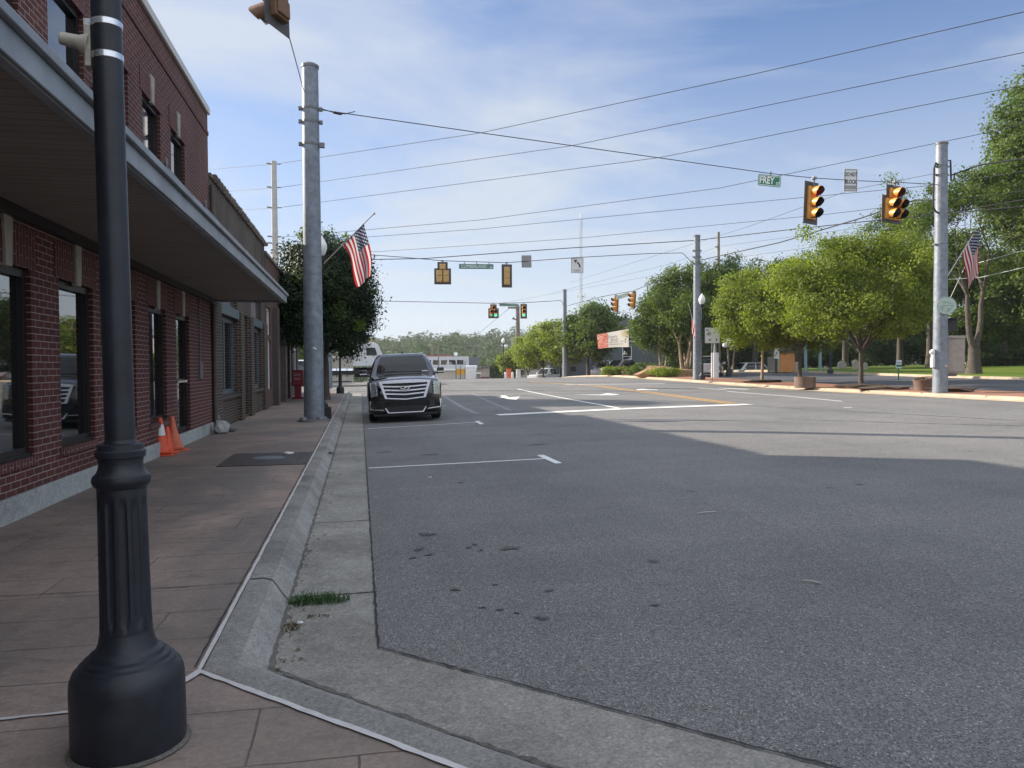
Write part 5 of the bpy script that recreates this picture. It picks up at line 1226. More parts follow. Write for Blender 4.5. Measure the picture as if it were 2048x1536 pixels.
SX, SY = 1.285, 23.25
suv = vehicle('parked_suv', 'large shiny black parked vehicle at the kerb facing us with a big chrome grille', 'car', (SX, SY, gz(SX, SY)+0.0), R(-1.5), suv_keys, suv_g, (-1.5, 1.45), 0.40, 0.86, M_['black_paint'], tilt=-2.0)
yf = -2.615
gr = MB(); gr.prism([(-0.50, 0.655), (0.50, 0.655), (0.63, 1.06), (-0.63, 1.06)], Matrix.Translation((0, yf, 0)), 0.06)
grille = gr.build('grille', M_['plastic'], suv)
c = MB(); F = Matrix.Translation((0, yf-0.035, 0))
c.prism([(-0.67, 1.045), (0.67, 1.045), (0.69, 1.10), (0.35, 1.125), (0, 1.135), (-0.35, 1.125), (-0.69, 1.10)], F, 0.08)
c.prism([(-0.67, 1.045), (-0.60, 1.045), (-0.475, 0.655), (-0.54, 0.645)], F, 0.08); c.prism([(0.67, 1.045), (0.60, 1.045), (0.475, 0.655), (0.54, 0.645)], F, 0.08)
c.prism([(-0.54, 0.645), (0, 0.60), (0.54, 0.645), (0.475, 0.668), (0, 0.628), (-0.475, 0.668)], F, 0.08)
c.build('grille_surround', M_['satin_chrome'], suv, bevel=0.006)
for k in range(3):
    z = 0.745 + 0.1*k; w = 0.5 + (z-0.655)*0.315
    b = MB(); b.prism([(-w, z+0.012), (0, z-0.022), (w, z+0.012), (w, z+0.05), (0, z+0.014), (-w, z+0.05)], Matrix.Translation((0, yf-0.03, 0)), 0.05)
    b.build('grille_bar', M_['satin_chrome'], suv, bevel=0.005)
e = MB(); e.prism([(-0.13, 0.965), (0.13, 0.965), (0.125, 0.90), (0.08, 0.865), (0, 0.855), (-0.08, 0.865), (-0.125, 0.90)], Matrix.Translation((0, yf-0.06, 0)), 0.03)
emb = e.build('emblem', M_['chrome'], suv, bevel=0.006)
e = MB(); e.prism([(-0.095, 0.95), (-0.02, 0.95), (-0.02, 0.915), (-0.095, 0.905)], Matrix.Translation((0, yf-0.064, 0)), 0.006); e.prism([(0.0, 0.905), (0.09, 0.945), (0.09, 0.925), (0.04, 0.88), (0.0, 0.875)], Matrix.Translation((0, yf-0.064, 0)), 0.006); e.prism([(-0.08, 0.895), (-0.02, 0.9), (-0.02, 0.872)], Matrix.Translation((0, yf-0.064, 0)), 0.006)
e.build('crest', M_['plastic'], emb)
for s in (-1, 1):
    hl = MB(); hl.prism([(0, 0.72), (0.16, 0.70), (0.19, 1.06), (0.02, 1.08)], Matrix.Translation((s*0.745, -2.645, 0)) @ Matrix.Rotation(R(s*30), 4, 'Z') @ Matrix.Diagonal((s, 1, 1, 1)), 0.12)
    ho = hl.build('headlight', M_['headlight'], suv, bevel=0.01)
    dl = MB(); dl.prism([(0.165, 0.69), (0.19, 0.70), (0.215, 1.07), (0.19, 1.08)], Matrix.Translation((s*0.745, -2.66, 0)) @ Matrix.Rotation(R(s*30), 4, 'Z') @ Matrix.Diagonal((s, 1, 1, 1)), 0.1)
    for k in range(4): dl.obox(Matrix.Translation((s*0.76, -2.65, 0.76+0.08*k)) @ Matrix.Rotation(R(s*33), 4, 'Z'), 0.035, 0.04, 0.045)
    dl.build('light_strip', M_['chrome'], suv, bevel=0.004)
    fp = MB(); fp.prism([(0, 0.36), (0.30, 0.36), (0.32, 0.60), (0.04, 0.56)], Matrix.Translation((s*0.60, -2.66, 0)) @ Matrix.Rotation(R(s*22), 4, 'Z') @ Matrix.Diagonal((s, 1, 1, 1)), 0.08); fp.build('air_duct', M_['plastic'], suv, bevel=0.008)
    fl = MB(); fl.prism([(-0.02, 0.335), (0.36, 0.36), (0.36, 0.385), (-0.02, 0.355)], Matrix.Translation((s*0.60, -2.685, 0)) @ Matrix.Rotation(R(s*20), 4, 'Z') @ Matrix.Diagonal((s, 1, 1, 1)), 0.06)
    fl.prism([(0.34, 0.36), (0.36, 0.36), (0.385, 0.58), (0.33, 0.60)], Matrix.Translation((s*0.60, -2.675, 0)) @ Matrix.Rotation(R(s*20), 4, 'Z') @ Matrix.Diagonal((s, 1, 1, 1)), 0.06)
    fl.build('fog_trim', M_['chrome'], suv, bevel=0.003)
    MB().obox(Matrix.Translation((s*1.11, -0.86, 1.305)), 0.2, 0.02, 0.025).build('mirror_trim', M_['satin_chrome'], suv)
    MB().cyl((s*0.62, -0.1, 1.875), (s*0.64, 2.2, 1.875), 0.018, n=8).build('roof_rail', M_['satin_chrome'], suv)
lo = MB(); lo.prism([(-0.44, 0.28), (0.44, 0.28), (0.52, 0.43), (-0.52, 0.43)], Matrix.Translation((0, -2.61, 0)), 0.05); lo.build('lower_intake', M_['plastic'], suv)
lt = MB(); FF = Matrix.Translation((0, -2.63, 0))
lt.prism([(-0.47, 0.255), (0.47, 0.255), (0.445, 0.278), (-0.445, 0.278)], FF, 0.05); lt.prism([(-0.47, 0.255), (-0.445, 0.278), (-0.525, 0.40), (-0.55, 0.40)], FF, 0.05); lt.prism([(0.47, 0.255), (0.445, 0.278), (0.525, 0.40), (0.55, 0.40)], FF, 0.05)
lt.build('intake_trim', M_['satin_chrome'], suv, bevel=0.003)
MB().box(-0.85, 0.85, -2.56, -2.35, 0.17, 0.25).build('skid_panel', M_['plastic'], suv, bevel=0.02)
MB().tube([(-0.7, -1.19, 1.325), (0.0, -1.24, 1.34), (0.65, -1.19, 1.325)], 0.016, 6).tube([(-0.05, -1.22, 1.345), (-0.55, -1.13, 1.375)], 0.01, 6).build('wiper', M_['plastic'], suv)
MB().prism([(-0.04, 1.87), (0.04, 1.87), (0.01, 1.94), (-0.01, 1.94)], Matrix.Translation((0.05, 0.3, 0)), 0.16).build('antenna_fin', M_['plastic'], suv)
MB().obox(Matrix.Translation((0.62, -1.235, 1.34)) @ Matrix.Rotation(R(-48), 4, 'X'), 0.16, 0.004, 0.03).build('dash_plate', M_['sign_white'], suv)

car_keys = lambda L, W, h: [(-L/2, W*0.36, 0.3, h*0.42, h*0.44), (-L/2+0.06, W*0.44, 0.24, h*0.46, h*0.49), (-L/2+0.35, W*0.485, 0.22, h*0.5, h*0.55), (-L*0.22, W*0.5, 0.22, h*0.55, h*0.62), (L*0.3, W*0.5, 0.22, h*0.58, h*0.63), (L/2-0.08, W*0.46, 0.28, h*0.58, h*0.63), (L/2, W*0.4, 0.34, h*0.55, h*0.6)]
def simple_car(label, q, rz, L, W, h, paint, suvish=False, group='parked cars', name='parked_car', lift=0.0):
    k = car_keys(L, W, h)
    g = dict(zb=h*0.57, zr=h, wb=W*0.46, wt=W*0.35, b0=-L*0.26, t0=-L*0.10, t1=L*(0.36 if suvish else 0.2), b1=L*(0.46 if suvish else 0.38))
    return vehicle(name, label, 'car', (q.x, q.y, q.z+lift), rz, k, g, (-L*0.29, L*0.29), 0.33, W/2-0.14, paint, group=group, lights=(W*0.27, W*0.46, h*0.36, h*0.46, -L/2+0.1), bars=(W*0.25, h*0.28, h*0.44, -L/2-0.01))
M_['silver_paint'] = pm('silver_car_paint', (0.48, 0.5, 0.52), 0.25, 0.4, 0.03, 5, coat=1.0)
M_['maroon_paint'] = pm('dark_maroon_car_paint', (0.035, 0.006, 0.008), 0.2, 0, 0.05, 5, coat=1.0)
M_['white_car'] = pm('white_car_paint', (0.62, 0.64, 0.66), 0.3, 0, 0.04, 5, coat=0.6)
q = along(1212, 83); simple_car('silver sport utility vehicle parked nose towards us left of a dark maroon car', q, R(-38), 4.8, 1.95, 1.78, M_['silver_paint'], True)
q = along(1243, 77); simple_car('dark maroon car parked in front of the grey house past the crest', q, R(-62), 4.8, 1.9, 1.62, M_['maroon_paint'])
# white pickup behind the maples
q = along(1094, 96)
pk = vehicle('pickup_truck', 'white pickup truck parked behind the maple trunks past the crest', 'pickup', q, R(-52),
    [(-2.8, 0.72, 0.42, 0.86, 0.9), (-2.74, 0.9, 0.36, 0.95, 1.0), (-2.4, 0.97, 0.34, 1.0, 1.06), (-1.0, 1.0, 0.34, 1.05, 1.12), (0.5, 1.0, 0.36, 1.06, 1.1), (2.75, 0.99, 0.42, 1.1, 1.14), (2.8, 0.95, 0.46, 1.08, 1.12)],
    dict(zb=1.07, zr=1.82, wb=0.92, wt=0.74, b0=-1.0, t0=-0.35, t1=0.85, b1=1.0), (-1.75, 1.75), 0.38, 0.84, M_['white_car'], lights=(0.62, 0.94, 0.78, 0.96, -2.72), bars=(0.58, 0.66, 0.96, -2.79))
q = along(1493, 82); simple_car('white van roof just showing over the lawn behind a slim maple trunk', q, R(-80), 4.9, 1.9, 1.75, M_['white_car'], True, lift=-0.75)
q = along(1418, 56); simple_car('silver grey car parked in the lot behind the route sign', q, R(150), 4.6, 1.85, 1.5, M_['silver_paint'])
q = along(604, 58); simple_car('white and dark vehicle partly hidden between the corner shop and the big grey pole', q, R(-15), 5.2, 2.0, 1.8, M_['white_car'], True)
# white lorry crossing on the side street, nose to the right
tz = gz(1, 54)
lor = thing('lorry', 'white day cab lorry crossing behind the parked black vehicle', 'lorry', (0.55, 54.2, tz), R(90))
prof = [(0.95, 1.28), (-1.0, 1.28), (-1.12, 1.7), (-1.08, 1.95), (-0.78, 2.62), (-0.70, 2.78), (-0.4, 2.92), (0.55, 2.95), (0.72, 2.85), (0.95, 2.4)]
Mp = Matrix.Translation((-1.05, 0, 0)) @ Matrix.Rotation(R(-90), 4, 'Z') @ Matrix.Diagonal((-1, 1, 1, 1))
MB().prism(prof, Mp, 2.1).build('cab', M_['white_car'], lor, bevel=0.06)
MB().prism([(-1.06, 1.3), (-2.5, 1.25), (-2.6, 0.9), (-2.5, 0.5), (-1.06, 0.6)], Mp @ Matrix.Translation((0, 0.1, 0)), 1.9).prism([(-1.06, 1.3), (-1.06, 1.85), (-2.3, 1.65), (-2.5, 1.25)], Mp @ Matrix.Translation((0, 0.35, 0)), 1.4).build('bonnet', M_['white_car'], lor, bevel=0.05)
for s, y0 in ((1, 1.052), (-1, -1.056)):
    MB().prism([(0.08, 2.02), (-0.62, 2.02), (-0.62, 2.2), (-0.5, 2.55), (0.08, 2.55)], Matrix.Translation((y0, 0, 0)) @ Matrix.Rotation(R(-90), 4, 'Z') @ Matrix.Diagonal((-1, 1, 1, 1)), 0.004).build('side_window', M_['car_glass'], lor, smooth=0)
MB().obox(Matrix.Translation((0, -0.955, 2.28)) @ Matrix.Rotation(R(-24), 4, 'X'), 1.8, 0.02, 0.62).build('windscreen', M_['car_glass'], lor)
db = MB()
db.box(1.0515, 1.056, 0.2, 0.215, 1.4, 2.6); db.box(1.0515, 1.056, -0.95, 0.2, 1.42, 1.432); db.box(1.0515, 1.056, -0.1, 0.05, 1.55, 1.68); db.lathe([(0.17, 0), (0.17, 0.005), (0.15, 0.005), (0.15, 0)], (1.0515, -0.6, 1.72), 20, M=Matrix.Rotation(R(90), 3, 'Y'), cap=False)
db.prism([(-0.7, 1.68), (-0.62, 1.76), (-0.5, 1.78), (-0.58, 1.68)], Matrix.Translation((1.058, 0, 0)) @ Matrix.Rotation(R(-90), 4, 'Z') @ Matrix.Diagonal((-1, 1, 1, 1)), 0.004)
db.build('door_marking', M_['plastic'], lor, smooth=0)
MB().box(1.12, 1.22, -0.62, -0.46, 1.95, 2.5).build('mirror', M_['white_car'], lor, bevel=0.03)
MB().box(-0.95, 0.95, -0.6, 5.6, 0.75, 1.0).box(0.5, 1.0, -0.9, 0.9, 0.55, 1.2).build('chassis', M_['plastic'], lor)
MB().cyl((0.85, 1.0, 0.86), (0.85, 2.55, 0.86), 0.3, n=24).build('fuel_tank', M_['band'], lor)
tb = MB(); [tb.lathe([(0.302, -0.03), (0.308, -0.03), (0.308, 0.03), (0.302, 0.03)], (0.85, y, 0.86), 24, M=Matrix.Rotation(R(90), 3, 'X'), cap=False) for y in (1.4, 2.1)]; tb.build('tank_strap', M_['steel_dark'], lor)
MB().lathe([(0.05, 0), (0.06, 0.03), (0.06, 0.1), (0.02, 0.14)], (0.3, -0.3, 2.94), 12).build('beacon', M_['cone'], lor)
for y in (-1.9, 3.6, 4.8):
    for s in (-1, 1):
        w_ = bpy.data.objects.new('wheel', None); S.collection.objects.link(w_); w_.parent = lor; w_.location = (s*0.95, y, 0.5)
        MB().lathe([(0.3, -0.14), (0.46, -0.14), (0.5, -0.1), (0.5, 0.1), (0.46, 0.14), (0.3, 0.14)], n=28, M=Matrix.Rotation(R(90), 3, 'Y'), cap=False).build('tyre', M_['rubber'], w_)
        MB().lathe([(0.31, -0.1), (0.28, 0.02), (0.1, 0.1), (0.001, 0.12)], n=20, M=Matrix.Rotation(R(90), 3, 'Y'), cap=False).build('rim', M_['white_paint'], w_)
MB().box(-1.0, 1.0, 2.7, 5.6, 1.05, 1.25).build('bed', M_['steel_dark'], lor)

# ---------------------------------------------------------------- pavement objects
def make_cone(label, loc, h, r, mat, band, tilt=(0, 0), rz=0.0):
    t = thing('traffic_cone', label, 'traffic cone', loc, group='traffic cones', rot=(R(tilt[0]), R(tilt[1]), rz))
    b = r*1.42; p = MB(); p.box(-b, b, -b, b, 0, 0.03); p.build('base', mat, t, bevel=0.01)
    MB().lathe([(r*1.1, 0.028), (r, 0.05), (0.032, h-0.01), (0.026, h), (0.02, h)], n=28).build('body', mat, t, smooth=60)
    if band:
        z0, z1 = h*0.5, h*0.8; f = lambda z: r+(0.032-r)*(z-0.05)/(h-0.06)
        MB().lathe([(f(z0)+0.001, z0), (f(z0)+0.003, z0), (f(z1)+0.003, z1), (f(z1)+0.001, z1)], n=28, cap=False).build('band', M_['cone_band'], t, smooth=60)
    return t
zz = SW
def onw(u, v):
    """where the sight line meets the near pavement"""
    o = CAM_M.translation; r_ = at(u, v, 1.0) - o; k = (SW - o.z)/r_.z
    return o + r_*k
c1, c2, c3 = onw(321, 911), onw(337, 907), onw(349, 903)
make_cone('crushed lowest orange cone whose flat base shows under the white banded cone', (c1.x, c1.y, zz), 0.44, 0.125, M_['cone'], False, rz=0.35)
make_cone('orange cone with one white reflective band, front of the stacks by the brick wall', (c1.x, c1.y, zz+0.04), 0.56, 0.118, M_['cone'], True, rz=0.15)
make_cone('low red orange cone without a band, between the banded and the tallest cone', (c2.x-0.03, c2.y+0.05, zz), 0.44, 0.10, M_['cone'], False, rz=0.5)
make_cone('tallest faded orange cone without a band nearest the far window', (c3.x-0.03, c3.y+0.08, zz+0.035), 0.55, 0.11, M_['cone_old'], False, tilt=(0, -2), rz=0.2)
make_cone('bottom cone of the faded stack of which only the split base shows', (c3.x, c3.y+0.08, zz), 0.36, 0.115, M_['cone_old'], False, rz=0.9)
def manhole():
    t = thing('utility_cover', 'dark square utility slab in the pavement with a round ribbed grey lid', 'utility cover', (*onw(537, 917.5).xy, zz+0.004))
    a = onw(540, 931); b_ = onw(540, 906.5); y0_, y1_ = a.y - t.location.y, b_.y - t.location.y
    x0_, x1_ = onw(437, 931).x - t.location.x, -0.745 - t.location.x
    MB().box(x0_, x1_, y0_, y1_, 0.0, 0.006).build('slab', pm('damp_dark_concrete', (0.055, 0.046, 0.042), 0.6, 0, 0.3, 5, 0.2, 60), t, smooth=0)
    MB().lathe([(0.235, 0.006), (0.235, 0.012), (0.001, 0.012)], (0.0, 0.02, 0), 40).build('lid', M_['steel'], t, smooth=20)
    r = MB()
    for k in range(-5, 6):
        hw = math.sqrt(max(0, 0.21**2-(k*0.04)**2)); r.box(k*0.04-0.01, k*0.04+0.01, -hw+0.02, hw+0.02, 0.012, 0.0165)
    r.build('rib', M_['steel_dark'], t)
    return t
manhole()
def crumpled(name, label, cat, loc, size, mat, seed, sq=(1, 1, 0.5), group=None):
    bm = bmesh.new(); bmesh.ops.create_icosphere(bm, subdivisions=2, radius=size); r = random.Random(seed)
    for v in bm.verts:
        k = 1 + r.uniform(-0.28, 0.22); v.co = Vector((v.co.x*sq[0]*k, v.co.y*sq[1]*k, v.co.z*sq[2]*k))
    me = bpy.data.meshes.new(name); bm.to_mesh(me); bm.free(); me.materials.append(mat); o = bpy.data.objects.new(name, me); S.collection.objects.link(o)
    o.location = (loc[0], loc[1], loc[2] + size*sq[2]*0.75); return tag(o, label, cat, group)
crumpled('litter_paper', 'crumpled white paper scrap on the dark utility slab', 'litter', (*onw(577, 910).xy, zz+0.012), 0.05, M_['sign_white'], 3, (1.6, 0.7, 0.5))
crumpled('broken_concrete', 'pale lump of broken concrete at the foot of the red brick corner', 'rubble', (-2.86, 17.0, zz), 0.17, M_['base_conc'], 5, (1.0, 0.9, 0.95))
o = MB(); o.tube([(-3.02, 17.5, 0.5), (-2.98, 17.5, 0.3), (-2.85, 17.45, 0.22), (-2.65, 17.4, 0.15)], [0.05, 0.055, 0.055, 0.06], 10); tag(o.build('drain_elbow', M_['steel_dark'], smooth=60), 'short dark drain elbow at the base of the downpipe between red and brown brick', 'drain pipe')
for i, (x, y, s_, lb, sd) in enumerate(((-0.36, 4.62, 0.018, 'tiny white paper scrap in the gutter near the corner', 1), (0.9, 10.2, 0.02, 'tiny white scrap on the shaded asphalt beyond the gutter', 2), (-0.42, 7.9, 0.016, 'tiny pale scrap at the foot of the kerb', 6))):
    crumpled('litter_scrap', lb, 'litter', (x, y, gz(x, y)+0.008), s_, M_['sign_white'], sd, (1.2, 0.7, 0.4))
for (u, v, L, a, lb) in ((1414, 1026, 0.2, 0.05, 'thin pale stick lying on the asphalt, farther of the two'), (1624, 1164, 0.12, -0.8, 'thin pale stick lying on the asphalt, nearer of the two')):
    p = on(u, v, 0.012); d = Vector((math.cos(a), math.sin(a), 0))*L/2
    tag(MB().tube([p-d, p+Vector((0.003, 0.006, 0.003)), p+d], 0.006, 6).build('twig', M_['limestone'], uv=False), lb, 'twig')
# weed tuft rooted in the joint between kerb and gutter
def tuft(name, label, c, rx, ry, h, n_, mat, seed, w=0.006, cat='weed'):
    r = random.Random(seed); mb = MB()
    for k in range(n_):
        a = r.uniform(0, 6.283); q_ = math.sqrt(r.random()); x, y = c[0]+rx*q_*math.cos(a), c[1]+ry*q_*math.sin(a); b = r.uniform(0, 6.283); hh = h*r.uniform(0.4, 1)*(1.1-0.6*q_)
        dx_, dy_ = math.cos(b), math.sin(b); lean = hh*r.uniform(0.3, 2.0)
        p = [Vector((x, y, c[2])), Vector((x+dx_*lean*0.4, y+dy_*lean*0.4, c[2]+hh*0.7)), Vector((x+dx_*lean, y+dy_*lean, c[2]+hh*r.uniform(0.55, 1)))]
        s_ = Vector((-dy_, dx_, 0))*w
        mb.add([p[0]-s_, p[0]+s_, p[1]+s_*0.8, p[1]-s_*0.8, p[2]], [(0,1,2,3), (3,2,4)])
    return tag(mb.build(name, mat, smooth=0, uv=False, recalc=False), label, cat)
M_['weed'] = leaf_mat('weed_blade', (0.02, 0.06, 0.015), (0.045, 0.12, 0.025), (0.09, 0.15, 0.05), 0.35)
M_['dry_weed'] = leaf_mat('dry_weed_blade', (0.05, 0.03, 0.015), (0.12, 0.075, 0.035), (0.16, 0.11, 0.05), 0.3)
tuft('weed_tuft', 'green weed tuft growing from the joint across the gutter', (-0.26, 5.02, 0.008), 0.2, 0.07, 0.10, 360, M_['weed'], 3, 0.0022)
tuft('weed_tuft', 'thin straggling green weed at the kerb end of the gutter joint', (-0.38, 5.05, 0.008), 0.07, 0.12, 0.06, 120, M_['weed'], 13, 0.002)
tuft('weed_tuft', 'small dry brown weed at the foot of the kerb below the green tuft', (-0.40, 4.55, 0.008), 0.05, 0.09, 0.03, 60, M_['dry_weed'], 4, 0.004)
tuft('weed_tuft', 'sparse dry grass wisp lying in the gutter', (-0.27, 4.72, 0.008), 0.08, 0.03, 0.02, 30, M_['dry_weed'], 5, 0.004)
tuft('weed_tuft', 'tiny weed on the kerb beyond the dark utility slab', (-0.5, 13.2, 0.06), 0.06, 0.12, 0.06, 30, M_['dry_weed'], 6, 0.008)
# red newspaper box and white litter bin at the far corner
M_['red_box'] = pm('red_enamel', (0.20, 0.008, 0.02), 0.35, 0, 0.12, 6, dirt=0.2)
nb = thing('newspaper_box', 'red newspaper box on a pedestal against the corner shop', 'newspaper box', (-2.62, 34.6, rise(34.6)+SW), 0)
MB().box(-0.25, 0.25, -0.22, 0.22, 0.55, 1.25).build('cabinet', M_['red_box'], nb, bevel=0.05)
MB().box(-0.14, 0.14, -0.14, 0.14, 0.08, 0.55).build('pedestal', M_['red_box'], nb, bevel=0.02); MB().box(-0.26, 0.26, -0.22, 0.22, 0.0, 0.08).build('base', M_['red_box'], nb, bevel=0.01)
b = MB(); [b.box(-0.16, 0.12, -0.226, -0.221, z, z+0.025) for z in (1.0, 1.06, 0.88, 0.83)]; b.build('lettering', M_['sign_back'], nb, smooth=0)
# planters on the far pavement
M_['planter'] = pm('weathered_concrete_planter', (0.17, 0.115, 0.09), 0.85, 0, 0.25, 7, 0.25, 40, dirt=0.3)
def planter(label, q, r, h, tilt=(0, 0)):
    t = thing('planter', label, 'planter', q, group='round planters', rot=(R(tilt[0]), R(tilt[1]), 0))
    MB().lathe([(r*0.96, -0.05), (r*0.98, 0.0), (r, h*0.9), (r*1.02, h), (r*0.9, h), (r*0.86, h-0.08)], n=32).build('pot', M_['planter'], t)
    MB().lathe([(r*0.87, h-0.09), (0.001, h-0.06)], n=24, cap=False).build('soil', M_['mulch'], t)
    tuft_ = tuft('dead_plant', None, (0, 0, h-0.08), r*0.7, r*0.6, 0.22, 60, M_['dry_weed'], 9, 0.008, None); tuft_.parent = t
    return t
q = along(1610, 35.5, 0.15); planter('wide round brown planter on the far pavement between two maples', q, 0.47, 0.46)
q = along(1850, 30.2, 0.13); planter('tilted round brown planter just left of the flagged grey pole', q, 0.36, 0.46, (0, -13))
q = along(1253, 66.0, 0.15); planter('distant round planter in front of the dark maroon car', q, 0.45, 0.6)
# ---------------------------------------------------------------- trees
def leaf_cloud(name, mat, parent, centres, radii, n, size, seed, clump=26, spread=0.34, shell_=0.5, droop=0.15):
    """leaf-sized four-cornered faces, gathered in clumps through the lobes of a crown"""
    r = np.random.default_rng(seed); C = np.array(centres, float); Rr = np.array(radii, float)
    vol = (Rr.prod(axis=1))**0.75; pr = vol/vol.sum()
    nc = max(4, n//clump); li = r.choice(len(C), nc, p=pr)
    d = r.normal(size=(nc, 3)); d /= np.linalg.norm(d, axis=1)[:, None]
    rad = shell_ + (1.02-shell_)*r.random(nc)**0.6; rad *= 1 + 0.10*r.normal(size=nc)
    cc = C[li] + d*rad[:, None]*Rr[li]
    k = np.repeat(np.arange(nc), clump); m = len(k)
    sp = spread*(0.6+0.8*r.random(nc))
    p = cc[k] + r.normal(size=(m, 3))*sp[k][:, None]*np.array([1, 1, 0.62])
    out = d[k]*1.0 + r.normal(size=(m, 3))*0.5 + np.array([0, 0, 0.3]); out /= np.linalg.norm(out, axis=1)[:, None]
    t = np.cross(out, r.normal(size=(m, 3))); t /= np.linalg.norm(t, axis=1)[:, None] + 1e-9
    t[:, 2] -= droop; t /= np.linalg.norm(t, axis=1)[:, None]
    b = np.cross(out, t); L = size*(0.6+0.8*r.random(m))[:, None]
    v = np.stack([p - t*L*0.5, p + b*L*0.33 + out*L*0.06, p + t*L*0.55, p - b*L*0.33 + out*L*0.06], axis=1).reshape(-1, 3)
    return quads(name, v, mat, parent)
def quads(name, v, mat, parent):
    m = len(v)//4; me = bpy.data.meshes.new(name); me.vertices.add(4*m); me.vertices.foreach_set('co', v.astype(np.float32).ravel())
    me.loops.add(4*m); me.loops.foreach_set('vertex_index', np.arange(4*m, dtype=np.int32)); me.polygons.add(m)
    me.polygons.foreach_set('loop_start', np.arange(0, 4*m, 4, dtype=np.int32)); me.polygons.foreach_set('loop_total', np.full(m, 4, np.int32))
    me.update(calc_edges=True); me.materials.append(mat)
    o = bpy.data.objects.new(name, me); S.collection.objects.link(o)
    if parent: o.parent = parent
    return o
def lobes(rx, ry, rz, cz, n, seed, f=0.5, oval=False):
    """uneven crown: a core and n boughs of different reach"""
    r = random.Random(seed); C, Q = [(0, 0, cz)], [(rx*0.6, ry*0.6, rz*0.62)]
    for k in range(n):
        z = -0.85 + 1.75*(k+0.5)/n; a = k*2.4 + r.uniform(-0.7, 0.7); w = math.sqrt(max(0.08, 1-abs(z)**(1.7 if oval else 2.8)))*(0.82 if z > 0.3 else 1)
        if k % 4 == 3 and not oval and n > 15:       # a bough or shoot that sticks out
            e = r.uniform(0.95, 1.12); q = f*r.uniform(0.34, 0.55); C.append((rx*e*w*math.cos(a)*0.95, ry*e*w*math.sin(a)*0.95, cz + rz*(z*0.9+0.12))); Q.append((rx*q, ry*q, rz*q)); continue
        e = r.uniform(0.48, 0.92); C.append((rx*e*w*math.cos(a), ry*e*w*math.sin(a), cz + rz*z*r.uniform(0.62, 0.86))); q = f*r.uniform(0.5, 1.1); Q.append((rx*q, ry*q, rz*q*0.72))
    return C, Q
def trunk_and_limbs(t, base_r, h_trunk, C, bark, seed, stems=1, lean=(0, 0), spread=0.2):
    r = random.Random(seed); mb = MB(); tops = []
    for s in range(stems):
        a = s*2*math.pi/stems + 0.5; ox, oy = (0, 0) if stems == 1 else (math.cos(a)*0.12, math.sin(a)*0.12)
        sx, sy = (lean if stems == 1 else (math.cos(a)*spread*h_trunk, math.sin(a)*spread*h_trunk)); pts, rad_ = [], []
        br = base_r if stems == 1 else base_r*0.55
        for k in range(7):
            q = k/6; pts.append((ox+sx*q+r.uniform(-0.03, 0.03)*q, oy+sy*q+r.uniform(-0.03, 0.03)*q, -0.1+(h_trunk+0.1)*q)); rad_.append(br*(1.35 if k == 0 else 1.0 - 0.35*q))
        mb.tube(pts, rad_, 9); tops.append(Vector(pts[-1]))
    for i, c in enumerate(C):
        c = Vector(c); a = tops[i % len(tops)]; m1 = a.lerp(c, 0.5) + Vector((r.uniform(-0.2, 0.2), r.uniform(-0.2, 0.2), 0.15)); mb.tube([a, m1, c], [base_r*0.42, base_r*0.26, base_r*0.08], 6)
        for j in range(3):
            e = c + Vector((r.uniform(-1, 1), r.uniform(-1, 1), r.uniform(-0.4, 0.9)))*0.8; mb.tube([m1.lerp(c, 0.4+0.3*j/2), c.lerp(e, 0.5) + Vector((0, 0, 0.1)), e], [base_r*0.16, base_r*0.1, base_r*0.03], 5)
    return mb.build('trunk', bark, t, smooth=70)
def make_tree(label, loc, rx, ry, cz, rz, ht, base_r, leaf, n, size, seed, bark=None, nl=11, stems=1, f=0.5, clump=26, spread=0.34, group=None, name='tree', shell_=0.5, lean=(0, 0), oval=False):
    t = thing(name, label, 'tree', loc, 0, group)
    C, Q = lobes(rx, ry, rz, cz, nl, seed, f, oval)
    trunk_and_limbs(t, base_r, ht, C[1::3] if len(C) > 16 else C[1:], bark or M_['bark'], seed+1, stems, lean)
    leaf_cloud('crown', leaf, t, C, Q, n, size, seed+2, clump, spread, shell_)
    return t
# dark oval tree on the near pavement
q = Vector((-1.42, 33.5, rise(33.5)+SW))
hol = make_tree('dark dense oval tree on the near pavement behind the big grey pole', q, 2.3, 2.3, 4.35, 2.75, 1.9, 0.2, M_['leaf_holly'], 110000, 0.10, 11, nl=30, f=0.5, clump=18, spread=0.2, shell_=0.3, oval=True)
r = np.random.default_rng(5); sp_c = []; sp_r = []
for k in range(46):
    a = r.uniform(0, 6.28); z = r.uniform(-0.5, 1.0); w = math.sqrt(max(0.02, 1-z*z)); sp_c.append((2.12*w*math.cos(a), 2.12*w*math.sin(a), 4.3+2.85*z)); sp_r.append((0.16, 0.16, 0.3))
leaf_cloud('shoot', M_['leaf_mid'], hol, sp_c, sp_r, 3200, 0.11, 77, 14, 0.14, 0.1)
maple = M_['leaf_maple']
G2 = 'bright green maples along the far pavement'
q = along(1524.5, 42.8, 0.16); make_tree('small bright green maple with a slim pale trunk right of the route sign', q, 2.85, 2.6, 4.0, 2.7, 2.0, 0.09, maple, 39000, 0.115, 21, M_['bark_light'], 26, group=G2, spread=0.2, f=0.33, shell_=0.6)
q = along(1722, 34.6, 0.16); make_tree('biggest bright green maple left of the flagged pole, with a dark forked stem', q, 3.6, 3.3, 4.55, 3.2, 1.5, 0.12, maple, 68000, 0.105, 22, None, 40, group=G2, spread=0.2, f=0.29, shell_=0.6)
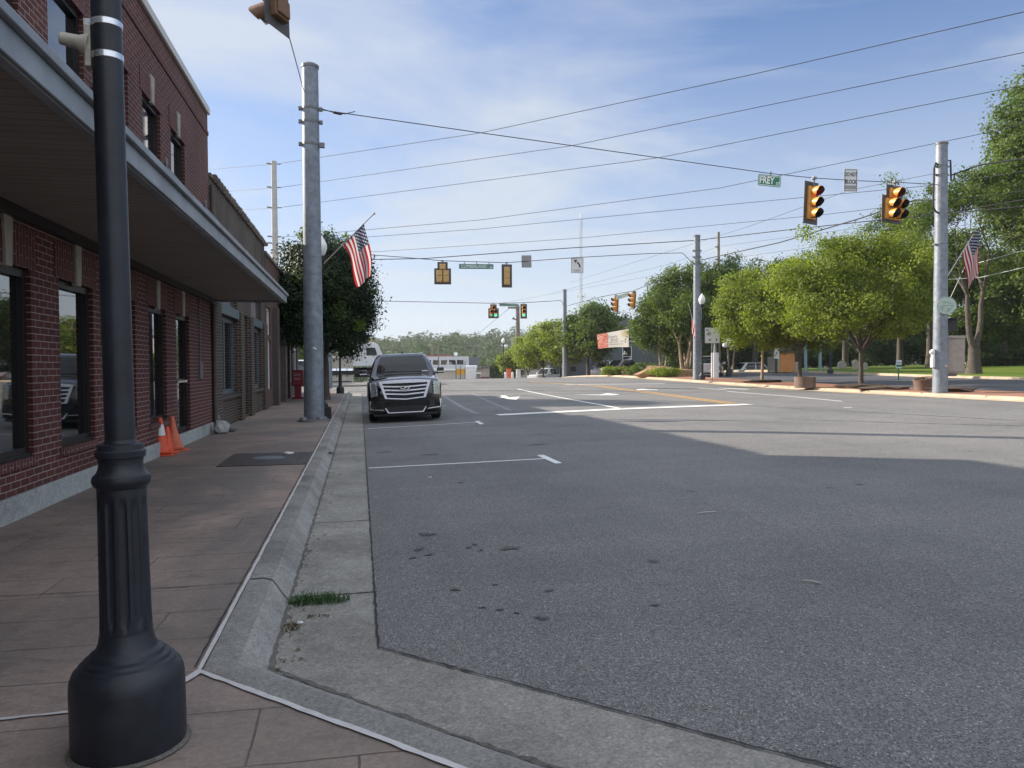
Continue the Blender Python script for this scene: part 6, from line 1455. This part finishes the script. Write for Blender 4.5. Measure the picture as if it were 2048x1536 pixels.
q = along(1600, 41.5, 0.1); make_tree('bright green maple between the slim one and the biggest, set back on the lawn', q, 3.1, 2.6, 3.95, 2.75, 1.8, 0.12, maple, 41000, 0.125, 29, None, 28, group=G2, spread=0.2, f=0.32, shell_=0.6)
q = along(1176, 80, 0.1); make_tree('tall green tree left of the banner with a dark trunk', q, 3.2, 3.2, 4.4, 3.4, 2.1, 0.2, M_['leaf_mid'], 22000, 0.24, 23, None, 12, group='street trees past the crest')
q = along(1126, 86, 0.1); make_tree('bright green maple right beside the steel pole at the crest', q, 2.5, 2.5, 3.9, 2.4, 1.7, 0.12, maple, 15000, 0.22, 24, None, 10, group='street trees past the crest')
q = along(1086, 92, 0.1); make_tree('bright green maple above the white pickup', q, 2.9, 2.8, 4.4, 3.0, 1.6, 0.13, maple, 17000, 0.22, 25, None, 11, group='street trees past the crest')
q = along(1056, 104, 0.1); make_tree('rounded bright green maple left of the white pickup', q, 2.6, 2.5, 4.3, 2.6, 1.6, 0.13, maple, 13000, 0.24, 26, None, 10, group='street trees past the crest')
q = along(1024, 112, 0.1); make_tree('leftmost bright green maple of the row past the crest', q, 2.1, 2.1, 3.9, 2.3, 1.5, 0.12, maple, 9000, 0.25, 27, None, 9, group='street trees past the crest')
q = along(998, 126, 0.1); make_tree('dark conical evergreen behind the lamp posts past the crest', q, 2.6, 2.2, 3.4, 3.2, 0.6, 0.16, M_['leaf_dark'], 9000, 0.28, 28, None, 9)
# crape myrtles round the second steel pole
G3 = 'many stemmed trees round the planting bed'
q = along(1368, 58, 0.15); make_tree('big mid green many stemmed tree left of the second steel pole', q, 3.2, 3.0, 5.3, 3.3, 2.3, 0.2, M_['leaf_mid'], 42000, 0.15, 31, M_['bark_light'], 22, 4, group=G3, f=0.38, spread=0.25)
q = along(1326, 60, 0.15); make_tree('lower green many stemmed tree right of the banner', q, 1.9, 1.9, 3.9, 2.9, 1.6, 0.16, M_['leaf_mid'], 20000, 0.16, 32, M_['bark_light'], 11, 4, group=G3)
q = along(1376, 63, 0.15); make_tree('darker many stemmed tree directly behind the second steel pole', q, 2.6, 2.6, 4.8, 2.8, 1.9, 0.17, M_['leaf_dark'], 16000, 0.2, 33, M_['bark_light'], 10, 4, group=G3)
q = along(1434, 66, 0.1); make_tree('dark green tree behind the route sign', q, 3.6, 3.0, 6.3, 3.4, 2.6, 0.2, M_['leaf_dark'], 20000, 0.22, 34, None, 11)
q = along(1462, 60, 0.1); make_tree('yellowish tree with two slanting pale stems behind the globe lamp', q, 2.0, 2.0, 4.0, 1.7, 2.4, 0.16, maple, 9000, 0.18, 35, M_['bark_light'], 8, 2)
# big trees behind the lawn
GB = 'tall trees behind the lawn'
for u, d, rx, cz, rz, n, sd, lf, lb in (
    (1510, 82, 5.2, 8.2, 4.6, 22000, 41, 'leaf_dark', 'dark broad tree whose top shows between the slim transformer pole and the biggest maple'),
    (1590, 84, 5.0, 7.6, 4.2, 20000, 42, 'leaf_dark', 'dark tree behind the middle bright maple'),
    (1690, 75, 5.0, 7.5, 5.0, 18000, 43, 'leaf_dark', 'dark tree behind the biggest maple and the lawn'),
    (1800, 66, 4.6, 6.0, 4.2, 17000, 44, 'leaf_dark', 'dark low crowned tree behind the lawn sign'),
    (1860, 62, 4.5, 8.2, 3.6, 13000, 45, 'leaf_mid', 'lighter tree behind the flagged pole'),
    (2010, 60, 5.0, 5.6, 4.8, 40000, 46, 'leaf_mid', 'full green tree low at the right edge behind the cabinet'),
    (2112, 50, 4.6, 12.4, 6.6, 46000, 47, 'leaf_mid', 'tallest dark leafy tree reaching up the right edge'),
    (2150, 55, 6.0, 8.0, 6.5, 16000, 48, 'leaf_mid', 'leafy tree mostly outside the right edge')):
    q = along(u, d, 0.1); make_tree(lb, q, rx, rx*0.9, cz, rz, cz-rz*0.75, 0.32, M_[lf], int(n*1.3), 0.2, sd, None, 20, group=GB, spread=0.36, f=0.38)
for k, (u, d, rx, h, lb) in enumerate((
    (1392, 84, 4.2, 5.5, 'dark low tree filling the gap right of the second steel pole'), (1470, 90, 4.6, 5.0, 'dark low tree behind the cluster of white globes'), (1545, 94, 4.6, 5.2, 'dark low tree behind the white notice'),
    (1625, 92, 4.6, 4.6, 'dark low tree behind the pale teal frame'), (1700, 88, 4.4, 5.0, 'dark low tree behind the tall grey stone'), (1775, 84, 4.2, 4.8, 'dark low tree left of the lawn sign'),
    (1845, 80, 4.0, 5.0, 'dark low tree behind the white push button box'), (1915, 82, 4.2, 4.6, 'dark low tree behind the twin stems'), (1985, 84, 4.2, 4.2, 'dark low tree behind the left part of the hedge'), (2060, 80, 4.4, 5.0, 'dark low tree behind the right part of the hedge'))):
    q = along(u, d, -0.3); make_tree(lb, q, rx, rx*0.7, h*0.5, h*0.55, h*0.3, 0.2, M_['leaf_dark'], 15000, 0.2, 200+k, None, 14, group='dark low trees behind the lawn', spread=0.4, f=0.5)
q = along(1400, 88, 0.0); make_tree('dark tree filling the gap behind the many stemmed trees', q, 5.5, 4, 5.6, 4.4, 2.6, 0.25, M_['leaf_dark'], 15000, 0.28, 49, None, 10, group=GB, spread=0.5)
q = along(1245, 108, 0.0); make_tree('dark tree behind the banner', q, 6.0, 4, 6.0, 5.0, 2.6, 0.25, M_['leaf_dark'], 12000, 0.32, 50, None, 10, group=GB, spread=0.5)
# half bare forked tree behind the flagged pole
def bare_tree(label, loc, seed):
    t = thing('tree', label, 'tree', loc, 0, GB); r = random.Random(seed); mb = MB(); tips = []
    def grow(p, d, L, rad_, depth):
        pts = [p]; n_ = 4; dd = d.copy()
        for k in range(n_):
            dd = (dd + Vector((r.uniform(-1, 1), r.uniform(-1, 1), r.uniform(-0.4, 0.7)))*0.16).normalized(); pts.append(pts[-1] + dd*L/n_)
        mb.tube(pts, [rad_*(1-0.45*k/n_) for k in range(n_+1)], 7 if depth < 3 else 4, cap=depth > 3)
        if depth >= 5: tips.append(pts[-1]); return
        for k in range(2 if depth < 2 else 3):
            a = r.uniform(0, 6.28); side = dd.orthogonal().normalized(); side.rotate(Matrix.Rotation(a, 3, dd)); nd = (dd*0.8 + side*r.uniform(0.45, 0.85) + Vector((0, 0, 0.18))).normalized()
            st = pts[-1] if k == 0 or depth < 1 else pts[2 + (k % 3)]
            grow(st, nd, L*r.uniform(0.62, 0.84), rad_*0.55*r.uniform(0.8, 1.05), depth+1)
    mb.tube([(0, 0, -0.3), (0, 0, 0.1), (0.02, 0, 0.8), (0, 0, 1.6)], [0.65, 0.46, 0.35, 0.33], 12)
    grow(Vector((-0.05, 0, 1.5)), Vector((-0.12, 0.05, 1)).normalized(), 3.3, 0.2, 0); grow(Vector((0.08, 0, 1.5)), Vector((0.26, -0.05, 1)).normalized(), 3.6, 0.2, 0)
    mb.build('trunk', M_['bark'], t, smooth=70)
    k = [p for i, p in enumerate(tips) if p.z > 3.5 and (i % 5 < 3)]
    leaf_cloud('crown', M_['leaf_mid'], t, [tuple(p) for p in k], [(0.5, 0.5, 0.4)]*len(k), 26000, 0.13, seed, 12, 0.22, 0.1)
    return t
q = along(1948, 46, 0.1); bare_tree('half bare forked tree with thick twin stems on the lawn behind the flagged pole', q, 14)
# shrubs, hedge, mulch
def shrub(label, q, rx, rz, n, size, leaf, seed, name='shrub'):
    t = thing(name, label, 'shrub', q, 0, 'low shrubs'); C, Q = lobes(rx, rx*0.8, rz, rz*0.75, 7, seed, 0.55)
    leaf_cloud('foliage', leaf, t, C, Q, n, size, seed, 16, 0.12, 0.3)
    mb = MB(); [mb.tube([(0, 0, 0), Vector(c)*0.7, c], [0.03, 0.02, 0.008], 5) for c in C[1:]]; mb.build('stems', M_['bark'], t); return t
for u, d, rx, rz, lf, sd, lb in ((1224, 64, 1.0, 0.45, maple, 61, 'low yellow green shrub in front of the dark maroon car'), (1295, 60, 1.3, 0.6, M_['leaf_mid'], 62, 'low shrub at the foot of the lower many stemmed tree'), (1330, 55, 1.1, 0.4, maple, 63, 'low spreading shrub beside the tan mound'), (1270, 62, 0.7, 0.4, M_['leaf_mid'], 64, 'small shrub beside the pale rock')):
    shrub(lb, along(u, d, 0.12), rx, rz, 3500, 0.1, lf, sd)
for u, d, lb, sd in ((1975, 60, 'dark clipped hedge left part behind the lawn at the right edge', 71), (2040, 60, 'dark clipped hedge right part behind the lawn at the right edge', 72)):
    t = thing('hedge', lb, 'hedge', along(u, d, 0.1), 0, 'clipped hedges'); leaf_cloud('foliage', M_['leaf_dark'], t, [(x, 0, 0.55) for x in (-1.0, -0.4, 0.3, 1.0)], [(0.8, 0.6, 0.55)]*4, 6000, 0.11, sd, 16, 0.12, 0.3)
    mb = MB(); [mb.tube([(x, 0, -0.1), (x+0.05, 0, 0.6)], [0.03, 0.015], 5) for x in (-1, -0.4, 0.3, 1.0)]; mb.build('stems', M_['bark'], t)
q = along(1330, 57, 0.1); crumpled('mulch_mound', 'tan bark mound round the many stemmed trees', 'mound', (q.x, q.y, q.z-0.35), 1.6, pm('tan_bark', (0.26, 0.16, 0.09), 0.95, 0, 0.4, 8, 0.6, 30), 3, (1.3, 1.0, 0.4))
q = along(1278, 63, 0.1); crumpled('boulder', 'pale angular rock at the edge of the planting bed', 'rock', (q.x, q.y, q.z), 0.65, M_['limestone'], 8, (1.3, 0.8, 0.6))
for i, (u, d, lb) in enumerate(((1722, 34.6, 'dark mulch bed at the foot of the biggest maple'), (1526, 42.8, 'dark mulch ring at the foot of the slim maple'), (1905, 29, 'low tan stone ledge beside the flagged pole'), (1770, 32, 'low dark mulch and stones left of the tilted planter'))):
    q = along(u, d, 0.13); crumpled('mulch_bed', lb, 'mulch', (q.x, q.y, q.z-0.07), 0.75, M_['mulch'], 30+i, (1.5, 0.9, 0.16))

# ---------------------------------------------------------------- park furniture and far objects on the right
def globe_lamp(label, q, h):
    t = thing('globe_lamp', label, 'street lamp', q, 0, 'white globe lamps'); MB().lathe([(0.22, 0), (0.2, 0.5), (0.06, 0.6), (0.045, h)], n=14).build('post', M_['black_iron'], t)
    for x, y, z in ((0, 0, 0.32), (0.3, 0, 0), (-0.3, 0, 0), (0, 0.3, 0), (0, -0.3, 0)):
        MB().ball((x, y, h+0.1+z), 0.19).build('globe', M_['lamp_glass'], t); MB().cyl((0, 0, h-0.2+z*0.8), (x, y, h-0.05+z), 0.03).build('arm', M_['black_iron'], t)
    return t
globe_lamp('black park lamp with a cluster of white globes right of the route sign', along(1458, 54, 0.05), 2.1)
globe_lamp('white globe lamp seen between pale stems left of the second steel pole', along(1370, 70, 0.05), 2.5)
q = along(1430, 52, 0.0); cl_ = thing('white_post', 'thick white post with a slim finial in the lot behind the route sign', 'post', q); MB().lathe([(0.26, 0), (0.25, 1.75)], n=20).build('shaft', M_['white_paint'], cl_); MB().lathe([(0.1, 1.75), (0.08, 2.3), (0.2, 2.4), (0.02, 2.45)], n=12).build('finial', M_['sign_back'], cl_)
q = along(1575, 60, 0.05); ki = thing('kiosk', 'small orange and cream park kiosk under the trees', 'kiosk', q)
MB().box(-0.75, 0.55, -0.1, 0.9, 0, 1.5).build('wall', pm('orange_render', (0.62, 0.26, 0.09), 0.7, 0, 0.12, 4), ki); MB().box(-1.2, -0.76, -0.15, 0.9, 0, 1.2).build('pier', M_['limestone'], ki, bevel=0.02); MB().box(0.56, 1.1, -0.15, 0.9, 0, 0.8).build('pier', M_['limestone'], ki, bevel=0.02); MB().box(-1.0, -0.7, -0.05, 0.3, 1.5, 2.4).box(-1.0, -0.5, -0.1, 0.35, 2.4, 2.5).build('chimney', M_['limestone'], ki, bevel=0.02); MB().prism([(-0.9, 1.5), (0.7, 1.5), (-0.1, 1.95)], Matrix.Translation((0, -0.2, 0)), 1.2).build('roof', M_['brown_paint'], ki)
q = along(1640, 58, 0.05); gt = thing('pergola', 'pale teal square frame of posts on the lawn', 'pergola', q); tl_ = pm('pale_teal_paint', (0.22, 0.34, 0.36), 0.5, 0, 0.1, 4)
for x in (-1.2, 0.0): MB().box(x-0.08, x+0.08, -0.08, 0.08, 0, 2.4).build('post', tl_, gt)
MB().box(-1.4, 0.1, -0.1, 0.1, 2.4, 2.52).build('beam', tl_, gt)
q = along(1553, 58, 0.05); wb_ = thing('notice_board', 'small white notice fixed to a dark trunk on the lawn', 'sign', q); MB().box(-0.2, 0.2, -0.03, 0, 1.1, 1.9).build('panel', M_['sign_white'], wb_); MB().box(-0.08, 0.08, 0.0, 0.12, 0, 2.2).build('post', M_['bark'], wb_)
for k, (u, d, w, h) in enumerate(((1641, 62, 0.3, 0.4), (1652, 62, 0.3, 0.35), (1685, 63, 0.8, 0.7), (1712, 60, 0.5, 0.85), (1732, 60, 0.35, 0.6))):
    q = along(u, d, 0.05); m_ = MB(); m_.prism([(-w/2, 0), (w/2, 0), (w/2, h*0.7), (w*0.3, h*0.95), (0, h), (-w*0.3, h*0.95), (-w/2, h*0.7)], Matrix.Translation(q), 0.14)
    tag(m_.build('stone_marker', M_['limestone'], bevel=0.02), ('small rounded grey stone left of its twin on the lawn', 'small rounded grey stone right of its twin on the lawn', 'wide low grey stone behind the park lamp post', 'tall grey stone block left of the biggest maple trunk', 'narrow grey stone just right of the biggest maple trunk')[k], 'stone', 'grey stones on the lawn')
M_['blue_grey'] = pm('blue_grey_siding', (0.12, 0.135, 0.16), 0.75, 0, 0.1, 3); M_['cream_wall'] = pm('cream_block_wall', (0.44, 0.40, 0.36), 0.8, 0, 0.1, 2, dirt=0.2); M_['far_white'] = pm('far_white_wall', (0.55, 0.57, 0.60), 0.7, 0, 0.08, 1.5)
# grey house and blue grey block
q = along(1262, 98); q.z = -0.6; hs = thing('house', 'blue grey house with a white framed window behind the banner', 'house', q, R(-14))
MB().box(-5.5, 5, 0, 8, 0, 5.6).build('wall', M_['blue_grey'], hs); MB().prism([(-6, 5.6), (5.4, 5.6), (-0.3, 8.2)], Matrix.Translation((0, -0.4, 0)), 8.8).build('roof', M_['roofing'], hs)
f = MB(); [f.box(*b) for b in ((-1.1, -1.0, -0.06, 0.02, 2.0, 4.6), (0.0, 0.1, -0.06, 0.02, 2.0, 4.6), (-1.0, 0.0, -0.06, 0.02, 4.5, 4.6), (-1.0, 0.0, -0.06, 0.02, 2.0, 2.1), (-1.0, 0.0, -0.05, 0.02, 3.25, 3.33), (-1.5, 0.5, -0.1, 0.02, 5.1, 5.3))]; w = f.build('window', M_['white_paint'], hs); MB().box(-1.0, 0.0, -0.01, 0.0, 2.1, 4.5).build('pane', M_['pane'], w)
q = along(1157, 96); q.z = -0.9; bl = thing('block_building', 'low windowless blue grey building with one dark square vent at the crest', 'building', q, R(-14))
MB().box(-3.6, 1.6, 0, 5, 0, 3.7).build('wall', M_['blue_grey'], bl); MB().box(-3.7, 1.7, -0.1, 5.1, 3.7, 3.85).build('roof', M_['roofing'], bl); MB().box(-1.0, -0.3, -0.04, 0.0, 1.75, 2.35).build('vent', M_['plastic'], bl)
q = along(1052, 134); q.z = -4; st = thing('stepped_building', 'cream building with a stepped parapet behind the wooden pole', 'building', q, R(-12))
zt = at(1050, 664, 134).z + 4; m_ = MB(); m_.prism([(-2.6, 0), (6, 0), (6, zt-3.6), (4.4, zt-3.6), (4.4, zt-2.4), (2.8, zt-2.4), (2.8, zt-1.1), (1.4, zt-1.1), (1.4, zt), (-2.6, zt-1.0)], Matrix.Identity(4), 9); m_.build('wall', M_['cream_wall'], st, smooth=0)
q = along(1014, 140); q.z = -4; wh = thing('house', 'small white house behind the leftmost maple of the far row', 'house', q, R(-12)); MB().box(-2.5, 2.5, 0, 5, 0, 6.8).build('wall', M_['far_white'], wh); MB().box(-0.6, 0.3, -0.05, 0, 4.2, 5.4).build('window', M_['pane'], wh); MB().prism([(-2.9, 6.8), (2.9, 6.8), (0, 8.6)], Matrix.Translation((0, -0.3, 0)), 5.6).build('roof', M_['roofing'], wh)
# the long white building under the hill
q = along(880, 165); q.z = -4; lw = thing('long_building', 'long white building with dark windows and a red roof edge under the hill', 'building', q, R(-8))
zt = at(890, 713, 165).z + 4; m_ = MB(); hz0, hz1 = zt-1.75, zt-0.75
m_.box(-12, 6.2, 0.06, 9, 0, zt); m_.box(-12, 6.2, 0, 0.06, hz1, zt); m_.box(-12, 6.2, 0, 0.06, 0, hz0); xs_ = [-12 + 1.72*k for k in range(11)]
for x in xs_: m_.box(x-0.17, x+0.17, 0, 0.06, hz0, hz1)
m_.build('wall', M_['far_white'], lw, smooth=0)
for x in xs_[:-1]: MB().box(x+0.17, x+1.55, 0.02, 0.055, hz0, hz1).build('window', M_['pane'], lw)
MB().box(-12.2, 2.5, 1.0, 8.8, zt, zt+0.35).build('roof', pm('red_roof_sheet', (0.28, 0.09, 0.07), 0.7, 0, 0.1, 2), lw); MB().box(6.2, 8.6, 0.3, 8, 0, zt-0.15).build('wing', M_['blue_grey'], lw); MB().lathe([(0.42, -0.05), (0.4, 0.05), (0.001, 0.1)], (3.4, 0.8, zt+0.55), 18, M=Matrix.Rotation(R(90), 3, 'X')).build('dish', M_['white_paint'], lw)
# yard objects past the crest
q = along(921, 104); ys_ = thing('price_sign', 'yellow and cream board in a black frame on two posts past the crest', 'sign', q); z0 = at(921, 757, 104).z - q.z
for x in (-0.62, 0.0, 0.62): MB().box(x-0.04, x+0.04, -0.04, 0.04, 0, z0+2.35 if x else z0+1.7).build('post', M_['plastic'], ys_)
MB().box(-0.58, 0.58, -0.02, 0.02, z0+0.5, z0+1.3).build('yellow_panel', pm('yellow_sign_sheet', (0.62, 0.33, 0.03), 0.5, 0, 0.06, 4), ys_); MB().box(-0.58, 0.58, -0.02, 0.02, z0, z0+0.48).build('cream_panel', M_['cream_wall'], ys_)
def far_box(name, label, u, d, v0, v1, w, dep, mat, cat, extra=None, rz=R(-8)):
    q = along(u, d); t = thing(name, label, cat, q, rz); z0, z1 = min(0, at(u, v1, d).z-q.z), at(u, v0, d).z-q.z
    MB().box(-w/2, w/2, 0, dep, z0, z1).build('body', mat, t, bevel=0.05)
    if extra: extra(t, z0, z1, w, dep)
    return t
def awn(t, z0, z1, w, dep): MB().prism([(-w/2-0.2, z1), (w/2+0.2, z1), (w/2+0.2, z1+0.15), (-w/2-0.2, z1+0.3)], Matrix.Translation((0, -0.3, 0)), dep+0.6).build('roof', M_['white_paint'], t)
far_box('white_tank', 'white horizontal tank right of the yellow board', 941, 108, 738, 760, 1.6, 1.5, M_['white_paint'], 'tank', lambda t, a, b, w, d: MB().cyl((-w/2-0.1, 0.6, b), (w/2+0.1, 0.6, b), 0.5, n=16).build('drum', M_['far_white'], t))
far_box('grey_shed', 'low grey shed between the yellow board and the slanting roof', 938, 112, 748, 762, 3.2, 2.5, M_['sign_back'], 'shed', awn)
far_box('white_shelter', 'pale shelter with a white roof left of the yellow board', 893, 112, 741, 762, 3.6, 3, M_['cream_wall'], 'shelter', awn)
far_box('lean_to', 'open lean to with a sloping grey roof right of the yellow board', 962, 118, 734, 764, 2.6, 2.6, M_['cream_wall'], 'shed', lambda t, a, b, w, d: MB().prism([(-w/2-0.4, b-0.5), (w/2+0.4, b+0.2), (w/2+0.4, b+0.4), (-w/2-0.4, b-0.3)], Matrix.Translation((0, -0.5, 0)), d+1).build('roof', M_['roofing'], t))
far_box('white_bollard', 'white bollard left of the orange crate past the crest', 1010.5, 100, 746, 760, 0.28, 0.28, M_['white_paint'], 'bollard', lambda t, a, b, w, d: MB().ball((0, 0.14, b), 0.13).build('cap', M_['white_paint'], t))
far_box('white_bollard', 'white bollard right of the orange crate past the crest', 1025, 100, 746, 760, 0.28, 0.28, M_['white_paint'], 'bollard', lambda t, a, b, w, d: MB().ball((0, 0.14, b), 0.13).build('cap', M_['white_paint'], t))
far_box('orange_crate', 'orange panel between two white bollards past the crest', 1018, 103, 738, 762, 0.6, 0.5, M_['cone_old'], 'crate', lambda t, a, b, w, d: MB().box(-w/2-0.04, w/2+0.04, -0.04, d+0.04, b, b+0.06).build('lid', M_['cone_old'], t))
far_box('grey_cabinet', 'tall pale grey cabinet beside the leftmost maple past the crest', 1037, 100, 739, 760, 0.55, 0.5, M_['sign_white'], 'cabinet', lambda t, a, b, w, d: MB().box(-w/2-0.05, w/2+0.4, -0.05, d, b, b+0.05).build('lid', M_['sign_white'], t))
q = along(974, 108); simple_car('low red and pale car just showing over the crest', q, R(80), 4.2, 1.75, 1.35, M_['red_box'], lift=0.35)
far_box('plank_building', 'grey plank sided building seen behind the lorry under the dark oval tree', 650, 96, 716, 765, 5.5, 5, M_['cream_wall'], 'building', awn)
far_box('white_cottage', 'small white cottage glimpsed between the lawn trees at the right edge', 1972, 84, 716, 745, 3.2, 3, M_['far_white'], 'house', lambda t, a, b, w, d: MB().prism([(-w/2-0.3, b), (w/2+0.3, b), (0, b+1.3)], Matrix.Translation((0, -0.2, 0)), d+0.4).build('roof', M_['roofing'], t))
q = along(580, 92, 0.0); make_tree('green tree behind the corner shop beyond the side street', q, 4, 4, 4.5, 4, 2, 0.25, M_['leaf_mid'], 9000, 0.26, 91, None, 10)
# a corner of the park opposite us, mirrored in the shop windows
q = along(2420, 42, 0.1); make_tree('leafy tree opposite, beyond the right edge', q, 5, 5, 7, 5, 3, 0.3, M_['leaf_mid'], 9000, 0.3, 92, None, 10, group=GB, spread=0.5)

# ---------------------------------------------------------------- wooded hills
def hill_z(x, y):
    """hill ground behind the town"""
    d = math.hypot(x, y); a = math.degrees(math.atan2(x, y))       # azimuth from the street axis
    ridge = np.interp(a, [-40, -14, -10.5, -8, -5.5, -3, 0, 2.5, 6, 10, 14, 22, 40], [10, 9, 11.0, 12.5, 14.5, 11.0, 12.5, 11.5, 14.0, 15.0, 15.0, 13, 12])
    t = min(max((d-230)/270, 0), 1)
    return -4.4 + (ridge+3.5)*t*t*(3-2*t) - max(0, d-520)*0.06
hx = []; az = rng(-45, 50, 2.5); dd_ = rng(190, 760, 15)
vs = [(d*math.sin(R(a)), d*math.cos(R(a)), hill_z(d*math.sin(R(a)), d*math.cos(R(a)))) for d in dd_ for a in az]; na = len(az)
tag(MB().add(vs, [(j*na+i, j*na+i+1, (j+1)*na+i+1, (j+1)*na+i) for j in range(len(dd_)-1) for i in range(na-1)]).build('hills', M_['earth'], smooth=80), kind='structure')
r = np.random.default_rng(12); C, Q = [], []
for k in range(1500):
    a = r.uniform(-15, 24); d = 195 + 330*r.random()**0.8
    if d < 225 and not (-12 < a < 3): continue
    if d < 215 and -9 < a < -3.5: continue
    x, y = d*math.sin(R(a)), d*math.cos(R(a)); s = r.uniform(0.7, 1.3); w = 3.6*s; h = r.uniform(3.2, 5.2)*s
    z = hill_z(x, y)
    for j in range(4):
        C.append((x + r.uniform(-1, 1)*w*0.6, y + r.uniform(-1, 1)*w*0.6, z + h*(0.7+0.9*r.random()))); f = r.uniform(0.42, 0.75); Q.append((w*f, w*f, h*f*0.8))
woods = leaf_cloud('woods', M_['leaf_wood'], None, C, Q, 620000, 0.62, 13, 16, 0.34, 0.8, 0.0)
tag(woods, 'wooded hillside of mixed green trees behind the town', 'woodland', kind='stuff')

# ---------------------------------------------------------------- the summer air over the valley
HZ = bpy.data.materials.new('summer_haze'); HZ.use_nodes = True
_nt = HZ.node_tree; _nt.nodes.remove(_nt.nodes['Principled BSDF'])
_v = _nt.nodes.new('ShaderNodeVolumePrincipled'); _v.inputs['Color'].default_value = (0.86, 0.92, 1.0, 1); _v.inputs['Density'].default_value = 0.00026; _v.inputs['Anisotropy'].default_value = 0.2
_nt.links.new(_v.outputs[0], _nt.nodes['Material Output'].inputs['Volume'])
tag(MB().box(-900, 900, -300, 1200, -25, 75).build('haze', HZ, smooth=0, uv=False), 'thin pale summer haze over the valley', 'haze', kind='stuff')

rr = random.Random(77); gm = leaf_mat('fallen_leaf', (0.09, 0.05, 0.02), (0.16, 0.1, 0.04), (0.2, 0.16, 0.06), 0.2); mb = MB()
for k in range(150):
    y = 3.9 + 26*rr.random()**1.4; x = -0.43 + abs(rr.gauss(0, 0.06)); a = rr.uniform(0, 6.28); L = rr.uniform(0.006, 0.022); z = rise(y)+0.012
    c_, s_ = math.cos(a)*L, math.sin(a)*L
    mb.add([(x-c_, y-s_, z), (x+s_*0.5, y-c_*0.5, z+L*0.3), (x+c_, y+s_, z+0.002), (x-s_*0.5, y+c_*0.5, z+L*0.2)], [(0,1,2,3)])
tag(mb.build('gutter_litter', gm, smooth=0, uv=False, recalc=False), 'dry leaf bits and grit along the foot of the kerb', 'litter', kind='stuff')
